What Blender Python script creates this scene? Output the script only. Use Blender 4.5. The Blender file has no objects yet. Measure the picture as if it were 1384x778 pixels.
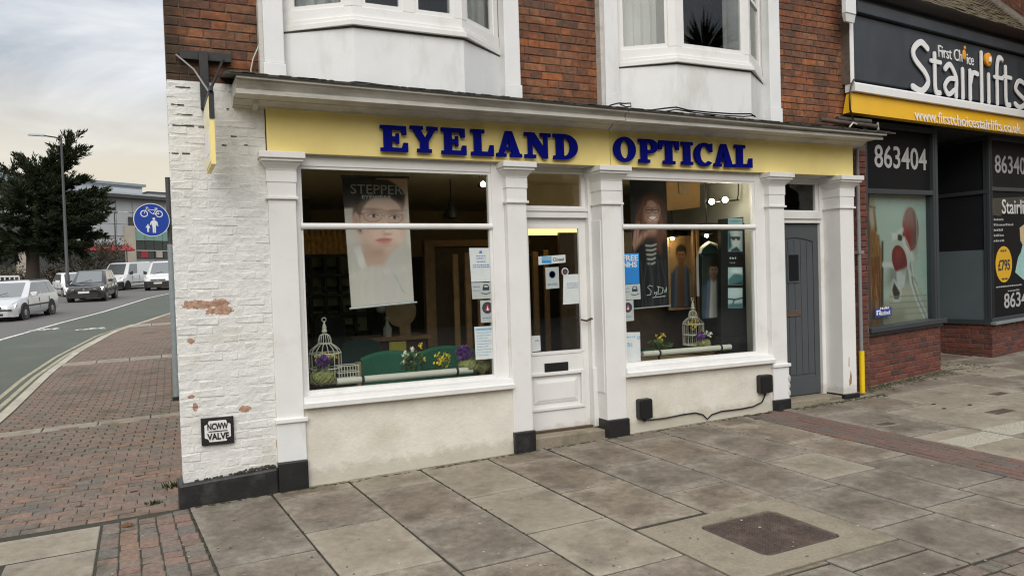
import bpy, math, random
import numpy as np
from mathutils import Vector, Matrix
random.seed(7); rng = np.random.default_rng(7)
SC = bpy.context.scene
COL = SC.collection
# ------------------------------------------------------------------ camera, sky, sun, exposure
YAW, PITCH, ROLL, FPX, CY = 0.442186870, -0.0250447538, -0.0313557723, 1039.86, 404.956
CAM = Vector((0, -6.8, 1.7))
def cam_rows():
    cp, sp = math.cos(PITCH), math.sin(PITCH)
    f = Vector((math.sin(YAW)*cp, math.cos(YAW)*cp, sp))
    r = Vector((math.cos(YAW), -math.sin(YAW), 0)); u = r.cross(f)
    c, s = math.cos(ROLL), math.sin(ROLL)
    return c*r + s*u, -s*r + c*u, f
RT, UP, FW = cam_rows()
cam = bpy.data.cameras.new('camera'); camo = bpy.data.objects.new('camera', cam); COL.objects.link(camo)
camo.matrix_world = Matrix(((RT.x, UP.x, -FW.x, CAM.x), (RT.y, UP.y, -FW.y, CAM.y), (RT.z, UP.z, -FW.z, CAM.z), (0, 0, 0, 1)))
cam.sensor_width = 36; cam.lens = FPX/1384*36; cam.shift_y = (CY-389)/1384; cam.clip_end = 3000; cam.clip_start = .05
SC.camera = camo
SUN_EL, SUN_ROT = math.radians(38), math.radians(205)
w = bpy.data.worlds.new('World'); SC.world = w; w.use_nodes = True
nt = w.node_tree; nt.nodes.clear()
def nd(t, **k):
    n = nt.nodes.new(t)
    for a, b in k.items(): setattr(n, a, b)
    return n
L = nt.links.new
out = nd('ShaderNodeOutputWorld'); sky = nd('ShaderNodeTexSky', sky_type='NISHITA', sun_disc=False, sun_elevation=SUN_EL, sun_rotation=SUN_ROT)
sky.air_density = 1; sky.dust_density = 3
bg1 = nd('ShaderNodeBackground'); bg1.inputs[1].default_value = .1; L(sky.outputs[0], bg1.inputs[0])
tc = nd('ShaderNodeTexCoord'); sx = nd('ShaderNodeSeparateXYZ'); L(tc.outputs['Generated'], sx.inputs[0])
def m(op, a, b=None, c=None):
    n = nd('ShaderNodeMath', operation=op)
    for i, v in enumerate((a, b, c)):
        if v is None: continue
        if isinstance(v, (int, float)): n.inputs[i].default_value = v
        else: L(v, n.inputs[i])
    return n.outputs[0]
zc = m('MAXIMUM', sx.outputs[2], 0.0); zz = m('ADD', zc, .13)
cv = nd('ShaderNodeCombineXYZ'); L(m('DIVIDE', sx.outputs[0], zz), cv.inputs[0]); L(m('DIVIDE', sx.outputs[1], zz), cv.inputs[1])
no = nd('ShaderNodeTexNoise'); no.inputs['Scale'].default_value = 1.15; no.inputs['Detail'].default_value = 7; no.inputs['Roughness'].default_value = .55; no.inputs['Distortion'].default_value = .5
L(cv.outputs[0], no.inputs['Vector'])
cr = nd('ShaderNodeValToRGB'); e = cr.color_ramp.elements
e[0].position = .38; e[0].color = (.38, .42, .475, 1); e[1].position = .62; e[1].color = (.80, .81, .82, 1)
L(no.outputs[0], cr.inputs[0])
hr = nd('ShaderNodeValToRGB'); e = hr.color_ramp.elements      # warmth of the low sky, all round the horizon
e[0].position = .03; e[0].color = (1, 1, 1, 1); e[1].position = .245; e[1].color = (0, 0, 0, 1)
el = e.new(.135); el.color = (.85, .85, .85, 1)
L(m('ADD', zc, m('MULTIPLY', m('SUBTRACT', no.outputs[0], .5), .12)), hr.inputs[0])
mx = nd('ShaderNodeMix', data_type='RGBA'); L(hr.outputs[0], mx.inputs[0]); L(cr.outputs[0], mx.inputs[6]); mx.inputs[7].default_value = (.88, .79, .62, 1)
bg2 = nd('ShaderNodeBackground'); L(mx.outputs[2], bg2.inputs[0]); L(m('MULTIPLY_ADD', zc, 1.25, .60), bg2.inputs[1])
ms = nd('ShaderNodeMixShader'); ms.inputs[0].default_value = .93; L(bg1.outputs[0], ms.inputs[1]); L(bg2.outputs[0], ms.inputs[2]); L(ms.outputs[0], out.inputs[0])
sl = bpy.data.lights.new('sun', 'SUN'); sl.energy = 1.5; sl.angle = math.radians(50); sl.color = (1, .94, .85)
so = bpy.data.objects.new('sun', sl); COL.objects.link(so)
# sun behind the camera, to its left, behind cloud
SD = Vector((math.sin(SUN_ROT)*math.cos(SUN_EL), math.cos(SUN_ROT)*math.cos(SUN_EL), math.sin(SUN_EL)))
so.rotation_euler = (-SD).to_track_quat('-Z', 'Y').to_euler()
vs = SC.view_settings; vs.view_transform = 'Standard'; vs.look = 'None'; vs.exposure = 0.38; vs.gamma = 1; vs.use_curve_mapping = False
SC.cycles.use_denoising = True; SC.cycles.max_bounces = 8; SC.cycles.transparent_max_bounces = 12; SC.cycles.caustics_reflective = False; SC.cycles.caustics_refractive = False
SC.cycles.sample_clamp_indirect = 4; SC.cycles.filter_width = 1.15; SC.cycles.denoising_prefilter = 'ACCURATE'

# ------------------------------------------------------------------ geometry helpers
def ray(px, py): return RT*((px-692)/FPX) - UP*((py-CY)/FPX) + FW
def gz(x, y): return -.07 + .024*max(-15, min(20, x)) + .038*max(-8, min(62, y))
def G(px, py, dz=0):
    """point of the sloping ground (plus dz) seen at a photo pixel"""
    q = ray(px, py); t = (-.07 + dz + .038*CAM.y - CAM.z)/(q.z - .024*q.x - .038*q.y)
    return CAM + q*t
class Fr:
    def __init__(s, o, u, v=(0, 0, 1)):
        s.o = Vector(o); s.u = Vector(u).normalized(); s.v = Vector(v).normalized(); s.n = s.u.cross(s.v).normalized()
    def w(s, u, v, n=0): return s.o + s.u*u + s.v*v + s.n*n
    def pix(s, px, py, n=0):
        q = ray(px, py); o = s.o + s.n*n; t = (o-CAM).dot(s.n)/q.dot(s.n); p = CAM + q*t - o
        c = s.u.dot(s.v); a, b = p.dot(s.u), p.dot(s.v); return (a-c*b)/(1-c*c), (b-c*a)/(1-c*c)
    def m4(s, u, v, n=0):
        p = s.w(u, v, n); return Matrix(((s.u.x, s.n.x, s.v.x, p.x), (s.u.y, s.n.y, s.v.y, p.y), (s.u.z, s.n.z, s.v.z, p.z), (0, 0, 0, 1)))
W0 = Fr((0, 0, 0), (1, 0, 0), (0, 1, 0))            # world axes: u=x v=y n=z
FA = Fr((0, 0, 0), (1, 0, 0))                       # facade: u=x, v=z, n=towards the street
NB = Fr((8.53, .35, 0), (.989, .148, .02))          # neighbour's front
WM = {}
def link(o, parent=None, local=False):
    COL.objects.link(o)
    if parent is not None:
        o.parent = parent
        if not local: o.matrix_parent_inverse = WM.get(parent.name, Matrix()).inverted()
    return o
class B:
    def __init__(s, fr=W0): s.f = fr; s.V = []; s.F = []
    def pts(s, ps):
        i = len(s.V); s.V += [s.f.w(*p) for p in ps]; return i
    def box(s, u0, u1, v0, v1, n0, n1):
        i = s.pts([(u0, v0, n0), (u1, v0, n0), (u1, v1, n0), (u0, v1, n0), (u0, v0, n1), (u1, v0, n1), (u1, v1, n1), (u0, v1, n1)])
        s.F += [(i+3, i+2, i+1, i), (i+4, i+5, i+6, i+7), (i, i+1, i+5, i+4), (i+1, i+2, i+6, i+5), (i+2, i+3, i+7, i+6), (i+3, i, i+4, i+7)]; return s
    def hexa(s, P):      # 8 frame points: bottom ring 4, top ring 4
        i = s.pts(P); s.F += [(i+3, i+2, i+1, i), (i+4, i+5, i+6, i+7), (i, i+1, i+5, i+4), (i+1, i+2, i+6, i+5), (i+2, i+3, i+7, i+6), (i+3, i, i+4, i+7)]; return s
    def prism(s, poly, n0, n1):
        k = len(poly); i = s.pts([(u, v, n0) for u, v in poly] + [(u, v, n1) for u, v in poly])
        s.F += [tuple(i+k-1-j for j in range(k)), tuple(i+k+j for j in range(k))] + [(i+j, i+(j+1) % k, i+k+(j+1) % k, i+k+j) for j in range(k)]; return s
    def extr(s, prof, u0, u1, prof1=None):      # profile of (v, n) drawn along u
        p1 = prof1 or prof; k = len(prof); i = s.pts([(u0, v, n) for v, n in prof] + [(u1, v, n) for v, n in p1])
        s.F += [tuple(i+k-1-j for j in range(k)), tuple(i+k+j for j in range(k))] + [(i+j, i+(j+1) % k, i+k+(j+1) % k, i+k+j) for j in range(k)]; return s
    def loft(s, rings, cap=True, close=True):
        k = len(rings[0]); i = len(s.V)
        for r in rings: s.pts(r)
        for a in range(len(rings)-1):
            for j in range(k if close else k-1):
                s.F.append((i+a*k+j, i+a*k+(j+1) % k, i+(a+1)*k+(j+1) % k, i+(a+1)*k+j))
        if cap: s.F += [tuple(i+k-1-j for j in range(k)), tuple(i+(len(rings)-1)*k+j for j in range(k))]
        return s
    def tube(s, ps, r, k=8, cap=True):
        ps = [Vector(p) for p in ps]; rs = r if isinstance(r, (list, tuple)) else [r]*len(ps); rings = []; pu = None
        for i, p in enumerate(ps):
            d = (ps[min(i+1, len(ps)-1)] - ps[max(i-1, 0)]).normalized()
            if pu is None: pu = d.orthogonal().normalized()
            pu = (pu - d*pu.dot(d)); pu = pu.normalized() if pu.length > 1e-6 else d.orthogonal().normalized()
            b = d.cross(pu); rings.append([tuple(p + (pu*math.cos(6.28319*j/k) + b*math.sin(6.28319*j/k))*rs[i]) for j in range(k)])
        return s.loft(rings, cap)
    def lathe(s, prof, c, k=16, axis='n'):      # (radius, height) about an axis through c
        rings = []
        for r, h in prof:
            ring = []
            for j in range(k):
                a = 6.28319*j/k; x, y = r*math.cos(a), r*math.sin(a)
                ring.append({'n': (c[0]+x, c[1]+y, c[2]+h), 'v': (c[0]+y, c[1]+h, c[2]+x), 'u': (c[0]+h, c[1]+x, c[2]+y)}[axis])
            rings.append(ring)
        return s.loft(rings)
    def ell(s, c, r, k=10, rot=None):
        rings = []
        nr = 6 if k < 12 else 10
        for i in range(0 if False else 1, nr+1):
            a = math.pi*(i-.5)/nr if k >= 12 else math.pi*i/(nr+1); ring = []
            for j in range(k):
                b = 6.28319*j/k; p = Vector((r[0]*math.sin(a)*math.cos(b), r[1]*math.sin(a)*math.sin(b), -r[2]*math.cos(a)))
                if rot is not None: p = rot @ p
                ring.append((c[0]+p.x, c[1]+p.y, c[2]+p.z))
            rings.append(ring)
        return s.loft(rings)
    def poly(s, ps): i = s.pts(ps); s.F.append(tuple(range(i, i+len(ps)))); return s
    def me(s, name):
        me = bpy.data.meshes.new(name); me.from_pydata([tuple(v) for v in s.V], [], s.F); me.update(); return me
    def o(s, name, mat, parent=None, smooth=None, bev=0, kind=None, local=False, label=None):
        import bmesh
        me = s.me(name); bm = bmesh.new(); bm.from_mesh(me); bmesh.ops.recalc_face_normals(bm, faces=bm.faces); bm.to_mesh(me); bm.free()
        if mat: me.materials.append(mat)
        ob = bpy.data.objects.new(name, me); link(ob, parent, local)
        if smooth:
            for p in me.polygons: p.use_smooth = True
            me.set_sharp_from_angle(angle=math.radians(smooth))
        if bev:
            b = ob.modifiers.new('bevel', 'BEVEL'); b.width = bev; b.segments = 2; b.limit_method = 'ANGLE'; b.angle_limit = math.radians(35)
        if kind: ob['kind'] = kind
        if label: ob['label'] = label
        return ob
def tag(o, label, cat, group=None):
    o['label'] = label; o['category'] = cat
    if group: o['group'] = group
    return o
def thing(name, label, cat, loc=(0, 0, 0), group=None, mat=None):
    o = bpy.data.objects.new(name, None); o.empty_display_size = .2; COL.objects.link(o)
    o.matrix_world = mat if mat else Matrix.Translation(loc); WM[o.name] = o.matrix_world.copy()
    return tag(o, label, cat, group)
def mesh_from_curve(cu):
    ob = bpy.data.objects.new('tmp', cu); COL.objects.link(ob); bpy.context.view_layer.update()
    me = bpy.data.meshes.new_from_object(ob.evaluated_get(bpy.context.evaluated_depsgraph_get()))
    bpy.data.objects.remove(ob); bpy.data.curves.remove(cu); return me
def place_flat(me, fr, rect, n0, thick, name, mat, parent=None, local=False):
    """fit a flat mesh (xy outline, z = thickness) into rect (u0,u1,v0,v1) of a frame"""
    me.materials.clear(); n = len(me.vertices); co = np.empty(n*3); me.vertices.foreach_get('co', co); co = co.reshape(n, 3)
    lo, hi = co.min(0), co.max(0); sp = np.maximum(hi-lo, 1e-6)
    a = (co-lo)/sp
    U = rect[0]+a[:, 0]*(rect[1]-rect[0]); Vv = rect[2]+a[:, 1]*(rect[3]-rect[2]); Nn = n0 + a[:, 2]*thick
    wv = np.array(fr.o)[None]+U[:, None]*np.array(fr.u)+Vv[:, None]*np.array(fr.v)+Nn[:, None]*np.array(fr.n)
    me.vertices.foreach_set('co', wv.ravel()); me.update(); me.materials.append(mat)
    o = bpy.data.objects.new(name, me); link(o, parent, local); return o
def text(s, fr, rect, n0, thick, mat, name='lettering', parent=None, bold=0, space=1):
    cu = bpy.data.curves.new('t', 'FONT'); cu.body = s; cu.extrude = .02; cu.offset = bold; cu.resolution_u = 3; cu.space_character = space
    return place_flat(mesh_from_curve(cu), fr, rect, n0, thick, name, mat, parent)
def words(fr, u0, u1, v, h, n0, mt, parent, name='print'):
    """print too small to read: a broken row of ink dashes"""
    b = B(fr); u = u0; r = random.Random(int(abs(u0*991+v*773)*100))
    while u < u1-h*.3:
        l = min(h*r.uniform(.5, 2.4), u1-u); k = max(1, int(l/(h*.55)))
        for i in range(k): b.box(u+l*i/k+h*.06, u+l*(i+1)/k-h*.06, v, v+h*r.choice((.7, .7, 1.)), n0, n0+.0012)
        u += l+h*.45
    if b.V: return b.o(name, mt, parent)
def glyph(splines):
    cu = bpy.data.curves.new('g', 'CURVE'); cu.dimensions = '2D'; cu.fill_mode = 'BOTH'; cu.extrude = .02
    for ps in splines:
        sp = cu.splines.new('POLY'); sp.points.add(len(ps)-1); sp.use_cyclic_u = True
        for p, q in zip(sp.points, ps): p.co = (q[0], q[1], 0, 1)
    return mesh_from_curve(cu)
def arc(cx, cy, rx, ry, a0, a1, k=16): return [(cx+rx*math.cos(math.radians(a0+(a1-a0)*i/k)), cy+ry*math.sin(math.radians(a0+(a1-a0)*i/k))) for i in range(k+1)]

# ------------------------------------------------------------------ materials
def mat(name, col, rough=.6, var=.12, scale=6., bump=0., bscale=60., stain=None, stain_amt=.4, stain_scale=1.2, metal=0., rand=0., ramp=None, island=False, spec=.5, vcol=False, coat=0., stain_lo=.5, stain_hi=.68, stretch=None, grain=0., foot=None, rim=None, soot=False):
    """procedural surface: base colour (or a ramp picked per object / per piece), fine mottling, stains, relief"""
    M = bpy.data.materials.new(name); M.use_nodes = True; t = M.node_tree; N = t.nodes; Lk = t.links.new
    b = N['Principled BSDF']; b.inputs['Roughness'].default_value = rough; b.inputs['Metallic'].default_value = metal; b.inputs['Specular IOR Level'].default_value = spec
    b.inputs['Coat Weight'].default_value = coat
    geo = N.new('ShaderNodeNewGeometry'); pos = geo.outputs['Position']
    if stretch:
        mp = N.new('ShaderNodeVectorMath'); mp.operation = 'MULTIPLY'; mp.inputs[1].default_value = stretch; Lk(pos, mp.inputs[0]); spos = mp.outputs[0]
    else: spos = pos
    def noise(sc, det=5, vec=None, rg=.6):
        n = N.new('ShaderNodeTexNoise'); n.inputs['Scale'].default_value = sc; n.inputs['Detail'].default_value = det; n.inputs['Roughness'].default_value = rg; Lk(vec or pos, n.inputs['Vector']); return n.outputs[0]
    def mixc(fac, a, c, mode='MIX'):
        x = N.new('ShaderNodeMix'); x.data_type = 'RGBA'; x.blend_type = mode
        for s, v in ((0, fac), (6, a), (7, c)):
            if isinstance(v, (int, float)): x.inputs[s].default_value = v
            elif isinstance(v, tuple): x.inputs[s].default_value = (*v, 1)
            else: Lk(v, x.inputs[s])
        return x.outputs[2]
    def rampn(fac, stops):
        r = N.new('ShaderNodeValToRGB'); el = r.color_ramp.elements
        while len(el) < len(stops): el.new(.5)
        for e, (p, c) in zip(el, stops): e.position = p; e.color = (*c, 1)
        Lk(fac, r.inputs[0]); return r.outputs[0]
    rnd = None
    if ramp or rand: rnd = geo.outputs['Random Per Island'] if island else N.new('ShaderNodeObjectInfo').outputs['Random']
    if vcol: a = N.new('ShaderNodeVertexColor'); a.layer_name = 'paint'; c = a.outputs[0]
    elif ramp: c = rampn(rnd, [(i/(len(ramp)-1), k) for i, k in enumerate(ramp)])
    else: c = col
    if rand and not ramp:
        c = mixc(1., c, rampn(rnd, [(0, (1-rand,)*3), (1, (1+rand,)*3)]), 'MULTIPLY')
    if var: c = mixc(1., c, rampn(noise(scale), [(.3, (1-var,)*3), (.7, (1+var,)*3)]), 'MULTIPLY')
    if stain:
        f = rampn(noise(stain_scale, 7, spos, .65), [(stain_lo, (0, 0, 0)), (stain_hi, (stain_amt,)*3)]); c = mixc(f, c, stain)
    if grain: c = mixc(1., c, rampn(noise(130., 4, None, .85), [(.25, (1-grain,)*3), (.75, (1+grain,)*3)]), 'MULTIPLY')
    def mth(op, *a_):
        q = N.new('ShaderNodeMath'); q.operation = op
        for i, v in enumerate(a_):
            if isinstance(v, (int, float)): q.inputs[i].default_value = v
            else: Lk(v, q.inputs[i])
        return q.outputs[0]
    if foot:      # splashed dirt, ragged, within a hand's breadth of the pavement
        s_ = N.new('ShaderNodeSeparateXYZ'); Lk(pos, s_.inputs[0]); hgt = mth('SUBTRACT', s_.outputs[2], mth('MULTIPLY_ADD', s_.outputs[0], .024, -.07))
        f = rampn(mth('ADD', hgt, mth('MULTIPLY', noise(13, 7), -.20)), [(-.04 if False else 0, (.40,)*3), (.07, (0, 0, 0))]); c = mixc(f, c, foot)
    if soot:      # soot and damp staining above the ledge and down the street corner
        s_ = N.new('ShaderNodeSeparateXYZ'); Lk(pos, s_.inputs[0]); nn_ = mth('MULTIPLY', noise(5.5, 7), .55)
        f = rampn(mth('ADD', mth('MINIMUM', mth('SUBTRACT', s_.outputs[2], 3.58), mth('MULTIPLY', mth('SUBTRACT', s_.outputs[0], .42), 1.3)), nn_), [(.05, (.88,)*3), (.34, (0, 0, 0))]); c = mixc(f, c, (.042, .036, .026))
    if rim:       # worn pale border of each slab, grimy middle
        g_ = N.new('ShaderNodeTexCoord'); s_ = N.new('ShaderNodeSeparateXYZ'); Lk(g_.outputs['Generated'], s_.inputs[0])
        ex_ = mth('MINIMUM', mth('MINIMUM', s_.outputs[0], mth('SUBTRACT', 1., s_.outputs[0])), mth('MINIMUM', s_.outputs[1], mth('SUBTRACT', 1., s_.outputs[1])))
        f = rampn(mth('ADD', ex_, mth('MULTIPLY', mth('SUBTRACT', noise(5.5, 7), .5), .55)), [(.02, (0, 0, 0)), (.22, (.8,)*3)]); c = mixc(f, c, mixc(1., c, rim, 'MULTIPLY'))
    if isinstance(c, tuple): b.inputs['Base Color'].default_value = (*c, 1)
    else: Lk(c, b.inputs['Base Color'])
    if bump:
        bp = N.new('ShaderNodeBump'); bp.inputs['Strength'].default_value = bump; bp.inputs['Distance'].default_value = .01; Lk(noise(bscale, 6), bp.inputs['Height']); Lk(bp.outputs[0], b.inputs['Normal'])
    return M
def glass_mat(name, tint=(.93, .96, .95), ior=1.45, haze=0.):
    M = bpy.data.materials.new(name); M.use_nodes = True; t = M.node_tree; N = t.nodes; N.clear(); Lk = t.links.new
    o = N.new('ShaderNodeOutputMaterial'); x = N.new('ShaderNodeMixShader'); a = N.new('ShaderNodeBsdfTransparent'); g = N.new('ShaderNodeBsdfGlossy'); f = N.new('ShaderNodeFresnel')
    a.inputs[0].default_value = (*tint, 1); g.inputs['Roughness'].default_value = .02
    # Schlick's reflectance, alike on both faces of the thin pane
    ge = N.new('ShaderNodeNewGeometry'); dp = N.new('ShaderNodeVectorMath'); dp.operation = 'DOT_PRODUCT'; Lk(ge.outputs['Normal'], dp.inputs[0]); Lk(ge.outputs['Incoming'], dp.inputs[1])
    def mt_(op, a_, b_=None):
        q = N.new('ShaderNodeMath'); q.operation = op
        for i, v in enumerate((a_, b_)):
            if v is None: continue
            if isinstance(v, (int, float)): q.inputs[i].default_value = v
            else: Lk(v, q.inputs[i])
        return q.outputs[0]
    N.remove(f); fr_out = mt_('ADD', mt_('MULTIPLY', mt_('POWER', mt_('SUBTRACT', 1., mt_('ABSOLUTE', dp.outputs['Value'])), 5.), .955), .042)
    Lk(fr_out, x.inputs[0]); Lk(a.outputs[0], x.inputs[1]); Lk(g.outputs[0], x.inputs[2]); Lk(x.outputs[0], o.inputs[0]); return M
def emit(name, col, st):
    M = bpy.data.materials.new(name); M.use_nodes = True; b = M.node_tree.nodes['Principled BSDF']; b.inputs['Base Color'].default_value = (*col, 1)
    b.inputs['Emission Color'].default_value = (*col, 1); b.inputs['Emission Strength'].default_value = st; return M
BR = [(.24, .095, .052), (.32, .122, .058), (.25, .105, .060), (.38, .138, .058), (.17, .082, .054), (.27, .125, .072), (.33, .145, .070), (.19, .10, .068), (.28, .102, .054), (.15, .084, .060), (.22, .10, .062)]
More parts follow.
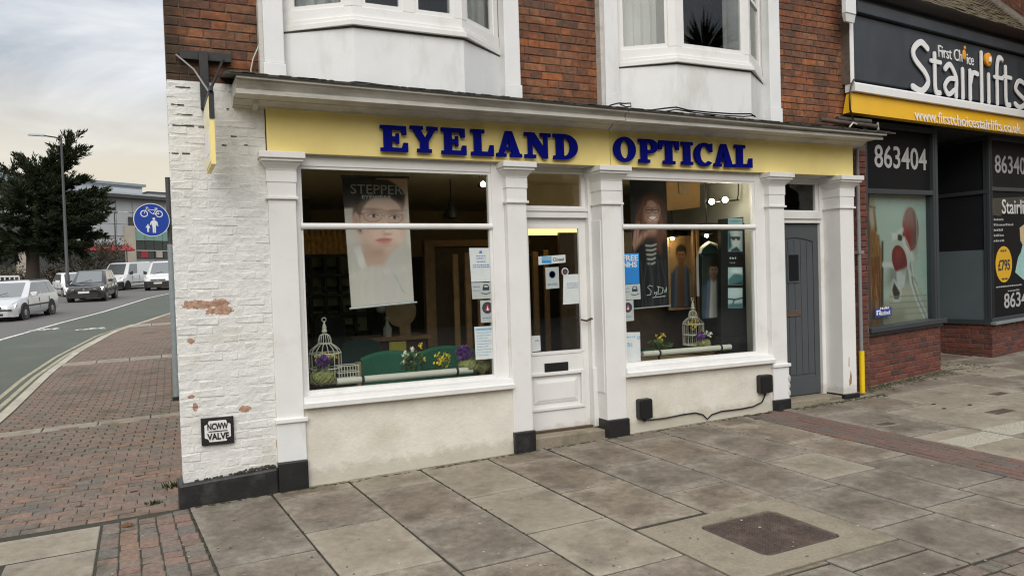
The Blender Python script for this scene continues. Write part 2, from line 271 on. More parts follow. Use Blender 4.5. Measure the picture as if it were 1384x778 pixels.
M = dict(
    barkdark=None,
    white=mat('white paint', (.79, .785, .77), .5, .035, 3, .12, 70, (.50, .46, .38), .4, 2.2, stain_lo=.56, stain_hi=.75, foot=(.36, .32, .25)),
    white2=mat('weathered white paint', (.78, .79, .79), .55, .05, 2.5, .12, 60, (.45, .42, .36), .5, 2.6, stain_lo=.55, stain_hi=.75, stretch=(1, 1, .35)),
    cream=mat('cream render', (.73, .705, .63), .75, .07, 4, .5, 35, (.50, .45, .34), .6, 1.7, stain_lo=.48, stain_hi=.72, foot=(.33, .29, .20)),
    yellow=mat('yellow sign paint', (.96, .80, .32), .5, .03, 3, .04, 80, (.80, .58, .17), .35, .9, spec=.25),
    navy=mat('blue letter enamel', (.003, .006, .185), .5, .1, 6, spec=.04),
    black=mat('black plinth paint', (.015, .015, .016), .45, .25, 8, .35, 35, (.10, .095, .085), .5, 4, stain_lo=.55, stain_hi=.8),
    blackp=mat('black plastic', (.012, .012, .012), .4, .1, 9),
    iron=mat('black iron', (.02, .02, .021), .55, .3, 30, .3, 60),
    brick=mat('red brick', None, .9, .30, 20, .9, 100, (.065, .048, .036), .75, 3.0, ramp=BR, stain_lo=.46, stain_hi=.72, soot=True, grain=.25, spec=.2),
    brickstuff=mat('red brick joined', None, .85, .28, 22, .7, 120, (.055, .045, .035), .65, 3.4, ramp=BR, island=True, stain_lo=.50, stain_hi=.74),
    brick2=mat('dark red brick', None, .8, .25, 25, .6, 120, (.06, .07, .03), .55, 2.2, ramp=[(.12, .038, .028), (.17, .050, .034), (.095, .034, .027), (.20, .062, .038), (.14, .044, .031), (.075, .036, .032)], stain_lo=.55, stain_hi=.75),
    mortar=mat('lime mortar', (.135, .10, .075), .9, .3, 12, .6, 80, (.05, .045, .04), .6, 3),
    mortar2=mat('grey mortar', (.13, .11, .095), .9, .25, 12, .5, 80),
    cornice=mat('stained grey white paint', (.58, .56, .515), .6, .1, 4, .15, 60, (.24, .22, .18), .6, 1.8, stretch=(1, 1, 4)),
    lead=mat('dark lead sheet', (.055, .053, .045), .7, .3, 10, .4, 40, (.05, .06, .025), .5, 3),
    slab=mat('concrete paving slab', None, .85, .22, 17, .8, 110, (.125, .103, .080), .85, 3.1, rand=.16, stain_lo=.46, stain_hi=.68, grain=.36, rim=(.64, .59, .545), ramp=[(.305, .258, .200), (.262, .230, .188), (.32, .275, .212), (.248, .218, .18), (.285, .25, .202), (.275, .227, .172)]),
    slab2=mat('pale stone slab', (.315, .275, .215), .85, .16, 14, .6, 110, (.18, .155, .12), .8, 3, rand=.08, grain=.2, rim=(.82, .80, .76)),
    pebble=mat('exposed aggregate slab', (.40, .37, .30), .9, .5, 70, .9, 90),
    conc=mat('sandy concrete', (.285, .245, .18), .9, .16, 40, .6, 160, (.17, .145, .105), .8, 3, grain=.25),
    paver=mat('block paver', None, .9, .26, 30, .8, 110, (.10, .088, .066), .8, 2.6, grain=.3, spec=.2, ramp=[(.19, .152, .123), (.235, .16, .125), (.17, .15, .127), (.27, .175, .13), (.155, .143, .128), (.22, .18, .143), (.225, .148, .122), (.19, .165, .135)]),
    paverstuff=mat('block paver joined', None, .9, .26, 30, .8, 110, (.115, .10, .072), .8, 1.4, grain=.25, spec=.2, island=True, ramp=[(.19, .152, .122), (.23, .155, .122), (.175, .155, .125), (.25, .17, .13), (.165, .148, .125), (.22, .18, .14), (.225, .147, .12), (.19, .165, .13)]),
    bandpaver=mat('red grey block paver', None, .85, .2, 30, .6, 130, (.10, .09, .07), .6, 3, ramp=[(.165, .095, .075), (.13, .11, .095), (.19, .10, .075), (.115, .10, .09), (.175, .10, .08), (.14, .11, .09)]),
    joint=mat('dirt joint', (.040, .036, .027), .95, .3, 20, .5, 60, (.035, .042, .015), .6, 4),
    asphalt=mat('asphalt', (.125, .118, .112), .85, .12, 40, .4, 150, (.16, .15, .14), .5, .5),
    green=mat('worn green cycle lane', (.078, .088, .068), .85, .14, 30, .4, 150, (.11, .112, .10), .7, .6),
    kerb=mat('pale kerb stone', (.42, .38, .30), .85, .15, 12, .3, 90, (.25, .22, .16), .6, 2, rand=.12),
    roadwhite=mat('worn road paint', (.64, .62, .57), .8, .15, 15, .2, 100, (.16, .15, .14), .8, 6),
    rust=mat('rusted iron cover', (.075, .052, .042), .75, .35, 30, .8, 100, (.17, .12, .09), .7, 5),
    greydoor=mat('grey door paint', (.070, .079, .088), .45, .06, 5, .06, 60),
    anthra=mat('anthracite paint', (.040, .047, .054), .45, .06, 4, .05, 60),
    signdark=mat('dark slate sign board', (.045, .052, .061), .5, .12, 4, .05, 60, (.066, .076, .088), .6, 1.5, spec=.3, stretch=(1, 1, .3)),
    signblack=mat('black window vinyl', (.013, .013, .014), .5, .1, 5, spec=.06),
    amber=mat('amber sign paint', (.78, .44, .012), .45, .05, 3),
    lettwhite=mat('white lettering', (.82, .82, .82), .4, .03, 8),
    lettgrey=mat('grey lettering', (.45, .45, .45), .5, .05, 8),
    orange=mat('orange dot', (.80, .36, .04), .4, .05, 8),
    paper=mat('white paper', (.62, .66, .66), .7, .05, 12), paperg=mat('grey paper', (.42, .46, .44), .7, .08, 14),
    blue=mat('sky blue print', (.02, .27, .68), .5, .06, 8), blueprint=mat('pale blue print', (.22, .44, .60), .6, .1, 12), ink=mat('ink', (.03, .04, .06), .6, .1, 10), inkb=mat('blue ink', (.10, .22, .42), .6, .1, 10),
    teal=mat('teal print', (.35, .60, .57), .5, .1, 9),
    signblue=mat('traffic sign blue', (.006, .05, .36), .35, .06, 6), signwhite=mat('traffic sign white', (.75, .77, .78), .4, .04, 8),
    galv=mat('galvanised grey steel', (.27, .31, .33), .45, .12, 14, .05, 50, metal=.3),
    pipegrey=mat('grey plastic pipe', (.24, .24, .24), .45, .1, 10), pipeyellow=mat('yellow pipe sleeve', (.85, .60, .01), .4, .06, 8),
    brass=mat('worn brass', (.15, .11, .07), .35, .2, 20, metal=.8), chrome=mat('grey metal', (.5, .5, .5), .3, .1, 15, metal=.9),
    wood=mat('brown wood', (.33, .20, .095), .5, .25, 8, .1, 60, stretch=(1, 6, 6)), woodl=mat('light brown wood', (.33, .23, .13), .5, .2, 9), wooddark=mat('dark wood', (.085, .052, .030), .5, .25, 8),
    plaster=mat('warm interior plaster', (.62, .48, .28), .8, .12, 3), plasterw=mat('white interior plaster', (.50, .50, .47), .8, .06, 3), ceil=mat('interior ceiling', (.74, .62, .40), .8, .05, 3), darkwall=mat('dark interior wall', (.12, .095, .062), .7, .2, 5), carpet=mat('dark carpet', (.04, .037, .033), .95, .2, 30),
    fabric=mat('green chair fabric', (.006, .10, .055), .8, .15, 40, .2, 200), fabdark=mat('dark green fabric', (.006, .045, .035), .8, .15, 40, .2, 200), blackfab=mat('black chair fabric', (.012, .012, .012), .8, .2, 30),
    cagewire=mat('white wire', (.58, .55, .47), .5, .05, 20), purple=mat('purple petals', (.13, .03, .22), .7, .3, 60), yellowp=mat('yellow petals', (.75, .55, .03), .7, .2, 60), whitep=mat('white petals', (.75, .74, .62), .7, .1, 60), leafg=mat('plant green', (.05, .11, .025), .7, .3, 50), nest=mat('pale dry moss', (.30, .30, .11), .9, .35, 60, .9, 80),
    tube=mat('cream tube', (.66, .62, .54), .5, .05, 10), curtain=mat('grey curtain', (.42, .40, .40), .85, .1, 6),
    print=mat('printed picture', None, .45, 0, 1, vcol=True, spec=.35),
    glass=glass_mat('window glass'), darkglass=mat('dark shop glass', (.018, .019, .021), .06, .1, 3, spec=.4), frost=mat('frosted film', (.10, .125, .135), .35, .06, 3),
    leaf=mat('dark conifer foliage', None, .9, .3, 3, spec=.2, ramp=[(.018, .027, .012), (.027, .038, .016), (.013, .019, .009), (.034, .043, .018)], island=True),
    bark=mat('bark', (.045, .035, .026), .9, .3, 20, .8, 40), twig=mat('bare twigs', (.10, .07, .055), .9, .3, 9), shrubleaf=mat('shrub leaves', None, .8, .2, 3, island=True, ramp=[(.05, .05, .02), (.09, .07, .035), (.035, .042, .02), (.11, .075, .05)]),
    moss=mat('moss and weeds', (.045, .055, .016), .9, .35, 40, .8, 60), deadleaf=mat('dead leaf', (.12, .055, .02), .8, .3, 50),
    cladding=mat('pale grey cladding', (.40, .42, .44), .5, .06, .4), clad2=mat('silver roof cladding', (.42, .45, .49), .4, .05, .3), stonebg=mat('beige stone cladding', (.40, .36, .30), .7, .1, .8), gglass=mat('green spandrel glass', (.16, .30, .27), .15, .1, .6), bgglass=mat('far dark glazing', (.035, .042, .045), .1, .3, .8), bgdark=mat('far dark steel', (.05, .052, .055), .5, .1, 1),
    red=mat('red canvas', (.34, .025, .03), .7, .12, 3), tyre=mat('tyre rubber', (.012, .012, .012), .8, .1, 30), rim=mat('alloy', (.35, .36, .37), .3, .1, 12, metal=.7), carglass=mat('car window glass', (.13, .14, .145), .04, 0, 1, spec=1., coat=.8),
    silver=mat('silver car paint', (.60, .61, .62), .3, .03, 3, metal=.25, coat=.5), darkcar=mat('dark brown car paint', (.016, .014, .014), .22, .03, 3, coat=.6), whitecar=mat('white van paint', (.68, .69, .70), .35, .03, 3, coat=.3), trim=mat('black car trim', (.018, .018, .019), .55, .1, 12), plate=mat('number plate', (.66, .66, .62), .5, .04, 20), lampglass=mat('lamp lens', (.55, .57, .58), .12, .05, 20, metal=.4), hivis=mat('yellow marking', (.75, .66, .12), .5, .1, 8),
    tile=mat('mossy clay roof tile', None, .9, .3, 18, .7, 90, (.10, .10, .03), .75, 2.6, ramp=[(.085, .06, .035), (.11, .075, .045), (.065, .05, .035), (.13, .085, .05)], stain_lo=.45, stain_hi=.65),
    whitebrick=None, lampon=emit('lit headlamp', (1, .93, .75), 2.2), bulb=emit('lit spot bulb', (1, .88, .66), 75), stripl=emit('lit ceiling strip', (1, .68, .26), 1.5), downl=emit('small warm downlight', (1, .72, .36), 120.),
)
# ------------------------------------------------------------------ painted brick: white masonry paint flaked off at given spots
def flaked(name, spots):
    Mt = mat(name, (.74, .735, .71), .6, .08, 10, .9, 28, (.47, .42, .30), .45, 2.0, stain_lo=.54, stain_hi=.74, foot=(.25, .22, .12)); t = Mt.node_tree; N = t.nodes; Lk = t.links.new
    b = N['Principled BSDF']; src = b.inputs['Base Color'].links[0].from_socket; geo = N.new('ShaderNodeNewGeometry')
    nz = N.new('ShaderNodeTexNoise'); nz.inputs['Scale'].default_value = 19; nz.inputs['Detail'].default_value = 6; nz.inputs['Roughness'].default_value = .7; Lk(geo.outputs['Position'], nz.inputs['Vector'])
    acc = None
    for (x, z, rx, rz, br) in spots:
        s = N.new('ShaderNodeVectorMath'); s.operation = 'SUBTRACT'; Lk(geo.outputs['Position'], s.inputs[0]); s.inputs[1].default_value = (x, 0, z)
        q = N.new('ShaderNodeVectorMath'); q.operation = 'MULTIPLY'; Lk(s.outputs[0], q.inputs[0]); q.inputs[1].default_value = (1/rx, 0, 1/rz)
        l = N.new('ShaderNodeVectorMath'); l.operation = 'LENGTH'; Lk(q.outputs[0], l.inputs[0])
        a = N.new('ShaderNodeMath'); a.operation = 'MULTIPLY_ADD'; Lk(nz.outputs[0], a.inputs[0]); a.inputs[1].default_value = 1.7; Lk(l.outputs['Value'], a.inputs[2])
        if acc is None: acc = a.outputs[0]
        else:
            mn = N.new('ShaderNodeMath'); mn.operation = 'MINIMUM'; Lk(acc, mn.inputs[0]); Lk(a.outputs[0], mn.inputs[1]); acc = mn.outputs[0]
    r = N.new('ShaderNodeMath'); r.operation = 'LESS_THAN'; Lk(acc, r.inputs[0]); r.inputs[1].default_value = 1.72
    x = N.new('ShaderNodeMix'); x.data_type = 'RGBA'; Lk(r.outputs[0], x.inputs[0]); Lk(src, x.inputs[6])
    n2 = N.new('ShaderNodeTexNoise'); n2.inputs['Scale'].default_value = 30; Lk(geo.outputs['Position'], n2.inputs['Vector'])
    c = N.new('ShaderNodeValToRGB'); c.color_ramp.elements[0].position = .35; c.color_ramp.elements[0].color = (.34, .19, .13, 1); c.color_ramp.elements[1].position = .7; c.color_ramp.elements[1].color = (.54, .36, .26, 1)
    Lk(n2.outputs[0], c.inputs[0]); Lk(c.outputs[0], x.inputs[7]); Lk(x.outputs[2], b.inputs['Base Color']); return Mt
def fp(px, py, n=0): return FA.pix(px, py, n)
spots = []
for px, py, rw, rh in ((264, 411, 14, 4.6), (277, 412, 8, 4.6), (296, 409.8, 11, 5.2), (298, 419.8, 14, 5), (258, 461, 5, 4.5), (331, 552, 8, 5), (264, 550, 3.5, 7.5), (259, 536, 4, 2.5), (376, 600, 2.5, 8)):
    u, v = fp(px, py, -.02); k_ = 1.15 if 405 < py < 425 else .92; spots.append((u, v, rw/135*k_, rh/135*k_, 1))
M['whitebrick'] = flaked('flaking white painted brick', spots)
M['whitemortar'] = mat('painted mortar joints', (.67, .66, .62), .8, .10, 14, .5, 60, (.20, .18, .14), .8, 4.5, stain_lo=.55, stain_hi=.75)

# ------------------------------------------------------------------ bricks
def brick_mesh(name, Lb, H, D, ch, seed):
    r = random.Random(seed); j = lambda a: r.uniform(-a, a)*1.5
    V = []
    for (x, z) in ((0, 0), (Lb, 0), (Lb, H), (0, H)): V.append((x, -D, z))
    for (x, z) in ((0, 0), (Lb, 0), (Lb, H), (0, H)): V.append((x+j(ch*.4), -ch, z+j(ch*.4)))
    for (x, z) in ((ch, ch), (Lb-ch, ch), (Lb-ch, H-ch), (ch, H-ch)): V.append((x+j(ch*.5), j(ch*.3), z+j(ch*.5)))
    F = [(8, 9, 10, 11)]
    for i in range(4): k = (i+1) % 4; F += [(i, k, 4+k, 4+i), (4+i, 4+k, 8+k, 8+i)]
    me = bpy.data.meshes.new(name); me.from_pydata(V, [], F); me.update(); return me
BM = {}
def brick_variants(key, L_, H, D, ch, mt):
    if (key, mt.name) not in BM:
        a = []
        for i in range(4):
            me = brick_mesh('brick', L_, H, D, ch, i*13+len(BM)*7); me.materials.append(mt); a.append(me)
        BM[(key, mt.name)] = a
    return BM[(key, mt.name)]
def lay(fr, u0, u1, v0, v1, mt, parent, Ls=.235, gap=.011, course=.078, proud=.012, ch=.006, n=0, cut=None, slope=0., jit=.002, off=0, limit=999, stuffmat=None):
    """bricks in Flemish bond over a rectangle of a frame, each one an object; base follows v0+slope*u"""
    Lh = (Ls-gap)/2; k = 0; row = 0; v = v0; extra = B(fr)
    var = {'s': brick_variants(f's{Ls}{course}{ch}', Ls, course-gap, .05, ch, mt), 'h': brick_variants(f'h{Ls}{course}{ch}', Lh, course-gap, .05, ch, mt)}
    while v < v1-.02:
        u = u0 - Ls*.35 - ((Ls+Lh+2*gap)*.5 if (row+off) % 2 else 0) + random.uniform(-.015, .015); i = 0
        while u < u1:
            t = 's' if i % 2 == 0 else 'h'; le = Ls if t == 's' else Lh
            a, b_ = max(u, u0), min(u+le, u1); top = min(v+course-gap, v1)
            if b_-a > .02 and not (cut and cut((a+b_)/2, v+course/2)):
                vv = v + slope*(a-u0); nn = n+proud+random.uniform(-jit, jit)
                if k < limit:
                    me = random.choice(var[t]); o = bpy.data.objects.new('brick', me); COL.objects.link(o); o.parent = parent
                    sxx = (b_-a)/le; szz = (top-v)/(course-gap); m4 = fr.m4(a, vv, nn) @ Matrix.Diagonal((sxx, -1, szz, 1)) if False else fr.m4(a, vv, nn)
                    o.matrix_parent_inverse = WM.get(parent.name, Matrix()).inverted(); o.matrix_basis = m4 @ Matrix.Diagonal((sxx, 1, szz, 1)); k += 1
                else: extra.box(a, b_, vv, vv+top-v, nn-.05, nn)
            u += le+gap; i += 1
        v += course; row += 1
    if extra.V: extra.o('brickwork', stuffmat or mt, parent, kind='stuff')
    return k

# ================================================================== the optician's building
SH = thing('optician_shop', 'old corner shop with white pilasters, two display windows and red brick with bays above', 'shop', (4, .3, 0))
P1, P2, P3, P4, P5 = (.96, 1.19), (3.20, 3.41), (4.28, 4.52), (6.56, 6.79), (7.70, 7.93)
def base(x): return gz(x, 0)
ZT = 2.85                                     # underside of the fascia board
# -- left white brick pier and red brick above
pw = B(FA).box(.21, .96, -.2, 3.41, -.30, -.035).o('painted_wall', M['whitebrick'], SH)
B().hexa([(.213, .06, -.3), (.4, .06, -.3), (1.05, 9.5, .1), (.78, 9.5, .1), (.208, .06, 3.41), (.4, .06, 3.41), (1.05, 9.5, 3.41), (.78, 9.5, 3.41)]).o('side_wall', M['whitemortar'], SH)
lay(FA, .205, .958, .14, 3.40, M['whitebrick'], pw, n=-.035, proud=.0022, ch=.010, gap=.004, jit=.0015, course=.0745)
# -- upper red brick wall, with the bays' openings
rw = B(FA).box(.215, 8.03, 3.36, 6.6, -.40, -.095).o('brick_wall', M['mortar'], SH)
B().hexa([(.217, .12, 3.41), (.5, .12, 3.41), (1.05, 9.5, 3.41), (.80, 9.5, 3.41), (.217, .12, 6.6), (.5, .12, 6.6), (1.05, 9.5, 6.6), (.80, 9.5, 6.6)]).o('side_wall', M['mortar'], SH)
for (a, b_, top, sd) in ((.212, .985, 4.45, 1), (3.385, 4.345, 4.62, 2), (6.76, 8.03, 5.15, 3)):
    lay(FA, a, b_, 3.40, top, M['brick'], rw, n=-.095, off=sd, gap=.009, proud=.010)
    lay(FA, a, b_, top + ((3.4-top) % .078), 6.58, M['brick'], rw, n=-.095, off=sd, limit=0, stuffmat=M['brickstuff'])
B(FA).box(1.4, 3.2, 6.58, 6.75, -.5, .1).o('eaves', M['white2'], SH)
B().hexa([(.1, -.25, 6.6), (8.1, -.25, 6.6), (8.1, 9.5, 6.6), (.6, 9.5, 6.6), (.1, -.25, 6.7), (8.1, -.25, 6.7), (8.1, 4.5, 9.), (1., 4.5, 9.)]).o('roof', M['tile'], SH)
B().box(7.9, 8.03, .4, 9.5, 0, 6.6).o('party_wall', M['mortar'], SH)
B().box(.9, 8.0, 9.3, 9.5, 0, 6.6).o('back_wall', M['mortar'], SH)
# -- bay windows
def bay(xa, xb, sashes):
    Yw, Yb, c = -.08, .30, .535
    r = None
    def jambs():
        B(FA).box(xa-.165, xa+.0, 3.60, 5.75, -.12, .035).o('jamb', M['white2'], r, bev=.006); B(FA).box(xb, xb+.165, 3.60, 5.75, -.12, .035).o('jamb', M['white2'], r, bev=.006); B(FA).box(xa-.20, xa-.166, 3.36, 5.75, -.09, .0).o('jamb_strip', M['cornice'], r)
        B(FA).box(xa-.175, xa+.01, 3.34, 3.598, -.1, .045).o('jamb_block', M['white2'], r, bev=.005); B(FA).box(xb-.01, xb+.175, 3.34, 3.598, -.1, .045).o('jamb_block', M['white2'], r, bev=.005)
    outl = [(xa, Yw), (xa+c, Yb), (xb-c, Yb), (xb, Yw)]
    def band(name, v0, v1, d0, d1, mt, bev=.004):        # a moulding that runs round the three sides
        b = B(FA); k = 4; e = lambda d: [(xa-d*.2, Yw), (xa+c-d*.41, Yb+d), (xb-c+d*.41, Yb+d), (xb+d*.2, Yw)]
        o_, i_ = e(d1), e(d0); P = []
        for v in (v0, v1):
            for s in (o_, i_): P += [(u, v, n) for u, n in s]
        i = b.pts(P)
        for q in range(3): b.F += [(i+q, i+q+1, i+8+q+1, i+8+q), (i+4+q+1, i+4+q, i+12+q, i+12+q+1), (i+q+1, i+q, i+4+q, i+4+q+1), (i+8+q, i+8+q+1, i+12+q+1, i+12+q)]
        b.F += [(i, i+8, i+12, i+4), (i+3, i+7, i+15, i+11)]
        return b.o(name, mt, r or SH, bev=bev)
    r = band('bay_window', 3.37, 3.90, -.05, 0, M['white2'], 0); jambs()
    band('sill_shade', 3.886, 3.90, -.05, .010, M['lead'], 0); band('sill', 3.90, 3.945, -.09, .042, M['white']); band('sill', 3.945, 3.985, -.09, .015, M['white'])  # thin dark band stands in for the shade line below the sill
    band('bottom_rail', 3.985, 4.075, -.07, -.012, M['white']); band('head', 5.45, 5.62, -.1, .02, M['white']); band('cornice', 5.62, 5.72, -.1, .08, M['white'])
    b = B(FA)
    for q in range(3):
        (u0, n0), (u1, n1) = outl[q], outl[q+1]; d = Vector((u1-u0, n1-n0)); le = d.length; d /= le; fr = Fr(FA.w(u0, 0, n0), FA.w(u1, 0, n1)-FA.w(u0, 0, n0))
        ends = [(.0, .085), (le-.085, le)]
        if q == 1: ends += sashes(le)
        for a, e in ends: B(fr).box(a, e, 4.075, 5.45, -.06, -.01 - .002*(q == 1)).o('mullion', M['white'], r, bev=.005)
        xs = sorted(ends); 
        for (a, e), (a2, e2) in zip(xs[:-1], xs[1:]):
            if a2-e < .03: continue
            B(fr).box(e, a2, 4.075, 5.45, -.042, -.036).o('pane', M['glass'], r)
            B(fr).box(e, a2, 4.075, 4.115, -.05, -.02).box(e, e+.03, 4.115, 5.45, -.05, -.02).box(a2-.03, a2, 4.115, 5.45, -.05, -.02).box(e+.03, a2-.03, 4.72, 4.76, -.05, -.02).o('sash_frame', M['white'], r)
    # room behind
    cu = B(FA)
    def drape(u0, u1, n):
        k = int((u1-u0)/.03); pr = [(u0+(u1-u0)*i/k, n + .025*math.sin(i*1.7)) for i in range(k+1)]
        b = B(FA); i = b.pts([(u, 4.0, nn) for u, nn in pr] + [(u, 5.5, nn) for u, nn in pr] + [(u, 4.0, nn-.012) for u, nn in pr] + [(u, 5.5, nn-.012) for u, nn in pr]); q = k+1
        for j in range(k): b.F += [(i+j, i+j+1, i+q+j+1, i+q+j), (i+2*q+j+1, i+2*q+j, i+3*q+j, i+3*q+j+1)]
        b.o('curtain', M['curtain'], r, smooth=60)
    drape(xa+.15, xa+.62, -.16); drape(xb-.5, xb-.1, -.16)
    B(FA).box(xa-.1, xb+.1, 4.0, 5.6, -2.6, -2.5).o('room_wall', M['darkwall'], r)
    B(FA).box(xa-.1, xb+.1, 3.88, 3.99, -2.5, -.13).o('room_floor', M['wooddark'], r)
    B(FA).prism([(xa+.02, 0), (xa+c+.02, 1), (xb-c-.02, 1), (xb-.02, 0)], 0, .001) if False else B(W0).loft([[(xa+.2, -Yw+.1, z), (xa+.2, -Yw, z), (xa+c+.05, -Yb+.06, z), (xb-c-.05, -Yb+.06, z), (xb-.2, -Yw, z), (xb-.2, -Yw+.1, z)] for z in (3.86, 3.90)]).o('bay_floor', M['wooddark'], r)
    B(FA).box(xa-.16, xb+.16, 5.76, 5.80, -.1, .36).o('bay_roof', M['lead'], r)
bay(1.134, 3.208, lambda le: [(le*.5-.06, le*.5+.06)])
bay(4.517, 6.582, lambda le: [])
# the wall's opening behind each bay is dark room space: the wall is cut there
rw.data.clear_geometry(); bb = B(FA)
for a, c_ in ((.215, 1.15), (3.19, 4.53), (6.57, 8.03)): bb.box(a, c_, 3.36, 6.6, -.40, -.095)
for a, c_ in ((1.15, 3.19), (4.53, 6.57)): bb.box(a, c_, 5.6, 6.6, -.40, -.095).box(a, c_, 3.36, 3.86, -.40, -.095)
tmp = bb.me('wall'); bpy.context.view_layer.update()
import bmesh
bm = bmesh.new(); bm.from_mesh(tmp); bmesh.ops.recalc_face_normals(bm, faces=bm.faces); bm.to_mesh(rw.data); bm.free(); bpy.data.meshes.remove(tmp)
if not rw.data.materials: rw.data.materials.append(M['mortar'])
# -- cornice (two lengths that meet over the door) and its lead top
def corn(u0, u1, t0, t1, dz):
    def pr(t): return [(3.222+dz, -.03), (3.222+dz, .02), (3.232+dz, .024), (3.232+dz, .044), (3.242+dz, .058), (3.254+dz, .078), (3.262+dz, .098), (3.270+dz, .102), (3.270+dz, .295), (3.254+dz, .298), (3.254+dz, .338), (3.284+dz, .338), (3.286+dz, .318), (3.296+dz, .318), (3.303+dz, .326), (3.318+dz, .336), (3.332+dz, .354), ((3.332+t-.022)/2+dz, .362), (t-.022, .368), (t-.022, .392), (t, .392), (t, -.09), (3.222+dz, -.09)]
    return B(FA).extr(pr(t0), u0, u1, pr(t1)).o('cornice', M['cornice'], SH, smooth=30)
corn(.70, 4.372, 3.385, 3.352, 0); corn(4.380, 8.06, 3.352, 3.312, -.004)
B(FA).extr([(3.20, -.02), (3.235, .085), (3.262, .10), (3.262, -.02)], .86, .90).o('cornice_return', M['cornice'], SH)
b = B(FA)
for u0, u1 in ((.62, 2.2), (2.205, 4.37), (4.375, 6.2), (6.205, 8.19)):
    z = lambda u: 3.388 - (u-.6)*.0098
    i = b.hexa([(u0, z(u0)-.004, .41), (u1, z(u1)-.004, .41), (u1, z(u1)+.085, -.10), (u0, z(u0)+.085, -.10), (u0, z(u0)+.014, .412), (u1, z(u1)+.014, .412), (u1, z(u1)+.102, -.10), (u0, z(u0)+.102, -.10)])
b.o('lead_flashing', M['lead'], SH)
mr = B(FA)
for k in range(150):
    u = random.uniform(.62, 8.1); z = 3.388 - (u-.6)*.0098
    mr.ell((u, z+.012, .40), (random.uniform(.02, .09), .010, .02), 6)
mr.o('moss', M['lead'], SH, kind='stuff')
# -- fascia backing, soffit
B(FA).box(.97, 7.94, ZT, 3.30, -.30, -.031).o('fascia_beam', M['cornice'], SH)
# -- pilasters
def pilaster(x0, x1, ring, black, lz=0):
    zb = base((x0+x1)/2)-.05; dep = -.30; xm0, xm1 = x0, x1
    p = B(FA).box(x0, x1, zb, 2.72, dep, 0).o('pilaster', M['white'], SH, bev=.006)
    c = B(FA)
    prof = [(x0-.025, x1+.025, 2.815, 2.848, .075), (x0-.045, x1+.045, 2.78, 2.816, .095)]
    c.box(x0-.075, x1+.075, 2.795, 2.848, dep+.02, .105); c.box(x0-.06, x1+.06, 2.770, 2.795, dep+.02, .085)
    # ovolo under the abacus
    st = [(2.700, .012), (2.715, .016), (2.735, .032), (2.752, .052), (2.770, .070)]
    c.loft([[(x0-d*.75, v, dep+.02), (x1+d*.75, v, dep+.02), (x1+d*.75, v, d), (x0-d*.75, v, d)] for v, d in st])
    c.o('capital', M['white'], p, bev=.004)
    B(FA).box(x0-.012, x1+.012, 2.60, 2.70, dep+.02, .012).o('neck_block', M['white'], p, bev=.004)
    B(FA).box(x0-.005, x1+.005, 2.475, 2.60, dep+.02, .006).o('neck_block', M['white'], p, bev=.003)
    B(FA).box(x0-.02, x1+.02, 2.455, 2.478, dep+.02, .022).o('necking', M['white'], p, bev=.004)
    if ring: B(FA).box(x0-.015, x1+.03, ring-.018, ring+.022, dep+.02, .03).o('base_moulding', M['white'], p, bev=.008); B(FA).box(x0-.004, x1+.008, black, ring-.018, dep+.02, .010).o('pedestal', M['white2'], p, bev=.004)
    b = B(FA); w_ = .022
    b.box(x0-w_*.3, x1+w_*.6, zb, black, dep+.02, w_+.012); o = b.o('plinth_block', M['black'], p, bev=.010); return p
for a in ((*P1, .555, .205), (*P2, 0, .213), (*P3, 0, .218), (*P4, .605, .208), (*P5, 0, .175)): pilaster(*a)
# worn notches of the pedestal by the grey door show as flaked patches
for (u, v, s) in ((6.80, .44, .03), (6.80, .36, .022), (6.80, .27, .026)): B(FA).ell((u, v, .0), (s, s*1.8, .016), 8).o('flaked_patch', M['cornice'], SH)
u, v = fp(1139, 512, 0.001); B(FA).prism([(7.80, .27), (7.835, .30), (7.84, .38), (7.825, .46), (7.81, .38), (7.795, .33)], .0, .003).o('flaked_patch', M['wood'], SH); B(FA).prism([(7.79, .52), (7.80, .50), (7.805, .62), (7.797, .63)], .0, .003).o('flaked_patch', M['wood'], SH)
# dark open joints in the painted brick near the top
cj = B(FA)
for px, py, l in ((237, 117, 15), (231, 141, 13), (239, 154, 16), (233, 169, 22), (268, 171.5, 6), (232, 207, 7), (246, 207, 8), (306, 147, 2.5), (300, 196, 5), (330, 196, 4), (312, 184, 6)):
    u, v = fp(px, py, -.03); l_ = l/135; k = 5; up_ = [(u+l_*i/k, v+.0015+random.uniform(0, .0045)) for i in range(k+1)]; dn_ = [(u+l_*i/k, v-.0015-random.uniform(0, .0045)) for i in range(k, -1, -1)]; cj.prism(dn_[::-1]+up_[::-1], -.034, -.0285)
cj.o('open_joint', M['iron'], pw, kind='stuff')
# -- black plinth of the pier: proud, sloping top, returns round the corner
b = B(FA); z0 = -.25
b.hexa([(.17, z0, -.3), (.955, z0, -.3), (.955, z0, .035), (.17, z0, .035), (.17, .12, -.3), (.955, .165, -.3), (.955, .165, .02), (.17, .125, .02)])
b.o('plinth', M['black'], SH, bev=.02)
mo = B(FA)
for k in range(75):
    u = .93 - abs(random.gauss(0, .17)) if k < 55 else random.uniform(.3, .93); mo.ell((u, .118+.058*u+random.uniform(-.006, .035)*max(0, u-.3)*(k < 55), random.uniform(-.034, -.026)), (random.uniform(.006, .02), random.uniform(.004, .012), .006), 6)
mo.o('moss', M['lead'], SH, kind='stuff')
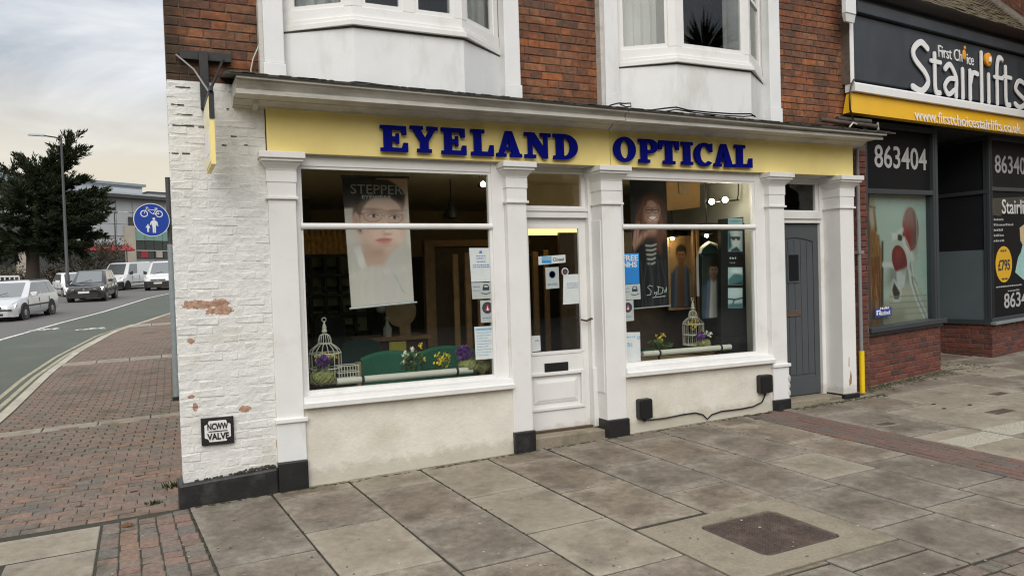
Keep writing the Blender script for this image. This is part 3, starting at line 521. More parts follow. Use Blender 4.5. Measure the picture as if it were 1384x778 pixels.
# -- display windows
def window(x0, x1, gl, gr):
    f = B(FA).box(x0, gl, .74, ZT, -.16, -.07).box(gr, x1, .74, ZT, -.16, -.07).box(gl, gr, 2.757, ZT, -.16, -.075).box(gl, gr, .70, .765, -.16, -.075).o('window_frame', M['white'], SH, bev=.006)
    B(FA).box(gl, gl+.022, .765, 2.757, -.13, -.085).box(gr-.028, gr, .765, 2.757, -.13, -.085).box(gl+.022, gr-.028, 2.735, 2.757, -.13, -.085).box(gl+.022, gr-.028, .765, .785, -.13, -.085).o('glazing_bead', M['white'], f)
    B(FA).tube([(gl, 2.232, -.085), (gr, 2.232, -.085)], .029, 12).o('transom_bar', M['white'], f, smooth=40)
    B(FA).box(gl, gr, .766, 2.232, -.116, -.110).o('pane', M['glass'], f); B(FA).box(gl, gr, 2.232, 2.756, -.116, -.110).o('pane', M['glass'], f)
    B(FA).extr([(.645, -.10), (.645, .035), (.652, .045), (.690, .048), (.700, .03), (.735, .018), (.745, -.07), (.745, -.10)], x0-.0, x1+.0).o('sill', M['white'], f, smooth=30)
    B(FA).hexa([(x0, base(x0)-.12, -.16), (x1, base(x1)-.12, -.16), (x1, base(x1)-.12, -.012), (x0, base(x0)-.12, -.012), (x0, .645, -.16), (x1, .645, -.16), (x1, .645, -.022), (x0, .645, -.022)]).o('stall_riser', M['cream'], f)
    return f
win1 = window(P1[1], P2[0], 1.235, 3.068); win2 = window(P3[1], P4[0], 4.575, 6.412)
# -- white shop door
zd = .135; D1 = B(FA)
dx0, dx1, dn = 3.425, 4.235, -.27
fr_ = B(FA).box(3.41, dx0, .05, ZT, -.34, -.22).box(dx1, 4.28, .05, ZT, -.34, -.20).box(dx0, dx1, 2.335, 2.40, -.33, -.215).box(dx0, dx1, 2.40, 2.435, -.33, -.20).box(dx0, dx1, 2.80, ZT, -.33, -.21).o('door_frame', M['white'], SH, bev=.005)
B(FA).box(4.268, 4.2795, .5, 2.3, -.2, -.03).o('jamb_panel', M['white'], fr_, bev=.003); B(FA).box(4.225, 4.28, .13, .75, -.2, -.17).o('jamb_panel', M['white'], fr_, bev=.004)
B(FA).box(dx0, dx1, 2.435, 2.80, -.285, -.279).o('fanlight_pane', M['glass'], fr_); B(FA).box(4.19, dx1, 2.435, 2.80, -.30, -.255).box(dx0, 4.19, 2.435, 2.46, -.30, -.255).o('fanlight_frame', M['white'], fr_)
gx0, gx1, gz0, gz1 = 3.53, 4.165, .93, 2.245
door = B(FA).box(dx0, gx0, zd, 2.33, dn-.045, dn).box(gx1, dx1, zd, 2.33, dn-.045, dn).box(gx0, gx1, gz1, 2.33, dn-.045, dn).box(gx0, gx1, .72, gz0, dn-.045, dn).box(gx0, gx1, zd, .36, dn-.045, dn).box(gx0, gx1, .36, .72, dn-.045, dn-.02).o('door', M['white'], SH, bev=.004)
B(FA).box(gx0, gx1, gz0, gz1, dn-.03, dn-.024).o('pane', M['glass'], door)
B(FA).box(gx0-.012, gx0+.02, gz0, gz1, dn-.02, dn+.008).box(gx1-.02, gx1+.012, gz0, gz1, dn-.02, dn+.008).box(gx0+.02, gx1-.02, gz0-.012, gz0+.02, dn-.02, dn+.008).box(gx0+.02, gx1-.02, gz1-.02, gz1+.012, dn-.02, dn+.008).o('glazing_bead', M['white'], door)
a0, a1, b0, b1 = gx0-.03, gx1+.0, .335, .735
B(FA).box(a0, a0+.035, b0, b1, dn-.01, dn+.018).box(a1-.035, a1, b0, b1, dn-.01, dn+.018).box(a0+.035, a1-.035, b0, b0+.035, dn-.01, dn+.018).box(a0+.035, a1-.035, b1-.035, b1, dn-.01, dn+.018).o('panel_moulding', M['white'], door, bev=.006)
B(FA).loft([[(a0+.07+d, b0+.07+d, n), (a1-.07-d, b0+.07+d, n), (a1-.07-d, b1-.07-d, n), (a0+.07+d, b1-.07-d, n)] for d, n in ((0, dn-.019), (.005, dn-.012), (.045, dn+.002))]).o('raised_panel', M['white'], door)
u0, v0 = fp(736, 503, dn); u1, v1 = fp(767.5, 488, dn)
B(FA).box(u0, u1, (v0+v1)/2-.045, (v0+v1)/2+.045, dn-.002, dn+.010).o('letterbox', M['blackp'], door, bev=.004)
hu, hv = fp(798, 430, dn); h = B(FA).box(hu-.018, hu+.018, hv-.055, hv+.055, dn, dn+.008).o('handle', M['brass'], door, bev=.004)
B(FA).tube([(hu, hv, dn+.005), (hu, hv, dn+.055), (hu-.03, hv, dn+.065), (hu-.09, hv-.02, dn+.065), (hu-.15, hv-.005, dn+.062)], [.015, .014, .014, .011, .010], 8).o('lever', M['brass'], h, smooth=50)
ku, kv = fp(799, 483.5, dn); B(FA).lathe([(.012, 0), (.012, .006), (.004, .007)], (ku, kv, dn), 10).o('keyhole', M['blackp'], door)
B(FA).box(3.415, 4.275, -.1, .115, -.40, -.04).o('doorstep', M['conc'], SH, bev=.012); B(FA).box(dx0, dx1, .115, .138, -.36, -.22).o('threshold', M['wooddark'], SH)
# -- grey side door
ex0, ex1, en = 6.84, 7.64, -.30
f2 = B(FA).box(6.79, ex0, .08, ZT, -.36, -.20).box(ex1, 7.70, .08, ZT, -.36, -.26).box(ex0, ex1, 2.295, 2.345, -.35, -.25).box(ex0, ex1, 2.345, 2.43, -.35, -.225).box(ex0, ex1, 2.78, ZT, -.35, -.26).o('door_frame', M['white'], SH, bev=.005)
B(FA).box(ex0, ex1, 2.43, 2.78, -.32, -.314).o('fanlight_pane', M['glass'], f2); B(FA).box(7.60, ex1, 2.43, 2.78, -.33, -.29).box(ex0, 7.60, 2.43, 2.455, -.33, -.29).o('fanlight_frame', M['white'], f2)
d2 = B(FA).box(ex0, ex1, .165, 2.285, en-.045, en-.012).o('side_door', M['greydoor'], SH)
for k in range(6):
    s0 = ex0+.09+k*(.62/6); B(FA).prism([(s0+.004, .42), (s0+.62/6-.004, .42), (s0+.62/6-.004, 2.05+.045*math.sin(math.pi*(k+1)/6)), (s0+.004, 2.05+.045*math.sin(math.pi*k/6))], en-.014, en-.004).o('plank', M['greydoor'], d2, bev=.003)
B(FA).box(ex0, ex0+.085, .165, 2.285, en-.02, en).box(ex1-.085, ex1, .165, 2.285, en-.02, en).box(ex0+.085, ex1-.085, .165, .40, en-.02, en).o('door_rail', M['greydoor'], d2, bev=.004)
B(FA).prism([(ex0+.086, 2.285), (ex0+.086, 2.07)] + [(ex0+.086+.628*i/8, 2.07+.05*math.sin(math.pi*i/8)) for i in range(1, 8)] + [(ex1-.086, 2.07), (ex1-.086, 2.285)], en-.02, en+.001).o('door_rail', M['greydoor'], d2)
u0, v0 = fp(1065, 381, en); u1, v1 = fp(1079, 343, en)
pv = B(FA).box(u0-.012, u1+.012, v0-.012, v1+.012, en-.006, en+.008).o('vision_panel', M['greydoor'], d2, bev=.003); B(FA).box(u0+.01, u1-.01, v0+.01, v1-.01, en+.005, en+.010).o('dark_pane', M['darkglass'], pv)
u0, v0 = fp(1062, 428, en); u1, v1 = fp(1082, 418, en); B(FA).box(u0, u1, v0, v1, en-.004, en+.009).o('letter_plate', M['rust'], d2, bev=.003)
B(FA).box(6.795, 7.695, -.05, .155, -.45, -.02).o('doorstep', M['conc'], SH, bev=.01)
# -- dark brick strip beside the neighbour
st = B(FA).box(7.95, 8.44, -.05, 3.3, -.5, -.235).o('brick_strip', M['mortar'], SH)
lay(FA, 7.955, 8.44, .12, 3.25, M['brick2'], st, n=-.235, off=1)
# -- shop interior
B().box(1.0, 7.85, .35, 5.2, -.05, .12).o('interior_floor', M['carpet'], SH)
B().box(1.0, 7.85, .17, 5.2, 2.87, 2.92).o('interior_ceiling', M['ceil'], SH)
B().box(1.0, 6.55, 5.1, 5.2, .1, 2.9).o('interior_wall', M['plaster'], SH)
B().box(1.02, 1.12, .17, 5.1, .1, 2.9).o('interior_wall', M['plaster'], SH); B().box(6.60, 6.66, .30, 5.1, .1, 2.9).o('interior_wall', M['plasterw'], SH); B().box(6.55, 6.598, .46, 4.2, .1, 2.27).o('display_backing', mat('black display board', (.012, .012, .012), .5, .1, 6), SH)
B().box(3.22, 3.30, .42, 1.8, .1, 2.9).o('interior_wall', M['darkwall'], SH) if False else None
B(FA).box(1.19, 3.2, .66, .72, -.55, -.13).o('window_board', M['woodl'], SH); B(FA).box(4.52, 6.56, .66, .74, -.75, -.13).o('window_board', M['woodl'], SH)
# partition with a doorway deep in the shop
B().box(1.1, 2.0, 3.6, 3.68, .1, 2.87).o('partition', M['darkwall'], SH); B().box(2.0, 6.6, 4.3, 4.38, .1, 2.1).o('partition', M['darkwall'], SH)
u0, v0 = FA.pix(574, 340, -2.6); u1, v1 = FA.pix(592, 480, -2.6); B(FA).box(u0, u1, .1, 2.25, -2.7, -2.6).o('door_post', M['wood'], SH)
u2, _ = FA.pix(664, 340, -2.6); B(FA).box(u1, u2+.3, 2.17, 2.25, -2.7, -2.6).o('door_head', M['wood'], SH); B(FA).box(u1+.01, u2+.3, .1, 2.17, -2.75, -2.70).o('inner_doorway', M['wooddark'], SH)
# warm ceiling strip seen through the door glass
sa, sb = FA.pix(711, 317.5, -1.6), FA.pix(787, 307.5, -1.6); B(FA).box(sa[0]-.1, sb[0]+.15, sa[1]+.0, sb[1]+.02, -1.66, -1.6).o('ceiling_strip', M['stripl'], SH); B(FA).box(sa[0]-.2, sb[0]+.3, sb[1]+.02, 2.88, -1.7, -1.58).o('ceiling_beam', M['plaster'], SH)
for k in range(9): B(FA).box(3.45+k*.16, 3.45+k*.16+.07, .15, 2.05+.02*(k % 3), -2.2-.02*(k % 2), -2.17).o('slat', M['wood'], SH)
# ------------------------------------------------------------------ yellow fascia sign with slab-serif letters
FS = thing('fascia_sign', 'long yellow shop sign board with raised blue capitals reading EYELAND OPTICAL', 'shop sign', (4.4, -.02, 2.85))
su, _ = fp(825, 200)
B(FA).box(.968, su-.003, ZT+.003, 3.24, -.028, -.002).o('board', M['yellow'], FS, bev=.003); B(FA).box(su+.003, 7.94, ZT+.003, 3.24, -.028, -.002).o('board', M['yellow'], FS, bev=.003)
GL = {
 'E': [[(0,0),(1,0),(1,.36),(.84,.36),(.78,.16),(.42,.16),(.42,.42),(.56,.42),(.56,.31),(.68,.31),(.68,.71),(.56,.71),(.56,.58),(.42,.58),(.42,.84),(.74,.84),(.80,.66),(.95,.66),(.95,1),(0,1),(0,.86),(.12,.86),(.12,.14),(0,.14)]],
 'L': [[(0,0),(1,0),(1,.42),(.84,.42),(.76,.16),(.46,.16),(.46,.86),(.60,.86),(.60,1),(0,1),(0,.86),(.14,.86),(.14,.14),(0,.14)]],
 'I': [[(0,0),(1,0),(1,.14),(.78,.14),(.78,.86),(1,.86),(1,1),(0,1),(0,.86),(.22,.86),(.22,.14),(0,.14)]],
 'T': [[(.2,0),(.8,0),(.8,.14),(.66,.14),(.66,.84),(.80,.84),(.86,.62),(1,.62),(1,1),(0,1),(0,.62),(.14,.62),(.2,.84),(.34,.84),(.34,.14),(.2,.14)]],
 'N': [[(0,0),(.42,0),(.42,.14),(.29,.14),(.29,.62),(.68,0),(.87,0),(.87,.86),(1,.86),(1,1),(.6,1),(.6,.86),(.73,.86),(.73,.42),(.37,1),(0,1),(0,.86),(.14,.86),(.14,.14),(0,.14)]],
 'A': [[(0,0),(.38,0),(.38,.14),(.29,.14),(.335,.26),(.58,.26),(.62,.14),(.53,.14),(.53,0),(1,0),(1,.14),(.91,.14),(.62,1),(.36,1),(.09,.14),(0,.14)], [(.385,.40),(.53,.40),(.457,.66)]],
 'Y': [[(.24,0),(.76,0),(.76,.14),(.65,.14),(.65,.42),(.90,.86),(1,.86),(1,1),(.60,1),(.60,.86),(.70,.86),(.53,.56),(.37,.86),(.46,.86),(.46,1),(0,1),(0,.86),(.09,.86),(.35,.40),(.35,.14),(.24,.14)]],
 'D': [[(0,0),(.45,0)]+arc(.45,.5,.55,.5,-90,90)+[(0,1),(0,.86),(.12,.86),(.12,.14),(0,.14)], [(.42,.15),(.45,.15)]+arc(.45,.5,.24,.35,-90,90)+[(.42,.85)]],
 'P': [[(0,0),(.58,0),(.58,.14),(.44,.14),(.44,.40),(.60,.40)]+arc(.60,.70,.40,.30,-90,90)+[(0,1),(0,.86),(.13,.86),(.13,.14),(0,.14)], [(.44,.55),(.56,.55)]+arc(.56,.70,.14,.15,-90,90)+[(.44,.85)]],
 'O': [arc(.5,.5,.5,.52,0,352,30), arc(.5,.5,.20,.37,0,352,26)],
 'C': [arc(.52,.5,.52,.52,52,318,26)+arc(.54,.5,.24,.37,312,62,20)+[(.74,.68),(.84,.62),(.93,.62),(.93,1.0),(.85,1.0),(.84,.91)]],
}
for ch, a, b_, t, bo in (('E',514.5,551,169.5,204.8),('Y',555,591.8,170.4,206),('E',597,630,173,208.8),('L',637,667,175,210.3),('A',671.3,705.3,177.2,212),('N',709.5,744.8,179.4,213.8),('D',748.5,781,181.3,215.5),('O',830,859.4,184.8,218.9),('P',863.7,889.4,188,220),('T',891.3,918,190.2,221.6),('I',921.4,936.8,191.7,222.5),('C',939,963.2,192.8,224.6),('A',965.5,992,194.6,225.4),('L',993.5,1017,196,226.2)):
    a += .6; u0, v0 = fp(a, bo, .05); u1, v1 = fp(b_, t, .05); uc, vm = fp((a+b_)/2, (t+bo)/2, .05)
    me = glyph(GL[ch]); h = fp((a+b_)/2, t, .05)[1]-fp((a+b_)/2, bo, .05)[1]
    place_flat(me, FA, (u0, u1, vm-h/2, vm+h/2), .022, .026, 'letter', M['navy'], FS)
# ------------------------------------------------------------------ projecting sign on its iron bracket
HS = thing('hanging_sign', 'narrow yellow projecting sign on a black iron bracket above the white brick pier', 'hanging sign', (.55, -.5, 3.3))
uo, vo = fp(284, 148, .30)
xe_ = FA.pix(291.5, 200, .62)[0]; zb_s = FA.pix(291, 222, .62)[1]
B(FA).box(xe_-.034, xe_, zb_s, 3.16, .10, .62).o('sign_panel', M['yellow'], HS, bev=.003); B(FA).box(xe_-.038, xe_-.0345, zb_s+.02, 3.14, .12, .60).o('sign_face', mat('pale yellow sign face', (.86, .80, .55), .45, .1, 9), HS)
B(FA).box(xe_-.040, xe_-.0382, zb_s+.10, zb_s+.30, .2, .5).o('sign_print', M['lettwhite'], HS)
B(FA).box(xe_-.036, xe_+.002, FA.pix(291, 160, .625)[1], 3.162, .6205, .630).o('edge_cap', M['iron'], HS); B(FA).box(xe_-.036, xe_+.002, 3.162, 3.18, .1, .630).o('top_cap', M['iron'], HS)
B(FA).prism([(.0, 0), (0, 0.001), (0.001, 0)], 0, .001) if False else None
w0, w1, w2, w3 = FA.pix(243, 84, -.05), FA.pix(312, 72, -.05), FA.pix(271.5, 148, -.02), FA.pix(281, 80, -.02)
B(FA).box(w0[0], w1[0], w1[1]-.085, w1[1]-.01, -.083, -.03).o('wall_plate', M['iron'], HS, bev=.004)
B(FA).box(w2[0], w3[0], w2[1], w1[1]-.02, -.07, .01).o('wall_bar', M['iron'], HS, bev=.004); B(FA).box(xe_-.03, xe_-.004, 3.181, 3.215, -.05, .66).o('arm', M['iron'], HS)
xm_ = xe_-.017; zw = 3.24
B(FA).tube([((w2[0]+w3[0])/2, w2[1]+.05, .0), (xm_, 3.12, .16), (xm_, 3.19, .32)], .014).o('brace', M['iron'], HS); B(FA).tube([(w1[0]-.06, w1[1]-.05, -.05), (xm_, 3.21, .42)], .011).o('brace', M['iron'], HS)
B(FA).tube([(*FA.pix(238, 74, -.07), -.07), (*FA.pix(262, 94, .15), .15), (xm_, 3.215, .45)], .007).o('stay', M['pipegrey'], HS)
# lettering on the panel's face
# ------------------------------------------------------------------ NCWW valve plaque
VP_ = thing('valve_plaque', 'small black and white NCWW VALVE plaque screwed to the white brick pier', 'plaque', (.33, -.0, .5))
qc = [fp(*p, .0) for p in ((270.5, 566), (315, 561), (317.5, 597), (273.5, 603))]
u0 = sum(q[0] for q in (qc[0], qc[3]))/2; u1 = sum(q[0] for q in (qc[1], qc[2]))/2; v0 = sum(q[1] for q in (qc[2], qc[3]))/2; v1 = sum(q[1] for q in qc[:2])/2
PF = Fr(FA.w(u0, v0, -.022), (1, 0, -.012), (.0, 0, 1)); Wp, Hp = u1-u0, v1-v0
B(PF).box(0, Wp, 0, Hp, 0, .018).o('plate', M['black'], VP_, bev=.003)
c = .05; m_ = .026
B(PF).prism([(m_+c*.7, m_), (Wp-m_-c*.7, m_), (Wp-m_-c*.5, m_+c*.5), (Wp-m_, m_+c*.7), (Wp-m_, Hp-m_-c*.7), (Wp-m_-c*.5, Hp-m_-c*.5), (Wp-m_-c*.7, Hp-m_), (m_+c*.7, Hp-m_), (m_+c*.5, Hp-m_-c*.5), (m_, Hp-m_-c*.7), (m_, m_+c*.7), (m_+c*.5, m_+c*.5)], .018, .021).o('panel', M['lettwhite'], VP_)
text('NCWW', PF, (m_+.022, Wp-m_-.02, Hp*.56, Hp*.80), .0205, .006, M['black'], 'lettering', VP_, bold=.03)
text('VALVE', PF, (m_+.018, Wp-m_-.015, Hp*.19, Hp*.43), .0205, .006, M['black'], 'lettering', VP_, bold=.03)
B(PF).box(Wp*.22, Wp*.8, Hp*.485, Hp*.51, .0205, .026).o('rule', M['black'], VP_)
# ------------------------------------------------------------------ two black boxes with their cable
def jbox(px0, py0, px1, py1, lab):
    u0, v0 = fp(px0, py1, .0); u1, v1 = fp(px1, py0, .0); T = thing('junction_box', lab, 'junction box', (u0, 0, v0), 'black boxes on the cream wall')
    pr = []
    for cx, cz, a in ((u1-.025, v1-.025, 0), (u0+.025, v1-.025, 90), (u0+.02, v0+.02, 180), (u1-.02, v0+.02, 270)): pr += arc(cx, cz, .025 if a < 180 else .02, .025 if a < 180 else .02, a, a+90, 4)
    B(FA).prism(pr, -.02, .055).o('housing', M['blackp'], T, bev=.008)
    B(FA).prism([(u0+(u-u0)*.86+.07*(u1-u0), v0+(v-v0)*.9+.05*(v1-v0)) for u, v in pr], .055, .062).o('cover', M['blackp'], T, bev=.003)
    B(FA).tube([((u0+u1)/2, v0+.01, .02), ((u0+u1)/2, v0-.03, .02)], .012).o('gland', M['blackp'], T); return T
jbox(861, 537, 878, 566, 'black box low on the cream wall next to the white door'); jbox(1024, 505, 1040, 531, 'black box under the window corner next to the grey door')
ps = [fp(x, y, 0) for x, y in ((868, 567), (880, 567), (900, 564.5), (922, 560), (940, 557.5), (950, 560), (956, 566), (962, 560), (975, 555.5), (1000, 552.5), (1018, 549), (1030, 543), (1035, 532))]
tag(B(FA).tube([(u, v, .0) for u, v in ps], .008, 6).o('power_cable', M['blackp'], smooth=60), 'black cable sagging between the two boxes on the cream wall', 'cable')
# cables lying on the cornice
def cable(name, lab, pts, r, mt='blackp'): tag(B().tube(pts, r, 6).o(name, M[mt], smooth=60), lab, 'cable', None)
def ct(px, py, n, up=0): u, v = FA.pix(px, py, n); return tuple(FA.w(u, v+up, n))
cable('telephone_cable', 'black cable lying along the cornice below the left bay window', [ct(x, y, .36) for x, y in ((455, 114), (480, 111), (500, 113), (530, 117.5), (560, 121), (600, 122.5), (640, 131), (690, 135.5))], .008)
cable('telephone_cable', 'second loose cable on the cornice under the left bay', [ct(x, y, .35) for x, y in ((480, 111.5), (520, 116), (548, 121.5), (590, 124), (625, 125.5), (650, 130))], .006)
cable('telephone_cable', 'tangled black cable on the cornice left of the right bay', [ct(x, y, .34) for x, y in ((820, 145), (826, 142), (836, 139.5), (845, 140), (852, 139.5), (853, 144), (846, 144.5), (838, 141))], .007)
cable('telephone_cable', 'black cable along the cornice below the right bay window', [ct(x, y, .36) for x, y in ((880, 149), (898, 146.5), (914, 145), (930, 149), (960, 152), (990, 154), (1015, 154), (1021, 158))], .008)
cable('telephone_cable', 'second looped cable on the cornice under the right bay', [ct(x, y, .35) for x, y in ((900, 150.5), (914, 148), (940, 152.5), (975, 156), (1005, 157.5), (1020, 156.5))], .007)
cable('white_wire', 'thin white wire curving up the brick beside the left bay', [ct(x, y, -.05) for x, y in ((340.5, 104), (339, 95), (342, 80), (348, 66), (352.5, 54))], .006, 'cagewire')
GP = thing('gas_pipe', 'yellow sleeved grey pipe running up beside the grey door pilaster', 'pipe', (8.16, -.1, .15))
u0, v0 = fp(1165.5, 531, -.16); _, v1 = fp(1163.5, 474, -.16)
B(FA).tube([(u0, v0-.05, -.16), (u0, v1, -.16)], .034, 12).o('sleeve', M['pipeyellow'], GP, smooth=40); B(FA).tube([(u0-.004, v1, -.16), (u0-.01, 3.22, -.16)], .024, 12).o('pipe', M['pipegrey'], GP, smooth=40)
B(FA).box(u0-.05, u0+.05, 1.9, 1.94, -.24, -.13).o('clip', M['pipegrey'], GP)
# conduit lying at the cornice's right end
CT = thing('conduit', 'short grey pipes and cables lying on the right end of the cornice', 'conduit', (7.9, -.2, 3.4))
B().tube([ct(1109, 162, .1), ct(1150, 167, .1), ct(1185, 171, .1)], .026, 10).o('pipe', M['rust'], CT, smooth=40); B().tube([ct(1131, 160.5, .0), ct(1176, 165, .0)], .032, 10).o('pipe', M['lead'], CT, smooth=40)
B().tube([ct(1185, 171, .1), ct(1186, 166, .1), ct(1187, 176, .12)], .014, 8).o('elbow', M['pipegrey'], CT, smooth=40); B().tube([ct(1148, 172, .15), ct(1153, 166, .14), ct(1158, 168, .14)], .010, 6).o('cable', M['cagewire'], CT, smooth=40)
cable('telephone_cable', 'black cables dropping from the slate sign corner to the conduit', [tuple(NB.w(*NB.pix(x, y, .3), .32)) for x, y in ((1152, 108), (1148, 118), (1146, 132), (1147, 148), (1151, 162))], .012)
# ------------------------------------------------------------------ ground
def sheet(name, xs, ys, dz, mt, kind='structure', inside=None):
    b = B(); idx = {}
    for i, x in enumerate(xs):
        for j, y in enumerate(ys): idx[i, j] = len(b.V); b.V.append(Vector((x, y, gz(x, y)+dz)))
    for i in range(len(xs)-1):
        for j in range(len(ys)-1): b.F.append((idx[i, j], idx[i+1, j], idx[i+1, j+1], idx[i, j+1]))
    return b.o(name, mt, kind=kind)
sheet('ground', [-1500, -300, -60, -15, -8, 0, 8, 20, 60, 300, 1500], [-1500, -300, -60, -20, -8, 0, 10, 30, 50, 62, 90, 200, 500, 1500], -.16, M['asphalt'])
KP = [(-2.6, -6), (-2.35, -2), (-2.1, 2.0), (-1.90, 5.5), (-1.85, 7.54), (-1.79, 9.89), (-1.56, 13.27), (-.98, 18.1), (-.01, 21.9), (.96, 25.75), (2.4, 31), (4.5, 37.5), (7.5, 45), (12, 54), (18, 64)]
def kx(y):
    for (a, b_), (c, d) in zip(KP[:-1], KP[1:]):
        if b_ <= y <= d:
            t = (y-b_)/(d-b_); return a+(c-a)*t
    return KP[0][0] if y < KP[0][1] else KP[-1][0]
LP = [(-5.9, 5), (-5.0, 11), (-3.77, 18.8), (-2.8, 24.1), (-1.66, 29.3), (.03, 39.5), (1.64, 45.75), (4.2, 54), (7.5, 62)]
def lx(y):
    for (a, b_), (c, d) in zip(LP[:-1], LP[1:]):
        if b_ <= y <= d: t = (y-b_)/(d-b_); return a+(c-a)*t
    return LP[0][0]-(LP[0][1]-y)*.12 if y < 5 else LP[-1][0]
def strip(name, f0, f1, ys, dz, mt, dz1=None):
    b = B()
    for y in ys:
        for x in (f0(y), f1(y)): b.V.append(Vector((x, y, gz(x, y)+dz)))
    for j in range(len(ys)-1): b.F.append((2*j, 2*j+1, 2*j+3, 2*j+2))
    return b.o(name, mt, kind='structure')
ys = [-8+.5*i for i in range(140)]
ysr = [-8+i for i in range(0, 71)]
strip('road', lambda y: -30, lambda y: lx(y), ysr, -.085, M['asphalt'])
strip('cycle_lane', lambda y: lx(y), lambda y: kx(y)-.02, ysr, -.080, M['green'])
def marking(name, f, w_, y0, y1, step=.6):
    b = B(); y = y0; P = []
    while y <= y1: P.append(y); y += step
    for y in P:
        for x in (f(y)-w_/2, f(y)+w_/2): b.V.append(Vector((x, y, gz(x, y)-.0765)))
    for j in range(len(P)-1): b.F.append((2*j, 2*j+1, 2*j+3, 2*j+2))
    o = b.o(name, M['fadedyellow' if name == 'kerb_line' else 'roadwhite'], kind='structure'); return o
marking('lane_marking', lambda y: lx(y)-.05, .14, 5, 61)
marking('lane_marking', lambda y: lx(y)-.62-.008*y, .10, 8, 60)
M['fadedyellow'] = mat('faded yellow line', (.36, .32, .21), .8, .2, 15, .2, 100, (.16, .15, .13), .8, 5)
marking('kerb_line', lambda y: kx(y)-.17, .08, -5, 60)
marking('kerb_line', lambda y: kx(y)-.34, .08, -5, 22)
for y in (19, 27, 36): marking('lane_marking', lambda y: lx(y)-3.0, .12, y, y+3)
# painted bicycles on the cycle lane
def bike_mark(c, s, a):
    fr = Fr((c.x, c.y, gz(c.x, c.y)-.0755), (math.cos(a), math.sin(a), .01), (-math.sin(a), math.cos(a), .035))
    b = B(fr); ring = lambda cx, cy, r, w_: [(cx+math.cos(t)*rr, cy+math.sin(t)*rr) for t, rr in []]
    def seg(x0, y0, x1, y1, w_=.11):
        d = Vector((x1-x0, y1-y0)).normalized(); nx, ny = -d.y*w_/2, d.x*w_/2
        b.poly([((x0+nx)*s, (y0+ny)*s, random.uniform(0, .001)), ((x1+nx)*s, (y1+ny)*s, 0), ((x1-nx)*s, (y1-ny)*s, 0), ((x0-nx)*s, (y0-ny)*s, 0)])
    for cx in (-.5, .5):
        for i in range(16):
            t0, t1 = 6.2832*i/16, 6.2832*(i+1)/16; b.poly([((cx+math.cos(t)*r)*s, (math.sin(t)*r)*s, 0) for t, r in ((t0, .38), (t1, .38), (t1, .27), (t0, .27))])
    seg(-.5, 0, -.15, .5); seg(-.15, .5, .35, .5); seg(.35, .5, .02, 0); seg(.02, 0, -.5, 0); seg(.02, 0, -.15, .5); seg(.5, 0, .3, .62); seg(.2, .64, .42, .64); seg(-.25, .6, -.05, .6)
    return b.o('bicycle_marking', M['roadwhite'], kind='structure')
for px, py in ((67, 445), (130, 444)): c = G(px, py, -.075); bike_mark(c, .66, .10)
# ------------------------------------------------------------------ front pavement: slabs, block band, manhole surround
def gfun(u, v, dz=0): x = u-.069*v; return Vector((x, v, gz(x, v)+dz))
PV = sheet('pavement', [-2.2, -1, 0, 2, 4, 6, 8, 12, 20], [-8, -4, 0, 1, 2, 8], -.014, M['joint'])
PV.data.clear_geometry(); b = B()
for (xa, xb, ya, yb) in ((.12, 20, -8, .05), (7.6, 20, .05, 2.6), (-.42, .12, -8, .2)):
    xs = [xa+(xb-xa)*i/8 for i in range(9)]; ysx = [ya+(yb-ya)*i/6 for i in range(7)]
    for i in range(8):
        for j in range(6): b.poly([(x, y, gz(x, y)-.009) for x, y in ((xs[i], ysx[j]), (xs[i+1], ysx[j]), (xs[i+1], ysx[j+1]), (xs[i], ysx[j+1]))])
b_ = b.me('p'); bm = bmesh.new(); bm.from_mesh(b_); bmesh.ops.remove_doubles(bm, verts=bm.verts, dist=1e-4); bmesh.ops.recalc_face_normals(bm, faces=bm.faces); bm.to_mesh(PV.data); bm.free(); PV.data.materials.append(M['joint']) if not PV.data.materials else None
def slab(u0, u1, v0, v1, mt, parent, name='slab', g=.0095, th=.05, c=.006, tilt=.0025, topz=0, fn=gfun):
    j = lambda a: random.uniform(-a, a)
    u0 += g+j(.002); u1 -= g+j(.002); v0 += g+j(.002); v1 -= g+j(.002)
    P = [(u0, v0), (u1, v0), (u1, v1), (u0, v1)]; Q = [(u0+c, v0+c), (u1-c, v0+c), (u1-c, v1-c), (u0+c, v1-c)]; hz = [topz+j(tilt) for _ in P]
    V = [fn(*p, -th) for p in P] + [fn(*p, h-c*.7) for p, h in zip(P, hz)] + [fn(*p, h) for p, h in zip(Q, hz)]
    F = [(8, 9, 10, 11)]
    for i in range(4): k = (i+1) % 4; F += [(i, k, 4+k, 4+i), (4+i, 4+k, 8+k, 8+i)]
    me = bpy.data.meshes.new(name); me.from_pydata([tuple(v) for v in V], [], F); me.materials.append(mt); o = bpy.data.objects.new(name, me); link(o, parent); return o
SUR = (2.885, 4.21, -3.30, -2.29)
def rects(u0, u1, v0, v1):
    a, b_, c, d = SUR
    if u1 <= a or u0 >= b_ or v1 <= c or v0 >= d: return [(u0, u1, v0, v1)]
    R_ = []
    if v1 > d: R_.append((u0, u1, d, v1))
    if v0 < c: R_.append((u0, u1, v0, c))
    if u0 < a: R_.append((u0, a, max(v0, c), min(v1, d)))
    if u1 > b_: R_.append((b_, u1, max(v0, c), min(v1, d)))
    return [r for r in R_ if r[1]-r[0] > .05 and r[3]-r[2] > .05]
US = [.235, .886, 1.548, 2.21, 2.885, 3.53, 4.21, 4.87, 5.50, 6.10]
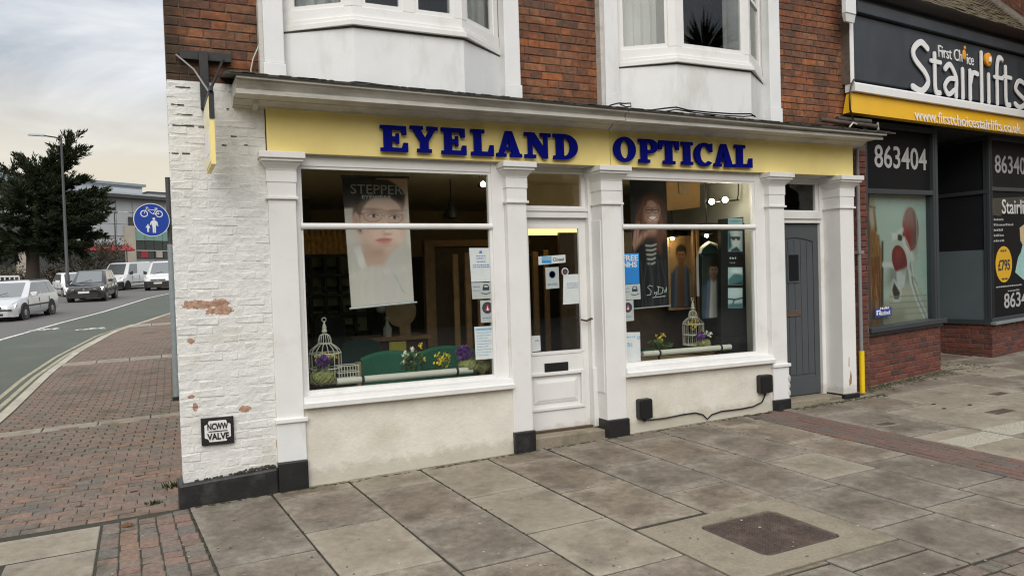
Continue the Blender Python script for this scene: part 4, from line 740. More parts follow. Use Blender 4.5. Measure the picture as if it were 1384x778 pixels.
CJ = [[-1.45, -2.35, -3.3], [-.20, -1.105, -2.07, -3.0], [-.43, -1.38, -2.3, -3.2], [-.10, -1.02, -1.95, -2.8], [-.36, -1.30, -2.25, -3.35], [-.08, -.95, -1.75, -2.65, -3.5], [-.30, -1.17, -2.3, -3.1], [-.62, -1.5, -2.15, -3.0], [-.35, -1.2, -2.0, -2.85]]
for k in range(9):
    js = [.03] + CJ[k] + [CJ[k][-1]-.92*(i+1) for i in range(3)]
    for a, c in zip(js[:-1], js[1:]):
        if a < -3.6: continue
        for r in rects(US[k], US[k+1], max(c, -3.78), a): slab(*r, M['slab2'] if random.random() < .12 else M['slab'], PV)
# right of the block band
R2 = [6.66, 7.42, 8.15, 8.95, 9.7, 10.45, 11.2, 11.95, 12.8, 13.7, 14.6]
special = {}
for k in range(len(R2)-1):
    u0, u1 = R2[k], R2[k+1]; um = (u0+u1)/2
    top = .05 if um < 8.0 else (.40+.15*(um-8.5) if um < 10.3 else (1.95 if um < 12.3 else 1.2+.15*(um-12.5)))
    v = top; first = True
    while v > -4.6:
        l = random.choice((.55, .75, .95, 1.1)) if not first else random.uniform(.3, .8); first = False
        mt = M['slab2'] if random.random() < .22 else M['slab']
        vv = max(v-l, -5)
        if k in (0, 1) and vv < -1.70 and v > -1.95: pass
        slab(u0, u1, vv, v, mt, PV); v = vv
slab(6.68, 7.40, -2.16, -1.86, M['pebble'], PV, topz=.006, tilt=.001); slab(7.42, 8.13, -2.10, -1.80, M['pebble'], PV, topz=.006, tilt=.001)
# red-grey block band running out from the wall
nrow = 6; pw_ = .093
for r_ in range(nrow):
    v = .02 - (.1 if r_ % 2 else 0)
    while v > -4.4:
        slab(6.105+r_*pw_, 6.105+(r_+1)*pw_-.002, v-.205, v, M['bandpaver'], PV, 'block_paver', g=.003, c=.004, tilt=.003); v -= .205
# row of setts along the outer edge of the slabs
for r_ in range(5):
    u = 1.6+(.1 if r_ % 2 else 0)
    while u < 6.1:
        l = random.uniform(.17, .26); slab(u, u+l, -3.785-.13*(r_+1), -3.785-.13*r_, M['paver'], PV, 'sett', g=.007, c=.012, tilt=.005); u += l
# manhole surround and cover
def rr(u0, u1, v0, v1, r): 
    P = []
    for cu_, cv_, a in ((u1-r, v1-r, 0), (u0+r, v1-r, 90), (u0+r, v0+r, 180), (u1-r, v0+r, 270)): P += arc(cu_, cv_, r, r, a, a+90, 4)
    return P
A_, B_, C_, D_ = SUR; c4 = [G(946, 712), G(1040, 690), G(1134, 722), G(1040, 752)]
mu0 = sum(p.x+.069*p.y for p in (c4[0], c4[3]))/2; mu1 = sum(p.x+.069*p.y for p in c4[1:3])/2; mv0 = (c4[2].y+c4[3].y)/2; mv1 = (c4[0].y+c4[1].y)/2
inn = rr(mu0-.012, mu1+.012, mv0-.012, mv1+.012, .06); outr = [(B_-.005, D_-.005)]*5 + [(A_+.005, D_-.005)]*5 + [(A_+.005, C_+.005)]*5 + [(B_-.005, C_+.005)]*5
b = B(); n_ = len(inn); i0 = len(b.V)
for z in (0.001, -.05):
    for P in (outr, inn): b.V += [gfun(u, v, z) for u, v in P]
for j in range(n_):
    k = (j+1) % n_; b.F += [(j, k, n_+k, n_+j), (n_+j, n_+k, 3*n_+k, 3*n_+j), (k, j, 2*n_+j, 2*n_+k)]
bm_ = b.o('concrete_surround', M['conc'], PV)
MC = thing('manhole_cover', 'large rusty manhole cover set in a sandy concrete square in the slabs', 'manhole cover', tuple(gfun((mu0+mu1)/2, (mv0+mv1)/2)))
b = B(); P = rr(mu0, mu1, mv0, mv1, .05); k_ = len(P); b.V += [gfun(u, v, -.05) for u, v in P] + [gfun(u, v, -.004) for u, v in P]; b.F += [tuple(range(k_, 2*k_))] + [(j, (j+1) % k_, k_+(j+1) % k_, k_+j) for j in range(k_)]
b.o('cover', M['rust'], MC)
b = B(); nx, ny = 26, 24
for i in range(nx):
    for j in range(ny):
        u = mu0+.035+(mu1-mu0-.07)*i/(nx-1); v = mv0+.035+(mv1-mv0-.07)*j/(ny-1); s = .0085
        V = [gfun(u-s, v-s, -.005), gfun(u+s, v-s, -.005), gfun(u+s, v+s, -.005), gfun(u-s, v+s, -.005), gfun(u-s*.6, v-s*.6, .001), gfun(u+s*.6, v-s*.6, .001), gfun(u+s*.6, v+s*.6, .001), gfun(u-s*.6, v+s*.6, .001)]
        i_ = len(b.V); b.V += V; b.F += [(i_+4, i_+5, i_+6, i_+7)] + [(i_+q, i_+(q+1) % 4, i_+4+(q+1) % 4, i_+4+q) for q in range(4)]
b.o('studs', M['rust'], MC, kind='stuff')
for px, py, wv, hv_, lab in ((1197, 573, .23, .13, 'small rusty metal cover beside the red block band'), (1352, 556, .36, .17, 'wider rusty metal cover beyond the pebbled slab'), (1350, 532, .26, .14, 'small metal cover farthest back, before the recessed shop door')):
    p = G(px, py); u = p.x+.069*p.y; T = thing('stopcock_cover', lab, 'metal cover', tuple(p), 'small metal covers in the pavement')
    o = slab(u-wv/2, u+wv/2, p.y-hv_/2, p.y+hv_/2, M['rust'], T, 'lid', topz=.005, tilt=.0005); slab(u-wv/2-.02, u+wv/2+.02, p.y-hv_/2-.02, p.y+hv_/2+.02, M['conc'], T, 'rim', topz=.002, tilt=.0003)
# ------------------------------------------------------------------ side pavement: block pavers, stone cross bands, kerb
b = B(); yy = [-6+.5*i for i in range(0, 76)]
for y in yy:
    for x in (kx(y)+.1, max(kx(y)+.2, .20+.062*max(y, 0)) if y > 0 else .2): b.V.append(Vector((x, y, gz(x, y)-.0055)))
for j in range(len(yy)-1): b.F.append((2*j, 2*j+1, 2*j+3, 2*j+2))
SP = b.o('side_pavement', M['joint'], kind='structure')
def gw(x, y, dz=0): return Vector((x, y, gz(x, y)+dz))
ex = B(); nsp = 0
def paver(x0, x1, y0, y1, mt=None, force=False):
    global nsp
    if nsp < 285 or force: slab(x0, x1, y0, y1, mt or M['paver'], SP, 'block_paver', g=.0035, c=.004, tilt=.004, th=.04, fn=gw); nsp += 1
    else:
        z = random.uniform(-.003, .003); c = .005; g = .004
        P = [(x0+g, y0+g), (x1-g, y0+g), (x1-g, y1-g), (x0+g, y1-g)]; Q = [(x0+g+c, y0+g+c), (x1-g-c, y0+g+c), (x1-g-c, y1-g-c), (x0+g+c, y1-g-c)]
        i = len(ex.V); ex.V += [gw(*p, -.02) for p in P] + [gw(*p, z) for p in Q]; ex.F += [(i+4, i+5, i+6, i+7)] + [(i+q, i+(q+1) % 4, i+4+(q+1) % 4, i+4+q) for q in range(4)]
# columns beside the corner
for cidx, x in enumerate((-.380, -.257, -.134, -.011, .112)):
    y = -.02 + (.0 if cidx != 4 else -.02)-random.random()*.1
    if cidx == 4: y = -.03
    while y > -2.3:
        l = random.choice((.115, .2, .12, .12)); sk = .0
        slab(x-.068*y*(cidx/5.)+0, x+.1215-.068*y*((cidx+1)/5.), y-l, y, M['paver'], SP, 'block_paver', g=.0035, c=.007, tilt=.006, th=.04, fn=gw); y -= l; nsp += 1
# concrete slabs at the near left
for (x0, x1, y0, y1) in ((-1.45, -.385, -.62, -.10), (-.95, -.385, -1.35, -.63), (-1.75, -.96, -1.35, -.63), (-.95, -.385, -2.2, -1.36), (-1.75, -.96, -2.2, -1.36), (-2.2, -1.46, -.62, -.1)): slab(x0, x1, y0, y1, M['slab2'], SP, 'slab', fn=gw)
bands = [(3.98, 4.28), (10.6, 11.15), (19.2, 20.2)]
y = .0; row = 0
while y < 30:
    inb = [q for q in bands if q[0] <= y < q[1]]
    if inb:
        q = inb[0]; x = kx(y)+.16; xe = .20+.062*y
        while x < xe-.05:
            x2 = min(x+.6, xe); slab(x, x2, q[0], q[1], M['slab2'], SP, 'slab', fn=gw, tilt=.001); x = x2
        y = q[1]; continue
    x = kx(y+.06)+.17 + (0 if row % 2 else -.0); xe = .21+.062*y if y > .3 else -.0+.2; xe = xe if y > .12 else .17
    first = True; hx = .112
    while x < xe-.02:
        l = .222 if not (first and row % 2) else .11; first = False
        x2 = min(x+l, xe)
        sk = .0
        if -1.9 < x: paver(x, x2, y, y+.112 if y < 9 else y+.112)
        x = x2
    y += .113; row += 1
ex.o('far_paving', M['paverstuff'], SP, kind='stuff')
# kerb stones
y = -5.0; kb = B()
while y < 58:
    l = .9; x0, x1 = kx(y), kx(y+l)
    V = []
    for (dx, dz) in ((0, -.15), (.15, -.15), (.15, .004), (.012, .004), (0, -.012)):
        V.append((dx, dz))
    fr_pts0 = [Vector((x0+dx, y+.006, gz(x0, y)+dz)) for dx, dz in V]; fr_pts1 = [Vector((x1+dx, y+l-.006, gz(x1, y+l)+dz)) for dx, dz in V]
    bb_ = B() if y < 24 else kb
    i = len(bb_.V); bb_.V += fr_pts0 + fr_pts1; bb_.F += [(i, i+1, i+2, i+3, i+4), (i+9, i+8, i+7, i+6, i+5)] + [(i+q, i+(q+1) % 5, i+5+(q+1) % 5, i+5+q) for q in range(5)]
    if y < 24: bb_.o('kerb_stone', M['kerb'], SP)
    y += l
kb.o('far_kerb', M['kerb'], SP, kind='stuff')
# moss, weeds and leaves
def tuft(c, s, n, lab=None):
    b = B()
    for k in range(n):
        a = random.uniform(0, 6.28); r = random.uniform(0, s); x, y = c[0]+r*math.cos(a), c[1]+r*math.sin(a)*.8; h = random.uniform(.3, 1)*s*.55; d = random.uniform(0, 6.28); w_ = .006+.1*s*random.random()
        z = gz(x, y); b.poly([(x-w_*math.cos(d), y-w_*math.sin(d), z-.01), (x+w_*math.cos(d), y+w_*math.sin(d), z-.01), (x+h*.6*math.cos(a+1), y+h*.6*math.sin(a+1), z+h)])
    o = b.o('weed', M['moss'], kind=None); return tag(o, lab, 'weed', 'weeds in the paving')
for px, py, s, n, lab in ((243, 656, .13, 90, 'mossy weed growing at the corner of the black plinth'), (208, 680, .07, 60, 'small green weed between the block pavers left of the corner')): p = G(px, py); tuft(p, s, n, lab)
b = B()
for k in range(900):      # moss along the wall foot and in the pavers by the wall
    t = random.random()
    if t < .45: x = random.uniform(8.3, 10.4); y = .32+.15*(x-8.5)-abs(random.gauss(0, .10))
    elif t < .62: x = random.uniform(10.3, 11.2); y = .6+random.gauss(0, .2)
    elif t < .8: x = random.uniform(6.8, 8.3); y = -.06-abs(random.gauss(0, .04))
    else: x = random.uniform(.3, 6.6); y = -.035-abs(random.gauss(0, .015))
    s = random.uniform(.005, .018); b.ell((x, y, gz(x, y)+.001), (s*1.6, s, .004), 5)
b.o('ground_moss', M['moss'], kind='stuff')
p = G(172, 712); b = B()
b.poly([(p.x-.05, p.y, p.z+.015), (p.x, p.y-.025, p.z+.008), (p.x+.05, p.y+.005, p.z+.02), (p.x, p.y+.035, p.z+.03)]); b.poly([(p.x-.01, p.y-.01, p.z+.012), (p.x+.03, p.y-.03, p.z+.012), (p.x+.02, p.y, p.z+.03)])
o = b.o('fallen_leaf', M['deadleaf']); sm = o.modifiers.new('solid', 'SOLIDIFY'); sm.thickness = .002; o['kind'] = 'thing'; tag(o, 'curled brown leaf lying on the block pavers', 'leaf')
b = B()
for k in range(170):      # grit, gum and crumbs scattered on the paving
    px, py = random.uniform(150, 1384), random.uniform(560, 778); p = G(px, py)
    if p.y > -.1: continue
    s = random.uniform(.003, .009); b.ell((p.x, p.y, p.z+.004), (s*1.4, s, .003), 5)
b.o('grit', M['slab2'], kind='stuff')
b = B()
for px, py in ((187, 643), (181, 664), (107, 684), (1276, 552), (1311, 547), (1197, 535), (1262, 546), (1022, 566)): p = G(px, py); b.ell((p.x, p.y, p.z+.003), (.035, .02, .006), 7)
b.o('dark_spots', M['black'], kind='stuff')
b = B(); b2 = B()
for k in range(90):      # trodden gum and lichen spots
    px, py = random.uniform(300, 1384), random.uniform(575, 778); p = G(px, py)
    if p.y > -.12: continue
    s = random.uniform(.004, .012); (b if k % 3 else b2).lathe([(s, 0), (s*.9, .0022), (s*.3, .0026)], (p.x, p.y, p.z+.001), 7)
b.o('gum_spots', mat('trodden gum', (.10, .088, .074), .9, .2, 30), kind='stuff'); b2.o('lichen_spots', mat('pale lichen', (.42, .40, .34), .9, .2, 60), kind='stuff')
b = B()
for k in range(260):      # tufts of moss in the joints, mostly near the walls
    i = random.randrange(len(US)); y = -.05-abs(random.gauss(0, .9)); x = US[i]-.069*y+random.gauss(0, .003)
    if SUR[0] < US[i] < SUR[1] and SUR[2] < y < SUR[3]: continue
    s = random.uniform(.003, .009); b.ell((x, y, gz(x, y)-.003), (s*.8, s*2.2, .005), 5)
b.o('joint_moss', M['moss'], kind='stuff')
# ================================================================== the stairlift shop next door
NS = thing('stairlift_shop', 'low dark shop with brick base and mossy tiled roof beside the corner shop', 'shop', (10.5, .9, .2))
npx = lambda px, py, n=0: NB.pix(px, py, n)
S0, S1 = .02, 1.90                       # first window; entrance; second window from S2
S2, SE = 3.47, 9.0
# brick bases
nb = B(NB).box(S0-.1, S1, -.2, .80, -.35, -.02).o('brick_base', M['mortar2'], NS)
lay(NB, S0-.08, S1, .07, .815, M['brick2'], nb, n=-.02, proud=.008, course=.078, Ls=.235, off=0)
SF = Fr(NB.w(S1, 0, -.02), NB.n*-1)      # return into the entrance (not seen)
SL = Fr(NB.w(S2, 0, -1.05), NB.n)        # left cheek of the second window, seen from the entrance side
nb2 = B(NB).box(S2+.03, SE, -.2, .68, -.6, -.03).o('brick_base', M['mortar2'], NS); lay(NB, S2, S2+1.9, .16, .70, M['brick2'], nb2, n=-.03, proud=.008, off=1)
lay(NB, S2+1.9, SE, .16, .70, M['brick2'], nb2, n=-.03, proud=.008, off=1, limit=0, stuffmat=M['brick2'])
nb3 = B(SL).box(0, 1.0, -.2, .68, -.2, -.01).o('brick_base', M['mortar2'], NS); lay(SL, 0, 1.028, .16, .70, M['brick2'], nb3, n=-.01, proud=.008, off=0)
# first window: frame, sill, glass
f = B(NB).box(S0, S0+.085, .92, 3.66, -.12, 0).box(1.755, S1-.02, .92, 3.66, -.12, 0).box(S0+.085, 1.755, 2.70, 2.765, -.12, -.004).box(S0+.085, 1.755, 3.585, 3.66, -.12, -.004).o('window_frame', M['anthra'], NS, bev=.004)
B(NB).box(1.8, 1.803+.02, .95, 3.58, -.01, .004).o('frame_bead', M['anthra'], f)
B(NB).box(S0-.02, S1+.03, .86, .925, -.12, .075).o('sill', M['anthra'], f, bev=.006); B(NB).box(S0, S1, .815, .86, -.12, .03).o('sill', M['anthra'], f, bev=.004)
B(NB).box(S0+.085, 1.755, .925, 2.70, -.06, -.055).o('pane', M['glass'], f); B(NB).box(S0+.085, 1.755, 2.765, 3.585, -.06, -.052).o('vinyl_panel', M['signblack'], f)
u0, v0 = npx(1182, 226, -.05); u1, v1 = npx(1252, 201.5, -.05); vv = (v0+v1)/2
text('863404', NB, (u0, u1, vv-.155, vv+.155), -.051, .003, M['lettgrey'], 'lettering', f, bold=.012)
# second window
g = B(NB).box(S2, S2+.09, .72, 3.66, -.12, -.02).box(S2+.09, SE, 2.80, 2.86, -.12, -.024).box(S2+.09, SE, 3.6, 3.66, -.12, -.024).box(5.35, 5.43, .72, 3.66, -.12, -.02).o('window_frame', M['anthra'], NS, bev=.004)
B(NB).box(S2-.03, SE, .70, .745, -.12, .06).o('sill', M['galv'], g, bev=.004); B(NB).box(S2-.03, SE, .745, .80, -.12, .0).o('sill', M['anthra'], g, bev=.004)
B(NB).box(S2+.09, 5.35, .80, 2.80, -.08, -.05).o('vinyl_panel', M['signblack'], g); B(NB).box(S2+.09, 5.35, 2.86, 3.6, -.08, -.05).o('vinyl_panel', M['signblack'], g); B(NB).box(5.43, SE, .80, 3.6, -.08, -.05).o('vinyl_panel', M['signblack'], g)
u0, v0 = npx(1344.5, 235, -.05); u1, v1 = npx(1403, 213, -.05); vv = (v0+v1)/2
text('863404', NB, (u0, u0+1.27, vv-.145, vv+.145), -.049, .003, M['lettgrey'], 'lettering', g, bold=.012)
u0, v0 = npx(1354, 289, -.05); u1, v1 = npx(1400, 272, -.05); text('Stairlifts', NB, (u0, u0+1.10, v0, v0+.235), -.049, .003, M['lettwhite'], 'lettering', g, bold=.01)
for i, (t, wd) in enumerate(((0, .32), (0, .66), (0, .31), (0, .33), (0, .36))):
    u0, v0 = npx(1343, 298.5+i*7.2, -.05); words(NB, u0, u0+wd, v0+.006, .036, -.049, M['lettgrey'], g)
u0, v0 = npx(1357, 416, -.05); text('863404', NB, (u0, u0+1.2, v0-.01, v0+.235), -.049, .003, M['lettgrey'], 'lettering', g, bold=.012)
u0, v0 = npx(1346, 389, -.05); words(NB, u0, u0+.9, v0, .026, -.049, M['lettgrey'], g); u0, v0 = npx(1362, 394, -.05); words(NB, u0, u0+.4, v0, .026, -.049, M['lettgrey'], g)
# picture print at the window's right: seat and teal shape
u0, v0 = npx(1372, 385, -.05); P = [npx(x, y, -.05) for x, y in ((1384, 322), (1398, 318), (1410, 380), (1395, 388), (1372, 368), (1376, 348), (1380, 340))]; B(NB).prism(P, -.05, -.047).o('print_and_reflection', M['teal'], g)
P = [npx(x, y, -.05) for x, y in ((1378, 308), (1388, 300), (1405, 300), (1405, 335), (1386, 338), (1379, 325))]; B(NB).prism(P, -.05, -.0475).o('print_and_reflection', M['plaster'], g)
P = [npx(x, y, -.05) for x, y in ((1338, 268), (1384, 266), (1410, 272), (1408, 282), (1360, 281), (1352, 292), (1338, 290))]; B(NB).prism(P, -.05, -.0485).o('print_and_reflection', mat('painted brown reflection', (.05, .045, .03), .5, .3, 6), g)  # brown shape is a dark reflection on the pane, painted in
# recessed entrance
pn = B(SL).box(0, 1.03, .70, .78, -.1, .03).box(0, 1.03, 2.76, 2.82, -.08, .01).box(0, .05, .78, 3.66, -.08, .01).box(.98, 1.03, .78, 3.66, -.08, .008).box(0.05, .98, 3.6, 3.66, -.08, .01).o('entrance_screen', M['anthra'], NS, bev=.004)
B(SL).box(.05, .98, .78, 1.88, -.04, -.02).o('frosted_pane', M['frost'], pn); B(SL).box(.05, .98, 1.88, 2.76, -.04, -.02).o('dark_pane', M['darkglass'], pn); B(SL).box(.05, .98, 2.82, 3.6, -.04, -.02).o('dark_pane', M['darkglass'], pn)
B(NB).box(S1-.1, S2+.2, .1, 3.7, -1.25, -1.10).o('entrance_door', M['anthra'], NS); B(NB).box(S1+.2, S2-.2, .9, 2.6, -1.11, -1.08).o('dark_pane', M['darkglass'], NS)
B(NB).box(S1-.12, S1-.03, .0, 3.66, -1.15, -.12).o('entrance_screen', M['anthra'], NS)
B(NB).box(S1-.12, S1, -.2, .82, -1.15, -.30).o('entrance_wall', M['brick2'], NS)
B(NB).box(S1-.15, SE, 3.665, 3.72, -1.3, -.02).o('soffit', M['anthra'], NS)
# first window room: lining behind the poster
B(NB).box(.0, 1.8, .80, 3.66, -1.1, -1.05).o('room_wall', M['plasterw'], NS)
# body, roof
B(NB).box(-.50, SE, 3.72, 4.86, -.5, .20).o('upper_wall', M['signdark'], NS); B(NB).box(.0, SE, -.2, 4.8, -6, -1.3).o('shop_body', M['signdark'], NS)
a = npx(1190, 0, .40); c_ = npx(1384, 57.5, .40)
B(NB).box(-.60, SE, 4.86, 5.0, .10, .34).o('fascia_moulding', M['signdark'], NS, bev=.01); B(NB).box(-.60, SE, 5.0, 5.06, .12, .32).o('fascia_moulding', M['anthra'], NS)
B(NB).extr([(5.06, .2), (5.045, .30), (5.05, .40), (5.10, .45), (5.155, .46), (5.155, .44), (5.10, .42), (5.08, .38), (5.09, .2)], -.60, SE).o('gutter', M['blackp'], NS, smooth=40)
k_a, k_b, k_c = npx(1144, 27, .40), npx(1157.5, 20, .40), npx(1150, 18, .40); wc = B(NB).box(k_a[0], k_b[0], k_c[1], 5.3, .34, .40).o('end_bracket', M['white2'], NS, bev=.006); B(NB).hexa([(k_a[0]+.04, k_a[1], .34), (k_b[0], k_a[1], .34), (k_b[0], k_a[1], .37), (k_a[0]+.04, k_a[1], .37), (k_a[0], k_c[1]-.005, .34), (k_b[0], k_c[1]-.005, .34), (k_b[0], k_c[1]-.005, .39), (k_a[0], k_c[1]-.005, .39)]).o('bracket_foot', M['white2'], wc)
# roof: plane rising backwards, with individual tiles
sl_ = math.radians(44); RF = Fr(NB.w(0, 5.13, .40), NB.u, (NB.v*math.sin(sl_) - NB.n*math.cos(sl_)))
rs = B(RF).box(-.62, SE, 0, 3.6, -.10, -.02).o('roof', M['lead'], NS)
VX = lambda v: 2.9 + v*.12                                   # the roof meets a brick wall on its right
tm = B(); tb = brick_variants('tile', .165, .17, .012, .003, M['tile']); cnt = 0; rest = B(RF)
for row in range(26):
    v = -.03+row*.105; u = -.62 + (.085 if row % 2 else 0)
    while u < 5.6:
        if u < 2.95+v*.1+1.7:
            if cnt < 296 and row < 14 and u > -.4:
                o = bpy.data.objects.new('tile', tb[cnt % 4]); link(o, rs); o.matrix_basis = RF.m4(u+random.uniform(-.004, .004), v, .022+random.uniform(-.006, .008)) @ Matrix.Rotation(math.radians(5), 4, 'X') @ Matrix.Rotation(random.uniform(-.02, .02), 4, 'Y'); cnt += 1
            else: rest.hexa([(u, v, 0), (u+.165, v, 0), (u+.165, v+.17, -.012), (u, v+.17, -.012), (u, v, .02), (u+.165, v, .02), (u+.165, v+.17, .004), (u, v+.17, .004)])
        u += .17
rest.o('tiling', M['tile'], rs, kind='stuff')
# party wall of bright brick rising at the right, with its mortar flashing
e0 = npx(1336, 0, -.5); 
def roofpt(px, py, n=.03): return RF.pix(px, py, n)
q0, q1, q2 = roofpt(1334, -4), roofpt(1384, 33), roofpt(1400, 45)
d = (q1[0]-q0[0], q1[1]-q0[1])
fl = B(RF); e1 = (q1[0]+d[0]*.5, q1[1]+d[1]*.5); e0 = (q0[0]-d[0]*1.2, q0[1]-d[1]*1.2)
fl.tube([(e0[0], e0[1], .03), (q0[0], q0[1], .03), (q1[0], q1[1], .03), (e1[0], e1[1], .03)], .075, 8); fl.o('ridge_flashing', M['slab'], NS, smooth=50)
nd_ = Vector((d[0], d[1])).normalized(); BW = Fr(RF.w(e0[0]+.06, e0[1]+.06, 0), RF.u*nd_.x+RF.v*nd_.y)
Lw = math.hypot(e1[0]-e0[0], e1[1]-e0[1]); bw = B(BW).box(0, Lw+2, -1.0, 1.6, -.5, -.12).o('gable_wall', M['mortar2'], NS)
lay(BW, 0, Lw+2, -.3, 1.1, mat('bright red brick', None, .8, .2, 20, .5, 100, ramp=[(.36, .12, .055), (.42, .15, .07), (.30, .09, .045), (.46, .17, .08)]), bw, n=-.12, off=1, limit=90, stuffmat=M['brickstuff'])
# ------------------------------------------------------------------ its sign: slate board, white bar, amber strip
SG = thing('stairlift_sign', 'dark slate sign with raised white Stairlifts lettering above an amber strip', 'shop sign', tuple(NB.w(1.5, 3.7, .3)))
e_u = npx(1153.2, 60, .285)[0]; bd = B(NB).box(e_u, SE, 4.06, 4.84, .18, .285).o('board', M['signdark'], SG)
e_a, e_b = npx(1150, 112, .29), npx(1153.2, 26, .29); B(NB).box(e_a[0], e_b[0]-.002, e_a[1], e_b[1], .282, .29).o('edge_strip', M['lettwhite'], SG); B(NB).box(e_a[0]+.004, e_b[0]-.003, e_a[1], e_b[1], .0, .2815).o('return_board', M['mortar'], SG)
wb0, wb1 = npx(1156, 122.5, .335), npx(1156, 111.5, .335); B(NB).extr([(wb0[1], .29), (wb0[1], .335), (wb1[1]-.01, .335), (wb1[1]+.012, .315), (wb1[1]+.012, .2), (wb0[1], .2)], wb0[0], SE).o('white_bar', M['lettwhite'], SG)
B(NB).hexa([(-.74, 3.635, .20), (SE, 3.635, .20), (SE, 3.635, .31), (-.74, 3.635, .31), (-.66, 3.888, .20), (SE, 3.888, .20), (SE, 3.888, .28), (-.66, 3.888, .28)]).o('amber_strip', M['amber'], SG)
def srect(x0, y0, x1, y1, n): 
    u0, v0 = npx(x0, y0, n); u1, v1 = npx(x1, y1, n); return u0, u1, v0, v1
u0 = npx(1234, 90, .33)[0]; u1 = npx(1396, 130, .33)[0]; vb = npx(1234, 121.5, .33)[1]; vt = npx(1256, 56, .33)[1]
def strokes(ps, r): return ps
LW = .041
def stroke_letter(name, paths, mt=None):
    """rounded stroke letter: a sausage of constant width, raised off the board"""
    b = B(NB)
    for ps, r in paths:
        n_ = len(ps); k = 8
        Pp = [Vector(p) for p in ps]; nor = []
        for i in range(n_):
            d = (Pp[min(i+1, n_-1)]-Pp[max(i-1, 0)]).normalized(); nor.append(Vector((-d.y, d.x)))
        o_ = [tuple(p+q*r) for p, q in zip(Pp, nor)]; i_ = [tuple(p-q*r) for p, q in zip(Pp, nor)]
        d0 = math.degrees(math.atan2(nor[0].y, nor[0].x)); d1 = math.degrees(math.atan2(-nor[-1].y, -nor[-1].x))
        cap0 = arc(Pp[0].x, Pp[0].y, r, r, d0, d0+180, 6)[1:-1]; cap1 = arc(Pp[-1].x, Pp[-1].y, r, r, d1, d1+180, 6)[1:-1]
        outl = o_[::-1] + cap0 + i_ + cap1
        cu = glyph([outl]); co = [v.co.copy() for v in cu.vertices]; nlo = .30+len(b.V)*1e-7
        i0 = len(b.V); b.V += [NB.w(c.x, c.y, .303+(c.z+.02)/.04*.014 + .0006*len(b.F)/50) for c in co]; b.F += [tuple(i0+v for v in p.vertices) for p in cu.polygons]; bpy.data.meshes.remove(cu)
    return b.o(name, mt or M['lettwhite'], SG)
def X_(px): return npx(px, 105, .33)[0]
H0, H1 = vb, vt-.05; XH = H0+(H1-H0)*.66; w_ = LW
def bez(P, k=14):
    P = [Vector(p) for p in P]; out = []
    for i in range(len(P)-1):
        p0, p1, p2, p3 = P[max(i-1, 0)], P[i], P[i+1], P[min(i+2, len(P)-1)]
        for j in range(k//2):
            t = j/(k//2); out.append(tuple(.5*((2*p1)+(-p0+p2)*t+(2*p0-5*p1+4*p2-p3)*t*t+(-p0+3*p1-3*p2+p3)*t**3)))
    out.append(tuple(P[-1])); return out
h = H1-H0
xs0, xs1 = X_(1236), X_(1256); stroke_letter('letter', [(bez([(xs1, H0+h*.93), (xs0+(xs1-xs0)*.55, H0+h*1.03), (xs0+.03, H0+h*.86), (xs0+.05, H0+h*.66), (xs1-.06, H0+h*.40), (xs1, H0+h*.20), (xs0+(xs1-xs0)*.55, H0+h*.02), (xs0-.01, H0+h*.08)]), w_)])
x = X_(1265.5); stroke_letter('letter', [([(x, XH+.12), (x, XH-.1), (x, H0+h*.25)] + bez([(x, H0+h*.2), (x+.03, H0+h*.05), (x+.12, H0+h*.04)])[1:], w_*.9), ([(x-.10, XH+.02), (x+.15, XH+.02)], w_*.7)])
x0, x1 = X_(1278.5), X_(1294); stroke_letter('letter', [(bez([(x0+.02, XH-.05), (x0+.15, XH+.02), (x1, XH-.14), (x1, H0+.1), (x1, H0+.02)]), w_*.9), (bez([(x1-.03, H0+h*.40), (x0+.12, H0+h*.38), (x0, H0+h*.2), (x0+.10, H0+.03), (x1-.05, H0+h*.16)]), w_*.8)])
x = X_(1303); stroke_letter('letter', [([(x, XH-.01), (x, H0+.02)], w_*.9)])
x = X_(1313); x1 = X_(1323); stroke_letter('letter', [([(x, XH-.01), (x, H0+.02)], w_*.9), (bez([(x+.02, XH-.16), (x+.08, XH-.03), (x1, XH-.03)]), w_*.85)])
x = X_(1328.5); stroke_letter('letter', [([(x, H1+.07), (x, H0+.01)], w_*.9)])
x = X_(1338); stroke_letter('letter', [([(x, XH-.01), (x, H0+.02)], w_*.9)])
x = X_(1349.5); stroke_letter('letter', [(bez([(x+.16, H1+.04), (x+.06, H1+.06), (x, H1-.10), (x, XH-.2), (x, H0+.02)]), w_*.9), ([(x-.09, XH-.02), (x+.16, XH-.02)], w_*.7)])
x = X_(1361); stroke_letter('letter', [([(x, XH+.16), (x, XH-.1), (x, H0+h*.25)] + bez([(x, H0+h*.2), (x+.03, H0+h*.05), (x+.12, H0+h*.04)])[1:], w_*.9), ([(x-.06, XH+.015), (x+.17, XH+.015)], w_*.7)])
x0, x1 = X_(1373.5), X_(1388); stroke_letter('letter', [(bez([(x1, XH-.04), (x0+.14, XH), (x0+.02, XH-.12), (x0+.10, H0+h*.36), (x1, H0+h*.18), (x0+.16, H0+.02), (x0, H0+.06)]), w_*.85)])
u, v = npx(1336.5, 80.5, .33); dd = B(NB).lathe([(.098, 0), (.098, .03), (.085, .038)], (u, v, .30), 20); dd.o('dot', M['orange'], SG, smooth=40)
B(NB).tube([(u, v-.04, .345), (u, v+.03, .345)], .022, 8).o('dot_figure', M['lettwhite'], SG)
a = npx(1269, 75, .30); c_ = npx(1316, 84, .30); tt = (npx(1267, 58.5, .30)[1]-a[1])
